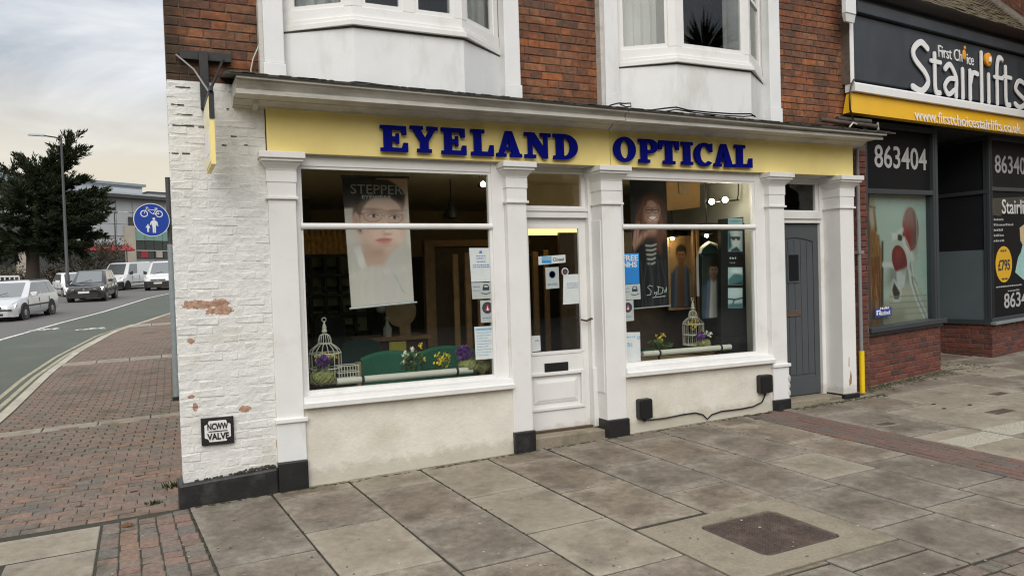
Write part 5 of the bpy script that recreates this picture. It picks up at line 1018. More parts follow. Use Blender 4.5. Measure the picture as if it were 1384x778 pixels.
text('First Ch', NB, (a[0], npx(1301, 75, .30)[0], a[1]-.02, a[1]-.02+tt*1.02), .287, .01, M['lettwhite'], 'lettering', SG); text('ice', NB, (npx(1307.5, 75, .3)[0], npx(1316.5, 80, .3)[0], a[1]-.035, a[1]-.035+tt*.92), .287, .01, M['lettwhite'], 'lettering', SG)
u, v = npx(1304, 74, .3); B(NB).ell((u, v, .292), (.055, .075, .012), 10).o('orange_figure', M['orange'], SG); B(NB).ell((u+.02, v+.10, .292), (.03, .028, .01), 8).o('orange_figure', M['orange'], SG)
a = npx(1235, 162, .30); c_ = npx(1378, 181, .30); text('www.firstchoicestairlifts.co.uk', NB, (a[0], c_[0], a[1]-.005, a[1]+.145), .3115, .006, M['lettwhite'], 'lettering', SG, space=1.0)
# ------------------------------------------------------------------ stickers and poster in its window
T = thing('price_sticker', 'round yellow price sticker with black £795 on the dark window', 'sticker', tuple(NB.w(3.6, 1.9, -.04)))
u, v = npx(1356.5, 357, -.05); u0 = npx(1345.3, 357, -.05)[0]; r = u-u0; v1 = npx(1357, 332.5, -.05)[1]-v
B(NB).prism([(u+r*math.cos(t*.2094), v+v1*math.sin(t*.2094)) for t in range(30)], -.049, -.045).o('disc', M['amber'], T)
text('£795', NB, (u-r*.72, u+r*.72, v-.10, v+.075), -.0445, .003, M['ink'], 'lettering', T, bold=.02); words(NB, u-r*.4, u+r*.35, v+.20, .035, -.0445, M['ink'], T); words(NB, u-r*.3, u+r*.5, v-.25, .035, -.0445, M['ink'], T)
T = thing('social_sticker', 'small blue social media sticker low in the stairlift poster window', 'sticker', tuple(NB.w(.3, 1.0, -.05)))
u0, u1, v0, v1 = srect(1183, 429, 1205, 414, -.05); B(NB).box(u0, u1, v0, v1, -.0545, -.050).o('card', mat('royal blue', (.03, .06, .28), .4, .05, 9), T)
text('facebook', NB, (u0+(u1-u0)*.3, u1-.03, v0+.02, v0+.085), -.050, .002, M['lettwhite'], 'lettering', T, bold=.01); words(NB, u0+(u1-u0)*.3, u1-.06, v0+.10, .028, -.050, M['lettwhite'], T); B(NB).box(u0+.03, u0+.12, v0+.03, v1-.03, -.050, -.048).o('logo_tile', M['lettwhite'], T); text('f', NB, (u0+.055, u0+.10, v0+.03, v1-.045), -.0478, .002, mat('royal blue ink', (.03, .06, .28), .4, .05, 9), 'lettering', T, bold=.02)
# ------------------------------------------------------------------ printed pictures: colours painted per vertex on a fine sheet
class Pic:
    def __init__(s, nx, ny, bg):
        s.nx, s.ny = nx, ny; s.U, s.V = np.meshgrid(np.linspace(0, 1, nx), np.linspace(1, 0, ny)); s.asp = 1; s.C = np.empty((ny, nx, 3)); s.C[:] = bg
    def mask(s, m, c): s.C = s.C*(1-m[..., None]) + np.array(c)*m[..., None]
    def ell(s, cx, cy, rx, ry, c, soft=.15, rot=0, al=1):
        a = math.radians(rot); x, y = (s.U-cx), (s.V-cy)*s.asp; x, y = x*math.cos(a)+y*math.sin(a), -x*math.sin(a)+y*math.cos(a)
        d = np.sqrt((x/rx)**2+(y/(ry*s.asp))**2); s.mask(al*np.clip((1+soft-d)/(2*soft), 0, 1), c)
    def poly(s, P, c, soft=.008, al=1):
        ins = np.zeros_like(s.U, bool); dist = np.full_like(s.U, 9.); n = len(P)
        for i in range(n):
            x0, y0 = P[i]; x1, y1 = P[(i+1) % n]
            cond = ((y0 > s.V) != (y1 > s.V)); xi = (x1-x0)*(s.V-y0)/((y1-y0) if y1 != y0 else 1e-9)+x0; ins ^= cond & (s.U < xi)
            dx, dy = x1-x0, y1-y0; t = np.clip(((s.U-x0)*dx+(s.V-y0)*dy)/(dx*dx+dy*dy+1e-12), 0, 1); dist = np.minimum(dist, np.hypot(s.U-x0-t*dx, (s.V-y0-t*dy)))
        sd = np.where(ins, dist, -dist); s.mask(al*np.clip(.5+sd/(2*soft), 0, 1), c)
    def line(s, P, w_, c, soft=.006):
        dist = np.full_like(s.U, 9.)
        for (x0, y0), (x1, y1) in zip(P[:-1], P[1:]):
            dx, dy = x1-x0, (y1-y0)*s.asp; t = np.clip(((s.U-x0)*dx+(s.V-y0)*s.asp*dy)/(dx*dx+dy*dy+1e-12), 0, 1); dist = np.minimum(dist, np.hypot(s.U-x0-t*dx, (s.V-y0)*s.asp-t*dy))
        s.mask(np.clip(.5+(w_-dist)/(2*soft), 0, 1), c)
    def noise(s, amp): s.C *= 1+rng.normal(0, amp, s.C.shape[:2])[..., None]
    def build(s, name, fr, P, n, parent, mt=None, thick=.002):
        """P: corner points (u,v) bl, br, tr, tl in the frame"""
        (a, b_, c, d) = [np.array(p) for p in P]; U = s.U[..., None]; V = s.V[..., None]
        uv = a*(1-U)*(1-V)+b_*U*(1-V)+c*U*V+d*(1-U)*V; ny, nx = s.ny, s.nx
        co = np.array(fr.o)+uv[..., :1]*np.array(fr.u)+uv[..., 1:]*np.array(fr.v)+n*np.array(fr.n)
        idx = np.arange(nx*ny).reshape(ny, nx); F = np.stack([idx[:-1, :-1], idx[1:, :-1], idx[1:, 1:], idx[:-1, 1:]], -1).reshape(-1, 4)
        back = (co - thick*np.array(fr.n))[[0, -1, -1, 0], [0, 0, -1, -1]]; k = nx*ny
        me = bpy.data.meshes.new(name); me.from_pydata(np.vstack([co.reshape(-1, 3), back]).tolist(), [], F.tolist()+[(k, k+3, k+2, k+1)]); me.materials.append(mt or M['print'])
        at = me.color_attributes.new('paint', 'FLOAT_COLOR', 'POINT'); col = np.ones((k+4, 4), np.float32); col[:k, :3] = s.C.reshape(-1, 3); col[k:, :3] = .5; at.data.foreach_set('color', col.ravel())
        o = bpy.data.objects.new(name, me); link(o, parent); return o
def corners(fr, P, n): return [fr.pix(x, y, n) for x, y in P]
# 1: woman in glasses on the tall hanging banner in the left window
T = thing('hanging_banner', 'tall hanging banner with the face of a woman in glasses in the left display window', 'banner', (1.9, .6, 1.3)); nB = -.55
p = Pic(90, 190, (.50, .47, .45)); p.asp = 2.1
p.poly([(-.1, 1.1), (.56, 1.1), (.42, .76), (-.1, .76)], (.035, .028, .028), .01); p.poly([(.55, 1.1), (1.1, 1.1), (1.1, .55), (.8, .6), (.62, .9)], (.42, .28, .19), .04); p.ell(1.0, .45, .25, .35, (.55, .54, .50), .5)
sk = (.60, .43, .365); dk = (.030, .021, .018)
p.ell(.55, .82, .40, .165, dk, .05); p.ell(.24, .70, .12, .13, dk, .15)                               # hair
p.poly([(.26, .52), (.62, .44), (.60, .33), (.55, .28), (.20, .30)], (.50, .345, .29), .05); p.ell(.17, .665, .05, .06, (.50, .33, .27), .25); p.ell(.165, .655, .025, .035, (.38, .22, .18), .5)
p.ell(.58, .655, .345, .195, sk, .05); p.poly([(.24, .68), (.92, .68), (.90, .55), (.80, .46), (.64, .395), (.52, .40), (.36, .48)], sk, .03)
p.ell(.34, .56, .16, .16, (.47, .31, .255), .8, 25, .75); p.ell(.52, .42, .20, .03, (.40, .26, .21), .8, 12, .7); p.ell(.90, .60, .05, .16, (.49, .34, .29), .8, 0, .6)
p.ell(.76, .585, .12, .07, (.69, .50, .44), .9, 0, .7); p.ell(.46, .575, .13, .07, (.68, .47, .41), .9, 0, .6); p.ell(.60, .78, .22, .055, (.68, .51, .445), .9, 0, .7); p.ell(.64, .44, .07, .03, (.67, .50, .44), .9, 0, .6)
p.poly([(.20, .80), (.30, .835), (.50, .85), (.72, .845), (.90, .80), (.96, .86), (.7, .98), (.4, .98), (.18, .90)], dk, .025)
for cx, ey in ((.43, .700), (.755, .685)):
    p.ell(cx, ey+.048, .13, .011, (.20, .125, .10), .9, -3 if cx < .5 else 4, .85); p.ell(cx, ey, .115, .034, (.44, .285, .235), .9, 0, .8); p.ell(cx, ey, .066, .014, (.56, .50, .47), .3); p.ell(cx+.012, ey, .026, .0155, (.055, .042, .038), .35); p.line([(cx-.075, ey+.004), (cx-.02, ey+.017), (cx+.04, ey+.014), (cx+.08, ey+.002)], .006, (.06, .04, .035), .010)
    p.line([(cx-.15, ey+.022), (cx-.135, ey-.022), (cx-.07, ey-.042), (cx+.06, ey-.044), (cx+.13, ey-.022), (cx+.145, ey+.016), (cx, ey+.032), (cx-.15, ey+.022)], .0035, (.10, .05, .05), .006)
p.line([(.575, .70), (.61, .697)], .006, (.10, .05, .05), .006); p.line([(.28, .712), (.19, .725)], .006, (.10, .05, .05), .006)
p.poly([(.585, .69), (.60, .60), (.575, .565), (.63, .55), (.68, .565), (.665, .60), (.635, .69)], (.63, .455, .39), .035); p.ell(.585, .60, .028, .08, (.50, .345, .29), .9, 0, .7); p.ell(.64, .555, .055, .010, (.36, .21, .175), .8, 0, .8); p.ell(.645, .585, .03, .018, (.72, .56, .50), .9, 0, .6)
p.ell(.575, .512, .12, .014, (.43, .155, .15), .4, 2); p.ell(.595, .496, .092, .014, (.52, .215, .20), .5, 2); p.line([(.46, .508), (.57, .506), (.70, .510)], .003, (.22, .07, .07), .006); p.ell(.60, .470, .06, .010, (.46, .30, .25), .9, 0, .6); p.ell(.22, .60, .010, .022, (.05, .03, .03), .4)
p.poly([(-.1, .42), (.18, .42), (.24, .30), (.55, .31), (.75, .42), (1.1, .46), (1.1, -.1), (-.1, -.1)], (.50, .475, .45), .03); p.poly([(.10, .45), (.20, .47), (.28, .31), (.20, .28)], (.60, .57, .56), .02); p.ell(.2, .36, .05, .05, (.62, .60, .58), .3)
p.poly([(-.1, .26), (1.1, .30), (1.1, .26), (-.1, .22)], (.56, .535, .51), .03)
for q in (((.70, .24), (.78, .17)), ((.74, .20), (.80, .13)), ((.8, .12), (.86, .08))): p.line(list(q), .008, (.33, .31, .30), .006)
for k in range(26):
    x = .20+.028*k; p.line([(x, .845-.25*abs(x-.55)**2), (x+.02*(x-.5), .90), (.45+.4*(x-.5), .975)], .004, tuple(q*random.choice((.6, 1.5, 2.2)) for q in dk), .006)
for k in range(14): x = .08+.07*k; p.line([(x, .0), (x+random.uniform(-.05, .05), .15), (x+random.uniform(-.08, .08), .30)], .012, tuple(q*random.uniform(.94, 1.04) for q in (.52, .49, .465)), .03)
p.C *= np.array((1.56, 1.47, 1.46)); p.noise(.015)
P = corners(FA, ((475, 417), (559.5, 408.5), (550, 240), (462, 238.5)), nB); p.build('picture', FA, P, nB, T)
uu = [q[0] for q in P]; vv = [q[1] for q in P]
B(FA).tube([(uu[0]-.02, vv[0], nB), (uu[1]+.03, vv[1], nB)], .012, 8).o('bottom_rail', M['chrome'], T); B(FA).tube([(uu[3]-.01, vv[3], nB), (uu[2]+.02, vv[2], nB)], .012, 8).o('top_rail', M['blackp'], T)
B(FA).tube([(uu[3]+.1, vv[3], nB), (uu[3]+.1, 2.88, nB)], .004, 5).o('cord', M['cagewire'], T); B(FA).tube([(uu[2]-.1, vv[2], nB), (uu[2]-.1, 2.88, nB)], .004, 5).o('cord', M['cagewire'], T)
a, c_ = FA.pix(474, 263, nB), FA.pix(541, 249, nB); text('STEPPER', FA, (a[0], c_[0]+.02, a[1]+.01, a[1]+.10), nB+.002, .002, M['paperg'], 'lettering', T); a, c_ = FA.pix(489, 268.5, nB), FA.pix(529, 264, nB); text('EYEWEAR', FA, (a[0], c_[0], a[1], a[1]+.035), nB+.002, .002, M['paper'], 'lettering', T, bold=.01)
# 2: laughing woman on the dark banner in the right window
T = thing('hanging_banner', 'tall dark hanging banner with a laughing woman raising her hand in the right display window', 'banner', (4.9, .6, 1.3)); nB = -.5
p = Pic(90, 220, (.020, .018, .020)); p.asp = 3.1
p.ell(.55, .70, .38, .17, (.10, .042, .028), .25); p.ell(.78, .58, .20, .16, (.085, .035, .025), .4); p.ell(.30, .62, .18, .14, (.075, .032, .022), .4)
p.ell(.58, .735, .235, .098, (.40, .235, .185), .12); p.poly([(.45, .66), (.72, .66), (.74, .56), (.42, .56)], (.30, .165, .13), .03)
p.ell(.42, .72, .10, .07, (.24, .12, .09), .6, al=.6); p.line([(.36, .80), (.42, .84), (.60, .845), (.76, .81)], .05, (.11, .045, .03), .03)
for cx in (.49, .69): p.line([(cx-.09, .752), (cx+.09, .754)], .016, (.07, .035, .03), .012); p.line([(cx-.1, .765), (cx, .775), (cx+.1, .765), (cx+.08, .735), (cx, .728), (cx-.08, .735), (cx-.1, .765)], .008, (.10, .06, .05), .006)
p.ell(.60, .685, .12, .018, (.70, .66, .62), .2); p.line([(.46, .692), (.60, .668), (.73, .692)], .014, (.30, .07, .07), .012); p.ell(.60, .715, .03, .012, (.44, .26, .20), .5)
p.poly([(.02, .50), (.06, .58), (.17, .66), (.24, .655), (.20, .56), (.40, .59), (.44, .57), (.30, .50), (.22, .40), (.06, .42)], (.34, .19, .15), .018)
p.poly([(.10, .45), (.40, .52), (.75, .52), (1.0, .40), (1.1, 0), (0, 0), (.05, .3)], (.022, .021, .025), .03)
for k in range(5): p.line([(.38+k*.01, .48-.035*k), (.55, .475-.035*k), (.68-k*.012, .485-.035*k)], .022, (.34, .31, .29), .012)
p.poly([(.0, .42), (.34, .54), (.46, .25), (.40, 0), (-.1, 0)], (.012, .011, .013), .03); p.poly([(.74, .53), (1.1, .45), (1.1, 0), (.58, 0), (.60, .25)], (.014, .013, .015), .03); p.poly([(.70, .60), (.86, .62), (.82, .42), (.70, .45)], (.11, .045, .03), .05)
for k in range(60):
    x = random.gauss(.58, .22); c_ = random.choice(((.16, .065, .035), (.07, .028, .018), (.22, .10, .05), (.10, .04, .026)))
    if .40 < x < .76: continue
    p.line([(.58+(x-.58)*.55, .82), (x+random.uniform(-.02, .02), .70), (x+(x-.58)*.35+random.uniform(-.04, .04), .52+random.uniform(-.04, .08))], .006, c_, .008)
for k in range(12): x = random.uniform(.05, .95); p.line([(x, 0), (x+random.uniform(-.1, .1), .18), (x+random.uniform(-.1, .1), .36)], .010, random.choice(((.030, .030, .036), (.008, .008, .010), (.045, .045, .052))), .015)
p.C *= 1.5; p.noise(.04)
P = corners(FA, ((857, 417), (904, 413), (900, 240), (851, 241)), nB); p.build('picture', FA, P, nB, T); uu = [q[0] for q in P]; vv = [q[1] for q in P]
B(FA).tube([(uu[0]-.02, vv[0], nB), (uu[1]+.02, vv[1], nB)], .010, 8).o('bottom_rail', M['chrome'], T); B(FA).tube([(uu[3], vv[3], nB), (uu[2], vv[2], nB)], .010, 8).o('top_rail', M['blackp'], T)
B(FA).tube([((uu[2]+uu[3])/2, vv[2], nB), ((uu[2]+uu[3])/2, 2.88, nB)], .004, 5).o('cord', M['cagewire'], T)
def ink(paths, mt, n, r, parent, name='signature'):
    b = B(FA)
    for ps in paths: b.tube([(*FA.pix(x, y, n), n+.002) for x, y in ps], r, 5)
    b.o(name, mt, parent)
ink([[(882, 387), (878, 385.5), (875, 388), (880, 393), (879, 398), (874, 399)], [(885, 394), (884, 397), (888, 394), (886, 400)], [(890, 388), (889, 398), (895, 396), (896, 389), (888, 387)], [(897, 391), (898, 395), (901, 388), (900, 395)], [(882, 402), (899, 400)]], M['paper'], nB, .005, T)
# 3: red stairlift poster filling the neighbour's window
T = thing('stairlift_poster', 'large poster of a red seated stairlift and a rustic post filling the neighbouring shop window', 'poster', tuple(NB.w(.9, 1.0, -.12))); nP = -.12
p = Pic(150, 160, (.42, .52, .46)); p.asp = 1.05
p.poly([(.72, 0), (1, 0), (1, 1), (.80, 1), (.82, .5)], (.44, .58, .54), .12); p.poly([(.0, .0), (.95, .0), (.85, .18), (.0, .20)], (.36, .36, .26), .03); p.poly([(.3, .20), (.80, .18), (.78, .26), (.3, .28)], (.45, .43, .33), .015); p.poly([(.25, .3), (.66, .28), (.64, .42), (.3, .45)], (.24, .27, .24), .05)
p.poly([(0, 0), (.06, 0), (.03, .98), (0, 1)], (.02, .018, .016), .01); p.poly([(.04, .0), (.19, 0), (.19, .55), (.16, .66), (.12, .68), (.11, .80), (.08, .92), (.03, .90), (.02, .4)], (.22, .105, .035), .012)
for k in range(9): x = .05+.013*k; p.line([(x, .02+.05*k % .3), (x+.01, .3), (x-.004, .5)], .004+.003*(k % 3), (.10+.03*(k % 4), .045, .015), .006)
p.poly([(.17, .0), (.21, 0), (.22, .62), (.19, .62)], (.035, .025, .02), .01); p.ell(.07, .82, .045, .11, (.42, .33, .22), .3); p.line([(.02, .87), (.11, .86)], .008, (.10, .06, .03)); p.line([(.12, .70), (.09, .84)], .012, (.12, .055, .02), .01)
p.line([(.22, .45), (.42, .44)], .022, (.60, .62, .60), .01)
for off, c in ((.0, (.60, .63, .60)), (.035, (.14, .15, .14)), (.055, (.55, .58, .55))): p.line([(.58+off, .44), (.62+off, .30), (.70+off, .17), (.83+off, .02)], .014, c, .008)
p.ell(.62, .705, .125, .165, (.19, .014, .016), .03, 4); p.ell(.60, .73, .08, .12, (.25, .03, .03), .5, 4, .6); p.ell(.45, .475, .13, .095, (.18, .014, .016), .035, -50); p.ell(.44, .50, .07, .05, (.24, .03, .03), .5, -50, .6); p.line([(.52, .62), (.60, .52), (.66, .49)], .030, (.60, .62, .60), .01); p.line([(.49, .70), (.36, .64)], .022, (.62, .64, .62), .01); p.ell(.45, .645, .04, .022, (.03, .03, .03), .3)
p.poly([(.40, .39), (.56, .42), (.52, .28), (.42, .24)], (.52, .56, .54), .012); p.poly([(.32, .26), (.36, .34), (.48, .24), (.45, .17), (.36, .17)], (.60, .62, .60), .012); p.poly([(.335, .26), (.365, .32), (.455, .235), (.435, .185), (.365, .19)], (.025, .028, .028), .01)
p.line([(.60, .52), (.58, .42), (.62, .36)], .018, (.50, .53, .52), .008); p.line([(.66, .34), (.72, .28)], .006, (.2, .2, .2)); p.ell(.68, .66, .04, .13, (.10, .012, .014), .8, 4, .7); p.ell(.50, .44, .06, .04, (.09, .012, .014), .8, -50, .7); p.ell(.82, .5, .12, .5, (.30, .40, .37), .9, 0, .5); p.ell(.40, .85, .25, .10, (.50, .60, .54), .9, 0, .5); p.poly([(.2, .0), (.55, .0), (.5, .1), (.2, .12)], (.22, .22, .15), .05); 
for k in range(5): p.line([(.30, .03+.045*k), (.86, .015+.045*k)], .004, (.24, .23, .17), .004)
p.line([(.57, .84), (.53, .72), (.55, .60), (.62, .54)], .005, (.42, .05, .05), .006); p.line([(.66, .83), (.70, .72), (.68, .60)], .004, (.09, .01, .012), .006); p.ell(.385, .655, .05, .020, (.66, .68, .66), .25, -20); p.ell(.46, .64, .035, .022, (.03, .032, .032), .2, -10)
p.line([(.70, .985), (.72, .6), (.76, .25)], .003, (.36, .47, .44), .006); p.line([(.22, .97), (.30, .96), (.95, .985)], .006, (.50, .58, .53), .008)
for k in range(26): x = random.uniform(.04, .18); y = random.uniform(.02, .6); p.line([(x, y), (x+random.uniform(-.01, .01), y+random.uniform(.05, .16))], .003, random.choice(((.10, .045, .015), (.30, .16, .06), (.06, .03, .012), (.40, .25, .11))), .004)
p.C *= .92; p.noise(.03)
P = corners(NB, ((1174, 444), (1264, 431), (1263, 258), (1172, 254)), nP); p.build('picture', NB, P, nP, T)
# 4: pictures inside the right window: two framed posters and an upright panel with four photographs
def framed(lab, pcs, n, paint, fr_w=.03, mt='woodl', name='framed_poster', nx=40, ny=90):
    P = corners(FA, pcs, n); T = thing(name, lab, 'poster', tuple(FA.w(P[0][0], P[0][1], n))); p = Pic(nx, ny, (.03, .025, .02)); p.asp = 2; paint(p); p.C *= 1.7; p.noise(.03)
    p.build('picture', FA, P, n, T); u0, v0, u1, v1 = P[0][0], P[0][1], P[1][0], P[3][1]
    B(FA).box(u0-fr_w, u0, v0-fr_w, v1+fr_w, n-.01, n+.015).box(u1, u1+fr_w, v0-fr_w, v1+fr_w, n-.01, n+.015).box(u0, u1, v0-fr_w, v0, n-.01, n+.015).box(u0, u1, v1, v1+fr_w, n-.01, n+.015).o('frame', M[mt], T); return T
def man(p, shirt, face, bgc):
    p.C[:] = bgc; p.ell(.5, .62, .8, .3, tuple(1.6*q for q in bgc), .9, 0, .6); sh = tuple(.45*q for q in face)
    p.poly([(.03, .50), (.30, .60), (.70, .60), (.97, .5), (1.05, -.1), (-.05, -.1)], (.035, .042, .060), .04); p.poly([(.38, .62), (.62, .62), (.66, -.1), (.30, -.1)], shirt, .03); p.poly([(.64, .60), (.76, .57), (.84, -.1), (.66, -.1)], (.07, .095, .135), .03); p.poly([(.24, .57), (.36, .6), (.30, -.1), (.16, -.1)], (.06, .08, .115), .03); p.ell(.5, .3, .08, .3, tuple(.75*q for q in shirt), .9, 5, .6)
    p.poly([(.40, .70), (.60, .70), (.62, .60), (.5, .56), (.38, .60)], sh, .03); p.ell(.5, .80, .25, .115, (.018, .013, .010), .2); p.ell(.51, .745, .185, .090, face, .15); p.ell(.40, .735, .09, .085, sh, .9, 0, .7); p.ell(.51, .685, .15, .045, tuple(.38*q for q in face), .6, 0, .8); p.ell(.5, .845, .21, .04, (.018, .013, .010), .3)
    for cx in (.44, .58): p.ell(cx, .768, .055, .012, tuple(.35*q for q in face), .8); p.ell(cx, .756, .03, .008, (.02, .014, .012), .6)
    p.ell(.52, .725, .03, .02, tuple(.7*q for q in face), .9); p.ell(.515, .698, .06, .008, (.12, .045, .04), .7); p.poly([(.88, .5), (1.05, .45), (1.05, .1), (.93, .1)], (.20, .18, .16), .04)
framed('tall framed poster of a man in dark jacket, beside the dark banner', ((906, 416), (935, 413), (935, 322), (906, 322)), -1.15, lambda p: man(p, (.10, .055, .03), (.20, .10, .06), (.16, .10, .05)))
framed('poster of a man in white shirt and denim waistcoat before the arched mirror', ((948, 430), (980, 428), (979, 344), (950, 344)), -.50, lambda p: man(p, (.32, .31, .28), (.24, .15, .11), (.012, .016, .013)), .012, 'blackp')
T = thing('arched_mirror', 'thin pale arch of a mirror behind the man in the denim waistcoat poster', 'mirror', (6.2, .56, 1.4)); n = -.56
pa = [FA.pix(x, y, n) for x, y in ((944, 400), (943, 350), (948, 335), (958, 328), (968, 331), (976, 341), (979, 360), (981, 400))]; B(FA).tube([(u, v, n) for u, v in pa], .022, 8).o('rim', M['plasterw'], T, smooth=50); B(FA).prism(pa, n-.02, n-.01).o('glass', mat('dim green mirror', (.015, .05, .035), .3, .1, 4), T)
n = -.27; Pq = corners(FA, ((975, 470), (1005, 467), (1005, 293), (975, 296)), n); T = thing('photo_display', 'upright black panel with four photographs of eyewear at the right of the window', 'display', tuple(FA.w(Pq[0][0], .74, n)))
B(FA).prism(Pq, n-.06, n-.004).o('board', M['blackp'], T); u0, u1 = Pq[0][0], Pq[1][0]; B(FA).box(u0-.02, u1+.04, .74, .96, n-.1, n+.02).o('foot', M['blackp'], T)
for i, (y0, y1) in enumerate(((300, 292+2), (341, 311), (386, 360), (416, 388))): pass
def photo(y0, y1, fn, lab=None):
    P = corners(FA, ((984, y1), (1003.5, y1), (1003.5, y0), (984, y0)), n+.0); p = Pic(28, 30, (.30, .38, .40)); fn(p); p.C *= 1.4; p.build('photograph', FA, P, n, T)
photo(295, 303, lambda p: (p.ell(.5, .5, .5, .3, (.12, .25, .30), .5),))
photo(312, 340, lambda p: (p.poly([(0, 0), (.3, .3), (.1, 1), (0, 1)], (.04, .09, .10), .05), p.ell(.55, .55, .30, .42, (.52, .55, .53), .3), p.line([(.2, .68), (.8, .68)], .05, (.03, .03, .03), .02), p.ell(.38, .62, .12, .08, (.04, .05, .05), .3), p.ell(.72, .62, .12, .08, (.04, .05, .05), .3), p.poly([(.2, .1), (.6, .25), (.9, 0), (.2, 0)], (.03, .05, .06), .04)))
photo(361, 385, lambda p: (p.poly([(0, .0), (1, .3), (1, 0)], (.02, .06, .06), .03), p.poly([(0, .3), (.5, .7), (1, .55), (1, .25), (.2, 0), (0, 0)], (.06, .13, .13), .05), p.ell(.6, .8, .4, .15, (.5, .56, .56), .5)))
photo(389, 416, lambda p: (p.ell(.5, .8, .6, .3, (.40, .47, .47), .5), p.line([(.0, .45), (.5, .42), (1, .5)], .04, (.02, .03, .03), .02), p.line([(.45, .42), (.25, .1)], .04, (.02, .03, .03), .02), p.poly([(0, 0), (1, 0), (1, .25), (0, .2)], (.05, .12, .13), .05)))
a = FA.pix(986, 350, n); words(FA, a[0], a[0]+.10, a[1], .022, n+.001, M['paper'], T); words(FA, a[0], a[0]+.08, a[1]-.05, .014, n+.001, M['paperg'], T)
# ------------------------------------------------------------------ notices stuck inside the glass
def notice(name, lab, pcs, n, mt='paper', fn=None, grp=None, th=.0015):
    P = corners(FA, pcs, n); T = thing(name, lab, 'notice', tuple(FA.w(P[0][0], P[0][1], n)), grp)
    B(FA).prism(P, n-th, n).o('sheet', M[mt], T)
    u0 = (P[0][0]+P[3][0])/2; u1 = (P[1][0]+P[2][0])/2; v0 = (P[0][1]+P[1][1])/2; v1 = (P[2][1]+P[3][1])/2
    if fn: fn(T, u0, u1, v0, v1, n+.0003)
    return T
def rows(T, u0, u1, ys, h, n, mt='inkb', centre=False):
    for i, v in enumerate(ys):
        w_ = (u1-u0)*random.uniform(.55, 1); a = u0+((u1-u0)-w_)/2 if centre else u0; words(FA, a, a+w_, v, h, n, M[mt], T)
def emblem(T, u, v, r, n, ring='ink'):
    B(FA).prism([(u+r*math.cos(t*.26), v+r*math.sin(t*.26)) for t in range(24)], n, n+.001).o('roundel', M[ring], T)
    B(FA).prism([(u-r*.55, v-r*.5), (u+r*.55, v-r*.5), (u+r*.1, v+r*.6), (u-r*.1, v+r*.6)], n+.001, n+.002).o('device', M['red'] if ring == 'ink' else M['paper'], T); B(FA).prism([(u-r*.22, v-r*.45), (u+r*.22, v-r*.45), (u, v+r*.35)], n+.002, n+.003).o('device', M['paper'], T)
def car_icon(T, u0, u1, v0, v1, n):
    w_, h = u1-u0, v1-v0; cu_ = u0+w_*.68
    B(FA).prism([(cu_-w_*.16, v0+h*.52), (cu_+w_*.16, v0+h*.52), (cu_+w_*.16, v0+h*.68), (cu_+w_*.10, v0+h*.88), (cu_-w_*.10, v0+h*.88), (cu_-w_*.16, v0+h*.68)], n, n+.001).o('print', M['ink'], T)
    B(FA).prism([(cu_-w_*.09, v0+h*.70), (cu_+w_*.09, v0+h*.70), (cu_+w_*.07, v0+h*.82), (cu_-w_*.07, v0+h*.82)], n+.001, n+.002).o('print', M['paperg'], T)
    B(FA).tube([(u0+w_*.45, v0+h*.36, n), (u0+w_*.7, v0+h*.28, n), (u0+w_*.92, v0+h*.40, n)], .004, 5).o('print', M['ink'], T); words(FA, u0+w_*.06, u0+w_*.4, v0+h*.72, h*.07, n, M['inkb'], T); words(FA, u0+w_*.06, u0+w_*.42, v0+h*.5, h*.05, n, M['inkb'], T)
nG = -.108
def f1(T, u0, u1, v0, v1, n):
    w_, h = u1-u0, v1-v0; B(FA).prism([(u0+w_*.42, v0+h*.84), (u0+w_*.58, v0+h*.84), (u0+w_*.54, v0+h*.92), (u0+w_*.46, v0+h*.92)], n, n+.001).o('print', M['inkb'], T)
    for v in (.75, .68, .58, .48, .42): words(FA, u0+w_*(.3 if v > .55 else .12), u0+w_*(.72 if v > .55 else .9), v0+h*v, h*.035, n, M['inkb'], T)
nf = lambda c: None
notice('paper_notice', 'white A4 notice with blue print, uppermost at the right edge of the left window', ((637, 381), (665, 380), (664, 335), (634, 335)), nG, 'paper', f1, 'notices in the shop glass')
notice('small_sticker', 'grey card with a car and figure icon below the white notice in the left window', ((638.5, 404), (666, 403), (665.5, 381.5), (637, 382)), nG, 'paperg', car_icon, 'notices in the shop glass')
notice('small_sticker', 'small white card with a black and red roundel in the left window', ((650, 436), (669, 435), (668, 405), (649, 406)), nG, 'paperg', lambda T, u0, u1, v0, v1, n: (emblem(T, (u0+u1)/2, v0+(v1-v0)*.66, (u1-u0)*.38, n), words(FA, u0+.02, u1-.02, v0+(v1-v0)*.18, .014, n, M['inkb'], T)), 'notices in the shop glass')
def f4(T, u0, u1, v0, v1, n):
    h = v1-v0; B(FA).box(u0+.01, u1-.01, v0+h*.88, v0+h*.95, n, n+.001).o('print', M['blueprint'], T)
    for k in range(9): words(FA, u0+.02, u1-.02-.03*(k % 3), v0+h*(.80-.085*k), h*.028, n, M['blueprint'], T)
notice('paper_notice', 'white sheet of pale blue lines, lowest at the right edge of the left window', ((643, 486), (670, 484), (669.5, 440), (641, 441.5)), nG, 'paper', f4, 'notices in the shop glass')
def fnhs(T, u0, u1, v0, v1, n):
    w_, h = u1-u0, v1-v0; B(FA).box(u0, u1, v0, v0+h*.52, n, n+.0006).o('print', mat('deep sky blue print', (.02, .20, .55), .5, .05, 9), T)
    text('FREE', FA, (u0+w_*.06, u0+w_*.95, v0+h*.76, v0+h*.95), n+.001, .001, M['paper'], 'lettering', T, bold=.03); text('NHS', FA, (u0+w_*.06, u0+w_*.88, v0+h*.55, v0+h*.73), n+.001, .001, M['paper'], 'lettering', T, bold=.03)
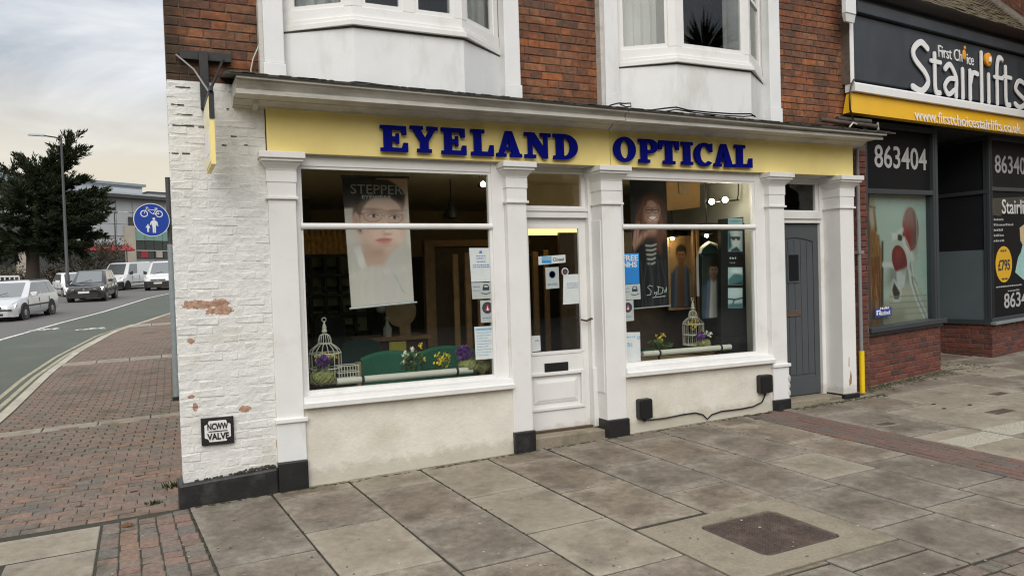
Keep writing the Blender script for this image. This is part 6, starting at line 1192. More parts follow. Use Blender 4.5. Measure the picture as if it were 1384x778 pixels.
notice('blue_poster', 'sky blue FREE NHS poster at the left edge of the right window', ((840.5, 384.5), (864, 383), (863.5, 342), (839.5, 343)), nG, 'blue', fnhs, 'notices in the shop glass')
notice('small_sticker', 'grey card with a car icon under the blue poster in the right window', ((842, 405.5), (866, 404), (865, 383.5), (841.5, 385)), nG, 'paperg', car_icon, 'notices in the shop glass')
notice('small_sticker', 'small card with a black roundel under the car card in the right window', ((842.5, 434.5), (857, 433), (856, 405), (842.5, 406.5)), nG, 'paperg', lambda T, u0, u1, v0, v1, n: (emblem(T, u0+(u1-u0)*.45, v0+(v1-v0)*.66, (u1-u0)*.40, n), words(FA, u0+.01, u1-.02, v0+(v1-v0)*.2, .012, n, M['inkb'], T)), 'notices in the shop glass')
def f8(T, u0, u1, v0, v1, n):
    h = v1-v0; rows(T, u0+.02, u1-.05, [v0+h*.82, v0+h*.60, v0+h*.53], h*.05, n, 'blueprint'); emblem(T, u1-.02, v0+h*.8, .02, n, 'blueprint')
notice('paper_notice', 'pale blue notice at the bottom left corner of the right window', ((843, 490), (866, 487.5), (865, 448.5), (843.5, 449)), nG, 'paper', f8, 'notices in the shop glass')
nD = dn-.022
def fclosed(T, u0, u1, v0, v1, n):
    w_ = u1-u0; B(FA).box(u0+w_*.12, u0+w_*.48, v0+.005, v1-.005, n, n+.001).o('print', M['blueprint'], T); B(FA).box(u0+w_*.12, u0+w_*.46, v0+.01, v0+.035, n+.001, n+.002).o('print', M['blue'], T); text('Closed', FA, (u0+w_*.53, u0+w_*.93, v0+(v1-v0)*.32, v0+(v1-v0)*.72), n, .001, M['ink'], 'lettering', T, bold=.02)
notice('closed_sign', 'white and blue Closed sign hanging in the white door glass', ((728, 358), (764.5, 354.5), (764, 344), (727.5, 346.5)), nD, 'paper', fclosed, th=.004)
notice('paper_notice', 'smaller white notice with a round logo, left one in the door glass', ((738, 390.5), (756, 389), (755, 360.5), (737, 361.5)), nD, 'paperg', lambda T, u0, u1, v0, v1, n: (B(FA).lathe([(.042, 0), (.042, .001), (.034, .001), (.034, 0)], ((u0+u1)/2, v0+(v1-v0)*.66, n), 18).o('print', M['inkb'], T), words(FA, u0+.02, u1-.02, v0+(v1-v0)*.16, .02, n, M['inkb'], T)), 'notices in the shop glass')
notice('paper_notice', 'larger white letter notice, right one in the door glass', ((761, 411.5), (787, 409.5), (786, 370), (761.5, 371)), nD, 'paper', lambda T, u0, u1, v0, v1, n: [words(FA, u0+.05, u1-.05, v0+(v1-v0)*(.68-.07*k), .010, n, M['inkb'], T) for k in range(3)], 'notices in the shop glass')
u, v = fp(763.5, 367, nD); T = thing('round_sticker', 'small round black and white sticker above the letter in the door glass', 'sticker', tuple(FA.w(u, v, nD)))
B(FA).lathe([(.042, 0), (.042, .002)], (u, v, nD+.001), 20).o('disc', M['paper'], T); B(FA).lathe([(.032, 0), (.032, .001)], (u, v, nD+.003), 20).o('print', M['ink'], T); B(FA).prism([(u-.014, v-.014), (u+.014, v-.014), (u, v+.018)], nD+.004, nD+.005).o('print', M['red'], T)
notice('door_sticker', 'small white and orange sticker at the bottom corner of the door glass', ((715.5, 476), (731, 473.5), (730, 453), (714.5, 454)), nD, 'paper', lambda T, u0, u1, v0, v1, n: (B(FA).box(u0, u0+(u1-u0)*.25, v0, v1, n, n+.001).o('print', M['orange'], T), words(FA, u0+(u1-u0)*.55, u1-.02, v0+(v1-v0)*.65, .014, n, M['inkb'], T)))
# ------------------------------------------------------------------ things in the left window
def tube_rail(a, b_, lab, n):
    u0, v0 = FA.pix(*a, n); u1, v1 = FA.pix(*b_, n); T = thing('tube_rail', lab, 'rail', tuple(FA.w(u0, v0, n)), 'cream tubes along the window boards')
    B(FA).tube([(u0, v0, n), (u1, v1, n)], .032, 12).o('tube', M['tube'], T, smooth=40)
    for t in (.18, .88): u = u0+(u1-u0)*t; v = v0+(v1-v0)*t; B(FA).lathe([(.036, -.012), (.036, .012)], (u, v, n), 12, 'u').box(u-.008, u+.008, v-.10, v-.03, n-.01, n+.01).o('clip', M['blackp'], T)
tube_rail((455, 515.5), (638, 499.5), 'cream tube clipped along the board of the left display window', -.22); tube_rail((868, 478.5), (987, 468.5), 'cream tube clipped along the board of the right display window', -.22)
def petals(c, r, n, mt, name, T, s=.02, squash=.8):
    b = B()
    for k in range(n):
        d = Vector((random.gauss(0, 1), random.gauss(0, 1), random.gauss(0, 1))).normalized()*r*random.random()**.5; d.z *= squash
        p = Vector(c)+d; q = Vector((random.gauss(0, 1), random.gauss(0, 1), random.gauss(0, 1))).normalized(); t = q.orthogonal().normalized()*s; u = q.cross(t).normalized()*s*.6
        b.poly([tuple(p-t), tuple(p+u), tuple(p+t*1.2), tuple(p-u)])
    o = b.o(name, M[mt], T); sm = o.modifiers.new('solid', 'SOLIDIFY'); sm.thickness = .002; return o
def nest(c, r, T, h=.6):
    b = B(); b.ell(c, (r, r, r*h), 12); o = b.o('nest', M['nest'], T, smooth=60); n2 = B()
    for k in range(60):
        d = Vector((random.gauss(0, 1), random.gauss(0, 1), random.gauss(0, .7))).normalized(); t = d.orthogonal().normalized(); p = Vector(c)+Vector((d.x*r, d.y*r, d.z*r*h)); n2.tube([tuple(p-t*.05), tuple(p+d*.012), tuple(p+t*.05)], .004, 4)
    n2.o('straw', M['nest'], T)
def cage(px, py, n, w_, h, lab, group):
    u, v = FA.pix(px, py, n); c = FA.w(u, v, n); T = thing('birdcage', lab, 'birdcage', tuple(c), group); r = w_/2; st = h*.55
    wires = B()
    for k in range(16):
        a = 6.2832*k/16; x, y = math.cos(a), math.sin(a)
        pr = [(r, 0), (r, st*.6), (r, st), (r*.92, st+h*.06), (r*.70, st+h*.12), (r*.42, st+h*.18), (r*.40, st+h*.26), (r*.30, st+h*.33), (r*.06, st+h*.37)]
        wires.tube([(c.x+x*q, c.y+y*q, c.z+z) for q, z in pr], .0034, 5)
    wires.o('wires', M['cagewire'], T)
    rg = B()
    for z, q in ((.01, r), (st*.5, r), (st, r), (st+h*.18, r*.42)): rg.tube([(c.x+q*math.cos(6.2832*i/20), c.y+q*math.sin(6.2832*i/20), c.z+z) for i in range(21)], .007, 5)
    rg.o('hoops', M['cagewire'], T); B().lathe([(r, 0), (r, .012)], (c.x, c.y, c.z), 20).o('base', M['cagewire'], T)
    B().lathe([(.01, 0), (.028, .02), (.018, .045), (.022, .06), (.012, .085), (.004, .12)], (c.x, c.y, c.z+st+h*.36), 10).o('finial', M['cagewire'], T, smooth=50)
    b2 = B().tube([(c.x+.02*math.cos(t*.5), c.y, c.z+st+h*.36+.13+.02*math.sin(t*.5)) for t in range(13)], .004, 5).o('ring', M['cagewire'], T)
    return c, T
cz, T = cage(441, 517, -.38, .29, .50, 'white wire birdcage with yellow flowers at the left end of the left window', 'white birdcages in the windows')
petals((cz.x, cz.y, cz.z+.24), .12, 70, 'yellowp', 'flowers', T, .022, .4); petals((cz.x, cz.y, cz.z+.2), .10, 50, 'leafg', 'leaves', T, .025, .6)
def flower(name, lab, px, py, n, parts_, cat='flowers'):
    u, v = FA.pix(px, py, n); c = FA.w(u, v, n); T = thing(name, lab, cat, tuple(c))
    for kind, dx, dz, r, k, s in parts_:
        q = (c.x+dx, c.y-.02, c.z+dz)
        if kind == 'nest': nest(q, r, T)
        else: petals(q, r, k, {'purple': 'purple', 'yellow': 'yellowp', 'white': 'whitep', 'leaf': 'leafg'}[kind], {'leaf': 'leaves'}.get(kind, 'blossom'), T, s)
    return c, T
flower('flower_nest', 'mossy nest with a purple flower in front of the left birdcage', 436, 520, -.25, (('nest', 0, .07, .10, 0, 0), ('purple', .02, .22, .075, 60, .028), ('white', -.02, .27, .05, 6, .02), ('leaf', 0, .17, .06, 15, .02)))
flower('flower_nest', 'mossy nest with a purple tulip head at the right end of the left window', 631, 499, -.30, (('nest', .02, .05, .10, 0, 0), ('purple', -.03, .17, .085, 80, .03), ('nest', .15, .03, .07, 0, 0)))
flower('tulip_bunch', 'bunch of white tulips with green leaves on the left window board', 556, 500, -.34, (('leaf', 0, .08, .12, 60, .04), ('white', -.06, .16, .03, 8, .022), ('white', .01, .20, .03, 8, .024), ('white', -.09, .09, .03, 8, .022), ('white', .04, .13, .03, 8, .022), ('white', 0, .07, .03, 8, .02), ('yellow', .10, .10, .05, 14, .02), ('yellow', .10, .24, .05, 8, .016)))
flower('primrose_pot', 'low clump of yellow primroses right of the white tulips', 597, 494, -.38, (('yellow', 0, .06, .10, 55, .02), ('leaf', 0, .02, .10, 25, .025)))
T = thing('wire_basket', 'small white wire basket beside the left birdcage', 'basket', tuple(FA.w(*FA.pix(469, 512, -.30), -.30))); u, v = FA.pix(470, 511, -.30)
b = B(FA)
for k in range(8): b.tube([(u-.09+k*.026, v, -.25), (u-.09+k*.026, v+.12, -.25)], .004, 5)
for z in (0, .06, .12): b.tube([(u-.1, v+z, -.25), (u+.1, v+z, -.25), (u+.1, v+z, -.40), (u-.1, v+z, -.40), (u-.1, v+z, -.25)], .005, 5)
b.o('frame', M['cagewire'], T)
def chair(px0, px1, py_top, n, lab, mt, h=.95, arms=True):
    u0 = FA.pix(px0, py_top, n)[0]; u1, vt_ = FA.pix(px1, py_top, n); T = thing('office_chair', lab, 'chair', tuple(FA.w((u0+u1)/2, .12, n)), 'chairs inside the shop'); um = (u0+u1)/2; w_ = u1-u0; vb_ = vt_-.45
    rings = []
    for i in range(9):
        t = i/8; u = u0+w_*t; bow = -.07*math.sin(math.pi*t); top = vt_-.05*(2*t-1)**2
        rings.append([(u, vb_, n+bow), (u, top-.03, n+bow), (u, top, n+bow-.03), (u, top-.03, n+bow-.07), (u, vb_, n+bow-.07)])
    B(FA).loft(rings).o('backrest', M[mt], T, smooth=40)
    B(FA).box(u0+.02, u1-.02, .50, .60, n-.55, n-.06).o('seat', M[mt], T, bev=.03); B(FA).lathe([(.03, .16), (.03, .5)], (um, 0, n-.3), 10, 'v').o('column', M['blackp'], T)
    for k in range(5): a = 6.2832*k/5; B(FA).tube([(um, .20, n-.3), (um+.28*math.cos(a), .16, n-.3+.28*math.sin(a))], .02, 6).o('leg', M['blackp'], T)
    if arms: B(FA).box(u0-.04, u0+.02, vb_+.05, vb_+.36, n-.12, n-.02).o('arm_panel', M['woodl'], T, bev=.01)
    return T
chair(488, 568, 471.5, -.62, 'green chair back with a pale wooden side, nearest the left window', 'fabric'); chair(566, 642, 465, -.78, 'second green chair back right of the white tulips', 'fabric', arms=False); chair(462, 514, 456, -1.5, 'dark green chair standing behind, nearer the shop desk', 'fabdark', arms=False); chair(424, 466, 424, -2.2, 'black high backed chair at the left, behind the birdcage', 'blackfab', arms=False)
chair(862, 906, 470, -1.0, 'green chair back low behind the flowers of the right window', 'fabric', arms=False)
T = thing('shop_desk', 'brown wooden desk with a lamp and papers deep in the left window', 'desk', (2.3, 2.6, .12)); n = -2.3
u0, v0 = FA.pix(484, 458, n); u1, v1 = FA.pix(572, 452, n); B(FA).box(u0, u1+.1, v0-.05, v0, n-.6, n).o('top', M['wood'], T, bev=.005); B(FA).box(u0+.05, u1+.05, .12, v0-.05, n-.55, n-.05).o('front', M['wooddark'], T)
b0, c0 = FA.pix(528, 482, n+.05), FA.pix(550, 461, n+.05); 
tag(B(FA).box(b0[0], c0[0], b0[1], c0[1], n+.0, n+.012).o('yellow_folder', M['hivis']), 'yellow folder propped on the front of the shop desk', 'folder')
T = thing('round_mirror', 'round beige table mirror standing on the shop desk', 'mirror', tuple(FA.w(u0+.5, v0, n-.3))); uc, vc = FA.pix(541, 420, n-.2); B(FA).lathe([(.20, 0), (.20, .03)], (uc, vc, n-.2), 24).o('disc', M['woodl'], T); B(FA).box(uc-.02, uc+.12, v0, vc-.15, n-.22, n-.18).o('stand', M['woodl'], T)
T = thing('desk_bottle', 'pale pump bottle on the shop desk', 'bottle', tuple(FA.w(*FA.pix(524, 458, n-.1), n-.1))); uc, vc = FA.pix(524, 457, n-.1); B(FA).lathe([(.05, 0), (.055, .14), (.02, .20), (.02, .25), (.03, .26), (.01, .29)], (uc, vc-.02, n-.1), 12, 'v').o('bottle', M['paperg'], T, smooth=50)
uc, vc = FA.pix(515, 417, n-.25); T = thing('desk_lamp', 'small round white lamp head above the shop desk', 'lamp', tuple(FA.w(uc, v0, n-.25))); B(FA).ell((uc, vc, n-.25), (.065, .065, .065), 12).o('head', M['paperg'], T, smooth=60); B(FA).tube([(uc, vc, n-.25), (uc, v0, n-.25)], .012, 6).o('stem', M['blackp'], T)
# frame display rack on the left wall of the shop, with a shelf of glasses above
T = thing('display_rack', 'dark grid of spectacle shelves at the far left of the window', 'rack', (1.6, 3.2, .1)); n = -3.2
u0, v0 = FA.pix(404, 480, n); u1, v1 = FA.pix(496, 345, n); B(FA).box(u0-.3, u1, .12, v1+.02, n-.1, n-.06).o('back_panel', mat('olive rack panel', (.26, .26, .13), .7, .3, 4), T)
for k in range(8): v = v0-.5+(v1-v0+.5)*k/7; B(FA).box(u0-.3, u1, v-.018, v+.018, n-.06, n+.06).o('shelf', M['blackp'], T)
for k in range(7): u = u0-.2+(u1-u0+.2)*k/6; B(FA).box(u-.018, u+.018, .12, v1, n-.059, n+.055).o('upright', M['blackp'], T)
b = B(FA)
for k in range(70): u = random.uniform(u0, u1-.1); v = v0-.5+(v1-v0+.5)*random.randint(0, 6)/7+.07; b.box(u, u+.13, v, v+.04, n-.02, n+.03)
b.o('spectacles', M['trim'], T)
amb = mat('amber glassware', (.80, .46, .13), .2, .3, 20)
for k in range(9):
    px = 409+k*7.6; uc, vc = FA.pix(px, 345, n+.1); T = thing('amber_bottle', ('first', 'second', 'third', 'fourth', 'fifth', 'sixth', 'seventh', 'eighth', 'ninth')[k]+' amber bottle from the left in the row above the spectacle rack', 'bottle', tuple(FA.w(uc, vc, n+.1)), 'amber bottles on the rack')
    B(FA).lathe([(.055, 0), (.06, .02), (.06, .2), (.03, .26), (.03, .31)], (uc, v1+.02, n+.0), 10, 'v').o('bottle', amb, T, smooth=50)
# lights
T = thing('pendant_lamp', 'small dark pendant lamp hanging in the upper left window', 'lamp', tuple(FA.w(*FA.pix(610, 290, -1.4), -1.4))); uc, vc = FA.pix(610, 291, -1.4)
B(FA).lathe([(.012, .18), (.03, .16), (.03, .10), (.10, .0), (.10, -.03), (.02, -.04)], (uc, vc, -1.4), 14, 'v').o('shade', M['blackp'], T, smooth=50); B(FA).tube([(uc, vc+.17, -1.4), (uc, 2.88, -1.4)], .006, 6).o('cord', M['blackp'], T)
T = thing('spot_lamp', 'single lit spot bulb at the upper right corner of the left window', 'light', tuple(FA.w(*FA.pix(653, 251, -.7), -.7))); uc, vc = FA.pix(653, 249, -.7); bl_ = B(FA).ell((uc, vc, -.7), (.022, .03, .030), 16).o('bulb', M['bulb'], T, smooth=60); B(FA).lathe([(.026, -.09), (.022, -.028)], (uc, vc, -.7), 10).o('holder', M['blackp'], bl_); B(FA).tube([(uc, vc, -.78), (uc, 2.88, -.78)], .008, 6).o('stem', M['blackp'], T)
T = thing('spot_rail', 'black rail with two lit round spot bulbs in the upper right window', 'light', tuple(FA.w(*FA.pix(971, 270, -.5), -.5))); n = -.42
for px, py in ((962, 272.5), (980, 270)): uc, vc = FA.pix(px, py, n); bl_ = B(FA).ell((uc, vc, n), (.032, .032, .032), 16).o('bulb', M['bulb'], T, smooth=60); B(FA).lathe([(.028, -.07), (.024, -.03)], (uc, vc, n), 10).o('holder', M['blackp'], bl_)
u0, v0 = FA.pix(958, 274, n-.06); u1, v1 = FA.pix(998, 270, n-.06); B(FA).tube([(u0, v0, n-.06), (u1, v1, n-.06)], .010, 6).o('rail', M['blackp'], T); u2, v2 = FA.pix(998, 250, n-.06); B(FA).tube([(u1-.02, v1, n-.06), (u1+.0, v1+.06, n-.06), (u2, v2, n-.06), (u2, 2.88, n-.06)], .008, 6).o('cable', M['blackp'], T)
for px, py, n, lab in ((909, 322.5, -1.05, 'small warm ceiling spot above the tall framed poster'), (955, 319, -.52, 'small warm ceiling spot above the arched mirror')):
    uc, vc = FA.pix(px, py, n); T = thing('downlight', lab, 'light', tuple(FA.w(uc, vc, n)), 'small warm spots inside'); B(FA).ell((uc, vc, n), (.024, .014, .024), 8).o('bulb', M['downl'], T); B(FA).box(uc-.06, uc+.06, vc+.02, vc+.04, n-.05, n+.04).tube([(uc, vc+.04, n), (uc, 2.88, n)], .006, 5).o('rail', M['blackp'], T)
# tall warm wall panel seen at the top of the right window
T = thing('tan_board', 'warm tan wall panel with a faint frame behind the upper right window', 'panel', (5.9, 1.0, 2.3)); n = -.98
P = corners(FA, ((902, 285), (946, 280), (946, 238), (900, 238)), n); B(FA).prism(P, n-.04, n).o('board', mat('tan panel', (.42, .25, .10), .7, .08, 3), T); a, c_ = FA.pix(917, 262, n), FA.pix(930, 245, n); B(FA).box(a[0], c_[0], a[1], c_[1], n, n+.012).o('frame', M['woodl'], T)
B(FA).box(6.0, 6.598, 2.27, 2.31, -1.5, -.46).o('pelmet', M['blackp'], SH); B(FA).box(4.6, 6.55, .75, 2.27, -1.55, -1.5).o('display_backing', M['wooddark'], SH)
for px in (939, 945): uu_, _ = FA.pix(px, 380, -.9); B(FA).box(uu_-.014, uu_+.014, .75, 2.27, -.93, -.9).o('display_post', M['wood'], SH)
# right window things
cz, T = cage(937.5, 466, -.62, .25, .46, 'white wire birdcage with a yellow bird toy in the right window', 'white birdcages in the windows')
petals((cz.x, cz.y, cz.z+.27), .06, 30, 'yellowp', 'flowers', T, .025, 1.6); petals((cz.x, cz.y, cz.z+.1), .08, 20, 'leafg', 'leaves', T, .025, .6)
flower('flower_nest', 'purple and white flower beside the right window birdcage', 944, 467, -.48, (('purple', .02, .11, .06, 45, .028), ('white', .12, .13, .05, 14, .022), ('nest', .06, .02, .07, 0, 0)))
flower('primrose_pot', 'cream and yellow primroses with leaves behind the tube in the right window', 889, 472, -.5, (('leaf', 0, .05, .14, 50, .04), ('yellow', 0, .12, .08, 18, .022), ('white', .02, .06, .06, 10, .022), ('yellow', .07, .16, .04, 8, .02)))
# ------------------------------------------------------------------ blue shared path sign on its post
pz = gz(.36, 5.25); T = thing('path_sign_post', 'grey post with a round blue shared cycle and foot path sign beside the corner', 'sign', (.36, 5.25, pz))
TOP = W0
def wpix(px, py, Y): q = ray(px, py); t = (Y-CAM.y)/q.y; return CAM+q*t
a = wpix(238.5, 535, 5.25); tp = wpix(235, 240, 5.25); xm = a.x+.005
B().tube([(xm, 5.25, pz-.2), (xm, 5.25, wpix(238, 330, 5.25).z)], .042, 14).o('post', M['galv'], T, smooth=50); B().tube([(xm, 5.25, wpix(238, 330, 5.25).z), (xm, 5.25, tp.z)], .036, 12).o('upper_post', M['bgdark'], T, smooth=50)
B().box(xm-.06, xm+.06, 5.19, 5.31, pz-.02, pz+.05).o('foot', M['black'], T)
c = wpix(205, 297, 5.15); r = (wpix(229.5, 297, 5.15).x-c.x); yaw_s = math.radians(4); SGF = Fr(c, (math.cos(yaw_s), math.sin(yaw_s), -.015))
B(SGF).tube([(-.05, .06, -.05), (xm-c.x+.03, .06, -.05)], .018, 6).tube([(-.05, -.06, -.05), (xm-c.x+.03, -.06, -.05)], .018, 6).o('bracket', M['bgdark'], T)
B(SGF).lathe([(r, -.012), (r, .0)], (0, 0, 0), 40).o('rim', M['signwhite'], T); B(SGF).lathe([(r*.955, .0), (r*.955, .003)], (0, 0, 0), 40).o('face', M['signblue'], T)
def flat(paths, name, n, rr_=None):
    b = B(SGF)
    for p in paths: b.prism([(x*r, y*r) for x, y in p], n, n+.003)
    return b.o(name, M['signwhite'], T)
def sgt(x0, y0, x1, y1, w_=.035): d = Vector((x1-x0, y1-y0)).normalized(); nx, ny = -d.y*w_/2, d.x*w_/2; return [(x0+nx, y0+ny), (x0-nx, y0-ny), (x1-nx, y1-ny), (x1+nx, y1+ny)]
def ringq(cx, cy, r0, r1, k=20): return [[(cx+math.cos(6.2832*i/k)*r0, cy+math.sin(6.2832*i/k)*r0), (cx+math.cos(6.2832*(i+1)/k)*r0, cy+math.sin(6.2832*(i+1)/k)*r0), (cx+math.cos(6.2832*(i+1)/k)*r1, cy+math.sin(6.2832*(i+1)/k)*r1), (cx+math.cos(6.2832*i/k)*r1, cy+math.sin(6.2832*i/k)*r1)] for i in range(k)]
cy_ = .36
flat(ringq(-.40, cy_, .21, .155) + ringq(.42, cy_, .21, .155), 'bicycle_symbol', .0031); flat([sgt(-.40, cy_, -.24, cy_+.36), sgt(.42, cy_, .28, cy_+.30), sgt(-.20, cy_+.26, .22, cy_+.22), sgt(-.20, cy_+.22, .08, cy_-.02), sgt(.08, cy_-.02, .28, cy_+.30), sgt(.08, cy_-.02, .42, cy_), sgt(-.30, cy_+.38, -.16, cy_+.36, .05), sgt(.18, cy_+.33, .34, cy_+.33, .055)], 'bicycle_symbol', .0065)
def person_sym(cx, fy, h, nm):
    w_ = h*.30; flat([[(cx+math.cos(t*.5236)*h*.085, fy+h*.91+math.sin(t*.5236)*h*.085) for t in range(12)], [(cx-w_*.42, fy+h*.80), (cx+w_*.42, fy+h*.80), (cx+w_*.62, fy+h*.66), (cx+w_*.34, fy+h*.40), (cx+w_*.30, fy), (cx+w_*.04, fy), (cx, fy+h*.36), (cx-w_*.04, fy), (cx-w_*.30, fy), (cx-w_*.34, fy+h*.40), (cx-w_*.62, fy+h*.66)]], nm, .0031)
    flat([sgt(cx+w_*.55, fy+h*.74, cx+w_*.74, fy+h*.44, h*.055), sgt(cx-w_*.55, fy+h*.74, cx-w_*.80, fy+h*.50, h*.055)], nm, .0062)
person_sym(.12, -.78, .92, 'person_symbol'); person_sym(-.22, -.74, .48, 'child_symbol')
# ------------------------------------------------------------------ vehicles
def vehicle(name, lab, cat, px, py, heading, paint, kind, lights=False, extra=None, group='vehicles on the road'):
    p = G(px, py, -.085); z = p.z
    ca, sa = math.cos(heading), math.sin(heading); fx_, ly = Vector((ca, sa, 0)), Vector((-sa, ca, 0)); slope = lambda d: (.024*d.x+.038*d.y)
    fx_.z = slope(fx_); fx_.normalize(); ly.z = slope(ly); ly.normalize(); up = fx_.cross(ly)
    mt = Matrix(((fx_.x, ly.x, up.x, p.x), (fx_.y, ly.y, up.y, p.y), (fx_.z, ly.z, up.z, p.z), (0, 0, 0, 1))); T = thing(name, lab, cat, group=group, mat=mt)
    K = dict(estate=dict(L=4.4, W=1.74, H=1.47, gc=.20, belt=.90, hood=.86, nose=.62, ws0=1.0, ws1=.20, rear0=-2.12, rear1=-1.75, wb=2.52, wr=.31, tail=.95),
             suv=dict(L=4.45, W=1.80, H=1.66, gc=.24, belt=1.02, hood=.98, nose=.74, ws0=1.0, ws1=.25, rear0=-2.15, rear1=-1.75, wb=2.6, wr=.34, tail=1.05),
             van=dict(L=4.8, W=1.92, H=1.95, gc=.22, belt=1.12, hood=1.08, nose=.80, ws0=1.62, ws1=.92, rear0=-2.38, rear1=-2.32, wb=3.1, wr=.33, tail=1.15),
             hatch=dict(L=4.0, W=1.70, H=1.48, gc=.20, belt=.92, hood=.88, nose=.64, ws0=1.0, ws1=.30, rear0=-1.95, rear1=-1.45, wb=2.45, wr=.30, tail=.97))[kind]
    L_, W_, H = K['L'], K['W']/2, K['H']; xf, xr = L_/2, -L_/2; g = K['gc']; hb = K['hood']; bt = K['belt']
    def ring(x, w0, zl, zt, tw): # cross section, counter clockwise
        return [(x, -w0*.90, zl), (x, -w0, zl+.12), (x, -w0*1.0, zl+(zt-zl)*.55), (x, -w0*.975, zt-.10), (x, -w0*tw, zt), (x, 0, zt+.02), (x, w0*tw, zt), (x, w0*.975, zt-.10), (x, w0*1.0, zl+(zt-zl)*.55), (x, w0, zl+.12), (x, w0*.90, zl)]
    st = [(xf, W_*.72, g+.10, K['nose']-.02, .80), (xf-.10, W_*.88, g+.04, K['nose']+.04, .84), (xf-.32, W_*.97, g, K['nose']+.11, .86), (xf-.75, W_, g, hb-.04, .88), (K['ws0']+.02, W_, g, hb+.0, .92), (K['ws0']-.35, W_, g, bt, .94), (-.2, W_, g, bt+.01, .94), (xr+.75, W_, g, bt+.02, .94), (xr+.25, W_*.97, g+.03, bt+.02, .93), (xr+.06, W_*.92, g+.10, K['tail']-.05, .90), (xr, W_*.85, g+.16, K['tail']-.15, .88)]
    body = B().loft([ring(*s) for s in st]).o('body', M[paint], T, smooth=38, local=True)
    rw0, rw1 = W_*.93, W_*.74
    zb_ = bt-.02; cab0 = [(K['ws0'], rw0), (-.1, rw0), (K['rear0'], rw0*.96)]; cab1 = [(K['ws1'], rw1), (-.25, rw1), (K['rear1'], rw1*.97)]
    P = lambda x, y, z: (x, y, z)
    rb = [(K['ws0'], -rw0*.80, hb-.02), (K['ws0']-.16, -rw0, zb_), (K['rear0']+.1, -rw0, zb_), (K['rear0'], -rw0*.85, zb_), (K['rear0'], rw0*.85, zb_), (K['rear0']+.1, rw0, zb_), (K['ws0']-.16, rw0, zb_), (K['ws0'], rw0*.80, hb-.02)]
    rt = [(K['ws1'], -rw1*.86, H-.05), (K['ws1']-.12, -rw1, H-.05), (K['rear1']+.1, -rw1, H-.05), (K['rear1'], -rw1*.88, H-.05), (K['rear1'], rw1*.88, H-.05), (K['rear1']+.1, rw1, H-.05), (K['ws1']-.12, rw1, H-.05), (K['ws1'], rw1*.86, H-.05)]
    ru = [(x-(.22 if x > 0 else -.12), y*.88, H) for x, y, z in rt]
    B().loft([rb, rt, ru]).o('cabin', M[paint], T, smooth=35, local=True)
    def lerp(a, b_, t): return tuple(a[i]+(b_[i]-a[i])*t for i in range(3))
    def panel(A, Bq, C, D, s0, s1, t0, t1, off, nm, mt='carglass'):   # A-B bottom edge, D-C top edge
        q = [lerp(lerp(A, Bq, s), lerp(D, C, s), t) for s, t in ((s0, t0), (s1, t0), (s1, t1), (s0, t1))]; n = (Vector(q[1])-Vector(q[0])).cross(Vector(q[3])-Vector(q[0])).normalized()
        b = B(); b.hexa([tuple(Vector(v)-n*.01) for v in q] + [tuple(Vector(v)+n*off) for v in q]); return b.o(nm, M[mt], T, local=True)
    panel(rb[7], rb[0], rt[0], rt[7], .03, .97, .08, .95, .012, 'windscreen')
    panel(rb[3], rb[4], rt[4], rt[3], .08, .92, .15, .90, .012, 'rear_window')
    for (i, j, sgn) in ((1, 2, 1), (6, 5, -1)):
        a, b_, c_, d = rb[i], rb[j], rt[j], rt[i]
        spans = ((.02, .34),) if kind == 'van' else ((.02, .40), (.43, .70), (.735, .95))
        for k, (s0, s1) in enumerate(spans):
            if sgn > 0: panel(b_, a, d, c_, 1-s1, 1-s0, .10, .92, .012, 'side_window')
            else: panel(a, b_, c_, d, s0, s1, .10, .92, .012, 'side_window')
        y = -W_*1.004 if sgn > 0 else W_*1.004
        for x in ((.95, .0) if kind == 'van' else (1.0, -.05, -1.0)): B().box(x-.008, x+.008, min(y, y*.985), max(y, y*.985)+.0, g+.2, bt-.1).o('door_gap', M['trim'], T, local=True)
        if kind == 'estate': B().tube([(K['ws1']-.2, sgn*-rw1*.9, H+.02), (K['rear1']+.2, sgn*-rw1*.9, H+.02)], .018, 6).o('roof_rail', M['trim'], T, local=True)
        B().box(-1.3, 1.2, -sgn*W_*1.0-.015, -sgn*W_*1.0+.015, .52, .57).o('side_trim', M['trim'] if kind != 'suv' else M['darkcar'], T, local=True)
        m_ = B().hexa([(K['ws0']-.42, -sgn*(W_+.02), bt-.02), (K['ws0']-.30, -sgn*(W_+.02), bt-.02), (K['ws0']-.30, -sgn*(W_+.19), bt+.0), (K['ws0']-.42, -sgn*(W_+.19), bt+.0), (K['ws0']-.42, -sgn*(W_-.06), bt+.12), (K['ws0']-.32, -sgn*(W_-.06), bt+.12), (K['ws0']-.32, -sgn*(W_+.19), bt+(.24 if kind == 'van' else .15)), (K['ws0']-.42, -sgn*(W_+.19), bt+(.24 if kind == 'van' else .15))]).o('wing_mirror', M['trim'] if kind in ('van', 'suv') else M[paint], T, bev=.02, local=True)
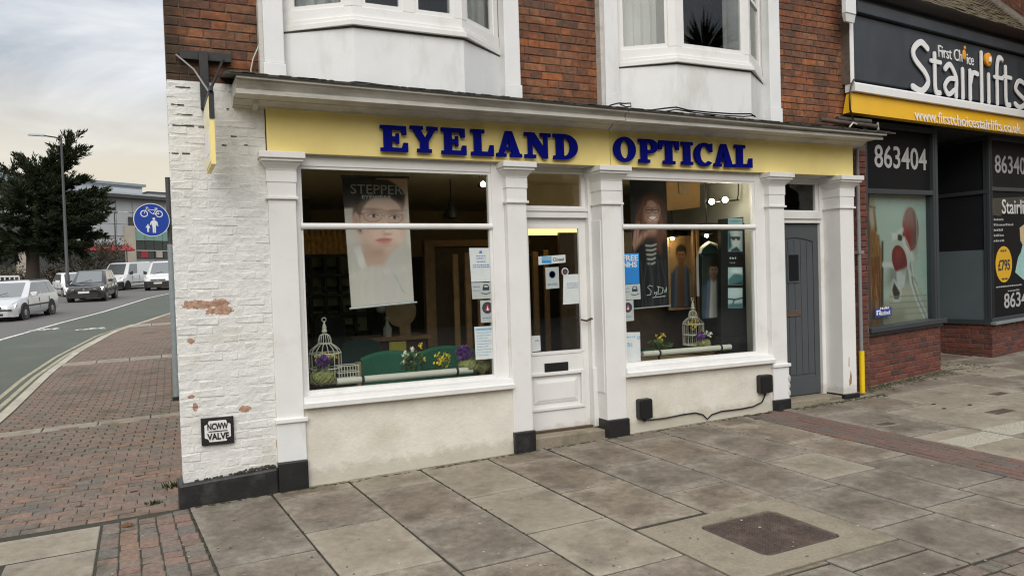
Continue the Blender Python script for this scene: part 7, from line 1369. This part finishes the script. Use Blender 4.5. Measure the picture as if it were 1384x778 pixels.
        for x in (K['wb']/2+.08, -K['wb']/2+.08):
            yw = -sgn*(W_-.10); b = B(); k = 18
            arcw = B().lathe([(K['wr']+.06, -.10), (K['wr']+.06, .112)], (x, yw, K['wr']), 20, 'v').o('wheel_arch', M['trim'], T, local=True)
            wh = B().lathe([(K['wr']*.55, -.09), (K['wr']*.93, -.10), (K['wr'], -.06), (K['wr'], .07), (K['wr']*.93, .115), (K['wr']*.66, .118)], (x, yw if sgn < 0 else yw, K['wr']), 20, 'v').o('wheel', M['tyre'], T, smooth=40, local=True)
            rm = B().lathe([(K['wr']*.66, -.1), (K['wr']*.66, .121), (K['wr']*.58, .112), (K['wr']*.2, .125), (.02, .13)] if sgn < 0 else [(K['wr']*.66, .1), (K['wr']*.66, -.121), (K['wr']*.58, -.112), (K['wr']*.2, -.125), (.02, -.13)], (x, yw, K['wr']), 20, 'v').o('rim', M['rim'] if kind != 'van' else M['trim'], wh, smooth=40, local=True)
    # front: lamps, grille, bumper, plate
    zn = K['nose']
    for sgn in (-1, 1):
        q = [(xf-.06, sgn*W_*.50, zn-.13), (xf-.20, sgn*W_*.93, zn-.10), (xf-.30, sgn*W_*.97, zn+.06), (xf-.10, sgn*W_*.52, zn+.02)]
        if kind == 'van': q = [(xf-.08, sgn*W_*.55, zn-.12), (xf-.22, sgn*W_*.95, zn-.08), (xf-.36, sgn*W_*.985, zn+.18), (xf-.16, sgn*W_*.66, zn+.08)]
        c_ = Vector((0, 0, 0)); d = Vector((.028, 0, .004)); B().hexa([tuple(Vector(v)-d) for v in q]+[tuple(Vector(v)+d) for v in q]).o('headlight', M['lampon' if lights else 'lampglass'], T, local=True)
        B().lathe([(.07, -.05), (.07, .015)], (xf-.06, sgn*W_*.68, g+.20), 10, 'u').o('fog_light', M['lampglass'], T, local=True)
    bt_ = B().loft([[(x, -w_, z0), (x, w_, z0), (x, w_, z1), (x, -w_, z1)] for x, w_, z0, z1 in ((xf-.30, W_*.99, g+.0, g+.22 if kind != 'van' else zn-.16), (xf-.08, W_*.90, g+.0, g+.24 if kind != 'van' else zn-.14), (xf+.03, W_*.72, g+.02, g+.22 if kind != 'van' else zn-.16))]).o('front_bumper', M['trim'] if kind in ('van', 'suv') else M[paint], T, smooth=30, local=True)
    B().box(xf-.06, xf+.012, -W_*.48, W_*.48, zn-.12, zn-.03).o('grille', M['trim'], T, local=True); B().box(xf-.06, xf+.016, -W_*.42, W_*.42, zn-.085, zn-.07).o('grille_bar', M['chrome'], T, local=True)
    B().box(xf-.05, xf+.036, -W_*.86, W_*.86, g+.24, g+.28).o('bumper_strip', M['trim'], T, local=True); B().box(xf-.05, xf+.034, -W_*.55, W_*.55, g+.06, g+.14).o('air_intake', M['trim'], T, local=True)
    B().box(xf-.03, xf+.048, -.26, .26, g+.25, g+.36).o('number_plate', M['plate'], T, local=True); B().lathe([(.055, -.02), (.055, .02)], (xf+.0, 0, zn-.06), 12, 'u').o('badge', M['chrome'], T, local=True)
    B().tube([(K['ws0']+.01, -W_*.5, hb+.03), (K['ws0']-.15, W_*.15, hb+.18)], .012, 4).o('wiper', M['trim'], T, local=True)
    if extra: extra(T, K)
    return T
vehicle('parked_car', 'silver estate car with dark bumper strip, nearest at the left edge of the road', 'car', 22, 430.5, math.radians(255.5), 'silver', 'estate')
vehicle('parked_car', 'dark brown car with lit headlights driving behind the silver estate', 'car', 127, 406, math.radians(262), 'darkcar', 'suv', lights=True)
def stripe(T, K): B().hexa([(.2, -.875, .62), (-.9, -.875, .70), (-.9, -.86, .70), (.2, -.86, .62), (.3, -.872, .95), (-.5, -.872, 1.0), (-.5, -.86, 1.0), (.3, -.86, .95)]).o('yellow_panel', M['hivis'], T, local=True)
vehicle('parked_car', 'white car with a yellow side panel half hidden behind the dark car', 'car', 100, 400.5, math.radians(285), 'whitecar', 'hatch', extra=None)
vehicle('white_van', 'white van with its side door visible, left of the two vans', 'van', 172, 391.5, math.radians(243), 'whitecar', 'van'); vehicle('white_van', 'white van with black front bumper just left of the blue sign post', 'van', 226, 390.5, math.radians(256), 'whitecar', 'van')
# ------------------------------------------------------------------ lamp posts, bollard posts, railings
def at(px, py, d): q = ray(px, py); return CAM+q*d
def lamp(lab, pxb, pyb, pxt, pyt, armpx, d, r=.09):
    t_ = at(pxt, pyt, d); z0 = gz(t_.x, t_.y)-.1; x, y = t_.x, t_.y; T = thing('street_lamp', lab, 'street lamp', (x, y, z0), 'street lamps')
    B().tube([(x, y, z0), (x, y, z0+1.4), (x, y, z0+1.45), (x, y, t_.z)], [r*1.35, r*1.35, r, r*.6], 10).o('post', M['bgdark'], T, smooth=40)
    e = at(armpx, pyt-3 if armpx < pxt else pyt, d); B().tube([(x, y, t_.z-.1), (x+(e.x-x)*.3, y, t_.z), (e.x, e.y, e.z)], .04, 6).o('arm', M['bgdark'], T); s = 1 if e.x > x else -1
    B().hexa([(e.x-s*.1, e.y-.12, e.z-.05), (e.x+s*.7, e.y-.12, e.z-.03), (e.x+s*.7, e.y+.12, e.z-.03), (e.x-s*.1, e.y+.12, e.z-.05), (e.x-s*.1, e.y-.1, e.z+.06), (e.x+s*.6, e.y-.08, e.z+.05), (e.x+s*.6, e.y+.08, e.z+.05), (e.x-s*.1, e.y+.1, e.z+.06)]).o('lantern', M['galv'], T)
lamp('tall dark street lamp with a long arm to the left in front of the conifer', 88, 360, 82.5, 186, 57, 44); lamp('shorter dark street lamp with a stub arm, right of the conifer', 157, 380, 154.5, 287, 161, 62, .07)
for px, h_, lab in ((130.5, 2.9, 'plain dark post left of the pair before the red parasols'), (140, 2.6, 'plain dark post, right of the pair before the red parasols')):
    t_ = at(px, 340 if px < 135 else 341, 63); z0 = gz(t_.x, t_.y); T = tag(B().tube([(t_.x, t_.y, z0-.5), (t_.x, t_.y, t_.z)], .09, 8).o('dark_post', M['bgdark'], smooth=40), lab, 'post')
# white barrier panel and low wall at the left edge
T = thing('white_barrier', 'low white barred barrier at the left edge behind the silver car', 'barrier', tuple(at(5, 386, 46))); BF = Fr(at(-14, 388, 46), (.93, .36, 0)); s = 46/FPX
B(BF).box(0, 35*s, 13*s, 15.5*s, 0, .06).box(0, 35*s, 0, 2*s, 0, .06).o('rail', M['whitecar'], T)
for k in range(7): B(BF).box(k*5.7*s, k*5.7*s+1.5*s, 2*s, 13*s, .002, .056).o('bar', M['whitecar'], T)
T = thing('low_wall', 'low dark wall with railings on top behind the vehicles', 'wall', tuple(at(100, 380, 66))); LF = Fr(at(-40, 384, 66), (.93, .37, 0)); s = 66/FPX
B(LF).box(0, 320*s, -14*s, 11*s, -.25, 0).o('wall', M['stonebg'], T)
for z in (24, 18): B(LF).box(120*s, 320*s, z*s, z*s+.06, -.10, -.05).o('rail', M['bgdark'], T)
for k in range(26): B(LF).box((122+k*7.6)*s, (122+k*7.6)*s+.06, 11*s, 25*s, -.13, -.04).o('railing_post', M['bgdark'], T)
# ------------------------------------------------------------------ pale office building in the distance
d0 = 88; O0 = at(139, 330, d0); BG = Fr(O0, (.86, .51, 0)); OB = thing('office_building', 'large pale grey clad office building beyond the trees', 'building', (O0.x, O0.y, gz(O0.x, O0.y)))
gp = lambda px, py, n=0: BG.pix(px, py, n)
zt0 = gp(139, 266)[1]; zbot = gp(139, 352)[1]; zb0 = zbot-6; ur = gp(238, 300)[0]; ul = gp(20, 300)[0]
zmid = gp(139, 318)[1]
B(BG).box(ul-14, ur+16, zb0, zt0, -12, -.2).o('wall', M['cladding'], OB)
for i, px in enumerate((70, 92, 114, 136, 158, 180, 200, 222)):
    u = gp(px, 300)[0]; u2 = gp(px+20, 300)[0]
    for j in range(3): z0 = zmid+(zt0-.25-zmid)*j/3; z1 = zmid+(zt0-.25-zmid)*(j+1)/3; B(BG).box(u+.04, (gp((92, 114, 136, 158, 180, 200, 222, 244)[i], 300)[0])-.04, z0+.03, z1-.03, -.2, -.10+random.uniform(-.02, .02)).o('panel', M['cladding'], OB)
B(BG).box(ul-14, ur+16, zt0, zt0+.38, -12.5, .9).o('eave', M['bgdark'], OB); B(BG).box(ul-14, ur+16, zt0+.38, zt0+.60, -12.5, .7).o('roof_edge', M['clad2'], OB)
ra, rb_ = gp(192, 253, -3); rc, rd = gp(85, 238, -3); B(BG).box(rc-16, ra, zt0+.5, rb_, -12, -3).o('upper_storey', M['clad2'], OB); B(BG).box(rc-16, ra+.3, rb_, rb_+.3, -12.3, -2.6).o('upper_roof', M['galv'], OB)
u0, v0 = gp(151, 262, -2.9); u1, v1 = gp(190, 254.5, -2.9); B(BG).box(u0, u1, zt0+.5, v1-.2, -3, -2.6).o('plant_screen', M['clad2'], OB)
u0 = gp(183, 320)[0]; zg0, zg1 = gp(200, 325, .1)[1], gp(200, 313, .1)[1]
k = 10
for i in range(k): a = u0+(ur+6-u0)*i/k; e = u0+(ur+6-u0)*(i+1)/k; B(BG).box(a+.03, e-.03, zg0, zg1, -.2, .1).o('spandrel_panel', M['gglass'], OB); B(BG).box(a+.04, e-.04, zbot+.3, zg0-.1, -.2, .05).o('window', M['bgglass'], OB)
B(BG).box(u0, ur+6, (zbot+zg0)/2-.05, (zbot+zg0)/2+.05, -.1, .12).o('transom', M['cladding'], OB)
for i in range(5): B(BG).box(u0+.6+i*1.9, u0+1.4+i*1.9, zbot+.4, zbot+1.2, .051, .09).o('window_display', M['red'] if i % 2 == 0 else M['stonebg'], OB)
us = gp(168, 320)[0]; B(BG).box(us, u0-.05, zb0, gp(175, 305, .1)[1], -.2, .15).o('stone_pier', M['stonebg'], OB); B(BG).box(gp(120, 320)[0]-20, us, zb0, gp(150, 331, .1)[1], -.2, .02).o('ground_floor', M['bgglass'], OB)
u1_, v1_ = gp(176, 308, .1); B(BG).box(u1_-.1, u1_+.9, gp(176, 308, .1)[1], gp(176, 293, .1)[1], -.1, .12).o('window', M['bgglass'], OB)
# red parasols at its foot
for px, w_, lab in ((108, 20, 'red parasol at the left of the far row'), (130, 24, 'red parasol in the middle of the far row'), (152, 22, 'red parasol third along in the far row'), (171, 17, 'red parasol nearest the stone pier of the office')):
    c = at(px, 333, 74); s = 74/FPX; T = thing('red_parasol', lab, 'parasol', (c.x, c.y, gz(c.x, c.y)), 'red parasols below the office'); R_ = w_*s*.62
    B().lathe([(R_, -.42), (R_*.98, -.30), (R_*.5, .02), (.08, .25)], tuple(c), 8).o('canopy', M['red'], T); B().tube([(c.x, c.y, gz(c.x, c.y)-1.5), (c.x, c.y, c.z+.2)], .05, 6).o('pole', M['bgdark'], T)
# small flat-roofed block to the right
T = thing('grey_block', 'small dark grey rooftop block beyond the office, right of its roof', 'building', tuple(at(216, 270, 120))); BL = Fr(at(201, 275, 120), (.93, .37, 0)); s = 120/FPX; B(BL).box(0, 40*s, -30*s, 15*s, -4, 0).o('wall', M['galv'], T); B(BL).box(-.2, 40*s+.2, 15*s, 16.2*s, -4.2, .2).o('roof', M['bgdark'], T)
for k in range(4): B(BL).box((3+k*9)*s, (9.6+k*9)*s, 2*s, 12*s, .0, .06).o('panel', M['bgglass'], T)
# dark garage-like building at the far left behind the conifer
T = thing('dark_building', 'dark low building glimpsed beyond the conifer trunk at the left edge', 'building', tuple(at(10, 380, 72))); DF = Fr(at(-60, 385, 72), (.93, .36, 0)); s = 72/FPX
B(DF).box(0, 140*s, -8*s, 95*s, -6, 0).o('wall', M['bgdark'], T); B(DF).box(72*s, 92*s, 10*s, 52*s, 0, .15).o('concrete_pier', M['stonebg'], T); B(DF).box(8*s, 66*s, 6*s, 48*s, .0, .1).o('dark_opening', M['bgglass'], T); B(DF).box(0, 140*s, 52*s, 60*s, 0, .2).o('fascia', M['galv'], T)
# ------------------------------------------------------------------ trees
def conifer():
    d = 52; s = d/FPX; basep = at(44, 372, d); x0, y0 = basep.x, basep.y; z0 = gz(x0, y0)-.3
    T = thing('conifer_tree', 'big dark spreading conifer with ragged sprays and a leaning tip behind the cars', 'tree', (x0, y0, z0)); P = lambda px, py, dy=0: (lambda q: (q.x, q.y+dy, q.z))(at(px, py, d))
    tr = B(); tr.tube([(x0, y0, z0), P(44, 335), P(46, 300), P(52, 270), P(62, 240)], [.46, .36, .32, .24, .12], 10)
    crown = B(); rnd = random.Random(5)
    limbs = [((44, 325), (0, 318), 0), ((44, 330), (-25, 330), 1), ((45, 318), (95, 322), 0), ((46, 300), (136, 275), 0), ((46, 310), (128, 302), -1), ((48, 290), (-20, 262), 0), ((50, 285), (130, 258), 1), ((52, 270), (112, 240), 0), ((54, 262), (8, 228), 0), ((56, 258), (28, 212), .5), ((60, 246), (72, 214), 0), ((60, 250), (88, 222), .5), ((62, 240), (100, 184), 0), ((62, 242), (106, 202), .4), ((50, 280), (-10, 240), 1), ((46, 312), (20, 300), -2), ((46, 312), (75, 300), -2.2), ((47, 300), (100, 290), -1.5), ((47, 300), (0, 300), -2), ((50, 280), (70, 262), -2), ((50, 278), (28, 255), -2), ((46, 315), (100, 332), -1.2), ((45, 320), (30, 335), -2), ((45, 320), (62, 332), -2), ((56, 255), (58, 222), 0), ((45, 322), (112, 334), 0), ((45, 320), (134, 316), .5), ((46, 312), (138, 292), 1), ((46, 305), (138, 280), -1), ((45, 322), (-12, 338), -.5), ((44, 326), (70, 345), -1), ((46, 308), (118, 300), -2), ((50, 280), (122, 262), -1), ((54, 262), (95, 248), -1), ((46, 305), (-15, 290), -1.5), ((47, 300), (70, 310), -2), ((48, 290), (25, 280), -2.2), ((50, 275), (85, 275), -2), ((54, 262), (45, 235), -1), ((46, 315), (110, 340), .5), ((45, 320), (20, 345), -1), ((46, 305), (120, 318), 1.5), ((48, 285), (118, 282), -1), ((46, 310), (60, 335), 1.2), ((45, 318), (86, 345), -1), ((44, 325), (-20, 352), .5)]
    for (a, b_, dy) in limbs:
        A, E = Vector(P(*a)), Vector(P(*b_, dy)); Lm = (E-A).length; mid = A.lerp(E, .5)+Vector((0, 0, -.06*Lm)); tr.tube([tuple(A), tuple(mid), tuple(E)], [.16, .09, .03], 6)
        nb_ = int(9+Lm*5.0)
        for q_ in range(nb_):
            t = .12+.88*(q_+rnd.random())/nb_; c0 = A*(1-t)**2 + mid*2*t*(1-t) + E*t*t; ax = (E-A).normalized()
            sd = (ax*rnd.uniform(.35, 1.1)+Vector((rnd.gauss(0, .6), rnd.gauss(0, .7), rnd.gauss(.12, .28)))).normalized(); sl_ = rnd.uniform(.8, 1.7)*(1.25-.65*t)*min(1, .5+Lm*.12)
            tr.tube([tuple(c0), tuple(c0+sd*sl_)], [.03, .008], 4)
            for k in range(int(60*sl_)+14):
                v = rnd.random(); c = c0+sd*sl_*v+Vector((rnd.gauss(0, .10), rnd.gauss(0, .10), rnd.gauss(0, .07)))*(1.2-.6*v)
                dirv = (sd*rnd.uniform(.7, 1.3)+Vector((rnd.gauss(0, .4), rnd.gauss(0, .4), rnd.gauss(.22, .25)))).normalized(); side = dirv.cross(Vector((rnd.gauss(0, 1), rnd.gauss(0, 1), rnd.gauss(0, 1)))).normalized(); l = rnd.uniform(.14, .40); w_ = l*rnd.uniform(.08, .17)
                i = len(crown.V); crown.V += [c-side*w_*.5, c+dirv*l*.35-side*w_, c+dirv*l, c+dirv*l*.45+side*w_]; crown.F.append((i, i+1, i+2, i+3))
    tr.o('trunk', M['bark'], T, smooth=60); me_ = crown.o('crown', M['leaf'], T)
conifer()
def bare(px, py, d, h, lab, seed, col='twig', spread=.5, leaves=0):
    r_ = random.Random(seed); p = at(px, py, d); x, y = p.x, p.y; z = gz(x, y)-.4; T = thing('bare_tree', lab, 'tree', (x, y, z), 'bare trees before the office'); b = B(); cr_ = B()
    def grow(a, dr, l, r, dep):
        e = a+dr*l; b.tube([tuple(a), tuple((a+e)/2+Vector((r_.gauss(0, .03), 0, 0))*l), tuple(e)], [r, r*.85, r*.65], 5)
        if dep == 0:
            for k in range(leaves): q = e+Vector((r_.gauss(0, .25), r_.gauss(0, .25), r_.gauss(0, .25))); s = .09; n = Vector((r_.gauss(0, 1), r_.gauss(0, 1), r_.gauss(0, 1))).normalized(); t = n.orthogonal().normalized()*s; i = len(cr_.V); u = n.cross(t); cr_.V += [q-t, q+u*.6, q+t, q-u*.6]; cr_.F.append((i, i+1, i+2, i+3))
            return
        for k in range(3):
            d2 = (dr+Vector((r_.gauss(0, spread), r_.gauss(0, spread), r_.uniform(-.1, .35)))).normalized(); grow(a+dr*l*r_.uniform(.6, 1), d2, l*r_.uniform(.62, .8), r*.6, dep-1)
    grow(Vector((x, y, z)), Vector((0, 0, 1)), h*.34, .11, 4); b.o('trunk', M[col], T)
    if leaves: cr_.o('crown', M['shrubleaf'], T)
bare(128, 385, 58, 5.2, 'small bare reddish tree just right of the conifer', 3, leaves=5); bare(145, 385, 60, 5.0, 'bare twiggy tree left of the shorter street lamp', 9, leaves=4); bare(112, 385, 57, 3.6, 'low twiggy tree under the conifer right side', 14, leaves=6); bare(72, 385, 58, 2.6, 'low bare shrub tree between the trunk and the tall lamp', 21, leaves=4)
r_ = random.Random(4); LF2 = B()
for k in range(7000):
    px = r_.uniform(-30, 240); d = 64+r_.gauss(0, .5); py = 386-abs(r_.gauss(0, 1))*9-r_.random()*8; c = at(px, py, d); s = r_.uniform(.06, .14); n = Vector((r_.gauss(0, 1), r_.gauss(0, 1), r_.gauss(0, 1))).normalized(); t = n.orthogonal().normalized()*s; u = n.cross(t); i = len(LF2.V); LF2.V += [c-t, c+u*.6, c+t, c-u*.6]; LF2.F.append((i, i+1, i+2, i+3))
LF2.o('undergrowth', M['shrubleaf'], kind='stuff')
# ------------------------------------------------------------------ across the street, behind the camera: unseen things added for the shop glass to mirror
def broad(x, y, h, r, seed, lab):
    r_ = random.Random(seed); z = gz(x, y)-.2; T = thing('added_tree', lab, 'tree', (x, y, z), 'unseen trees added across the street'); B().tube([(x, y, z), (x+.1, y, z+h*.3), (x, y, z+h*.6)], [.3, .22, .1], 8).o('trunk', M['bark'], T); b = B()
    for k in range(2600):
        d = Vector((r_.gauss(0, 1), r_.gauss(0, 1), r_.gauss(0, 1))).normalized()*r_.random()**.4; c = Vector((x+d.x*r, y+d.y*r, z+h*.55+d.z*h*.5)); s = r_.uniform(.12, .3); n = Vector((r_.gauss(0, 1), r_.gauss(0, 1), r_.gauss(0, 1))).normalized(); t = n.orthogonal().normalized()*s; u = n.cross(t); i = len(b.V); b.V += [c-t, c+u*.6, c+t, c-u*.6]; b.F.append((i, i+1, i+2, i+3))
    b.o('crown', M['leaf'], T)
for k in range(4): broad(-22+k*15+random.uniform(-2, 2), -27, 9+random.uniform(-1, 2), 4.2, 40+k, ('broad dark tree at the far end of the unseen row added across the street', 'broad dark tree second in the unseen row added across the street', 'broad dark tree third in the unseen row added across the street', 'broad dark tree at the near end of the unseen row added across the street')[k])  # guessed tree row, added so the glass reflects something dark
r_ = random.Random(11); hb_ = B()
for k in range(24000):
    x, z, y = r_.uniform(-45, 150), r_.random()**.8*8.2, -24-r_.random()*1.4; c = Vector((x, y, -.5+z+.5*math.sin(x*.8)*r_.random())); s = r_.uniform(.18, .42); n = Vector((r_.gauss(0, .6), 1+r_.gauss(0, .5), r_.gauss(.4, .6))).normalized(); t = n.orthogonal().normalized()*s; u = n.cross(t); i = len(hb_.V); hb_.V += [c-t, c+u*.7, c+t, c-u*.7]; hb_.F.append((i, i+1, i+2, i+3))
hb_.box(-45, 150, -25.2, -24.8, -.8, 7.4); hb_.o('added_hedge_foliage', M['leaf'], kind='stuff')  # hedge added, made tall and long to keep sky out of the glass
sheet('lawn', [-45, 60], [-23.5, -16], -.10, mat('lawn', (.07, .11, .03), .9, .25, 8))
T = thing('added_terrace', 'unseen dark brick terrace added across the street to keep sky out of the neighbouring window', 'building', (60, -18, gz(20, -8)-.2)); TF = Fr((130, -16, gz(20, -8)-.3), (-1, 0, 0)); B(TF).box(0, 95, 0, 12.5, -8, 0).o('wall', M['brickstuff'], T); B(TF).hexa([(-.5, 12.5, -8.5), (95.5, 12.5, -8.5), (95.5, 12.5, .4), (-.5, 12.5, .4), (-.5, 15, -4.5), (95.5, 15, -4.5), (95.5, 15, -4), (-.5, 15, -4)]).o('roof', M['lead'], T)  # terrace added and raised to block sky reflections in the neighbour's pane
for k in range(18):
    for z in (1.2, 4.8, 8.6): B(TF).box(2+k*5, 3.4+k*5, z, z+1.9, .0, .06).o('window', M['bgglass'], T)
def palm(x, y, h):
    z = gz(x, y); T = thing('palm_tree', 'spiky palm tree mirrored in the right bay window', 'tree', (x, y, z)); B().tube([(x, y, z), (x+.1, y, z+h*.5), (x, y, z+h)], [.22, .17, .15], 10).o('trunk', M['bark'], T); b = B(); r_ = random.Random(2)
    for k in range(130):
        a = r_.uniform(0, 6.28); el_ = r_.uniform(-.7, 1.3); d = Vector((math.cos(a)*math.cos(el_), math.sin(a)*math.cos(el_), math.sin(el_))); s = d.cross(Vector((0, 0, 1))).normalized()*.035; c = Vector((x, y, z+h+.1)); l = r_.uniform(.9, 1.5); i = len(b.V); b.V += [c-s*.4, c+s*.4, c+d*l*.5+s, c+d*l+Vector((0, 0, -.15)), c+d*l*.5-s]; b.F.append((i, i+1, i+2, i+3, i+4))
    b.o('crown', M['leaf'], T)
palm(14.8, -11.5, 8.0)
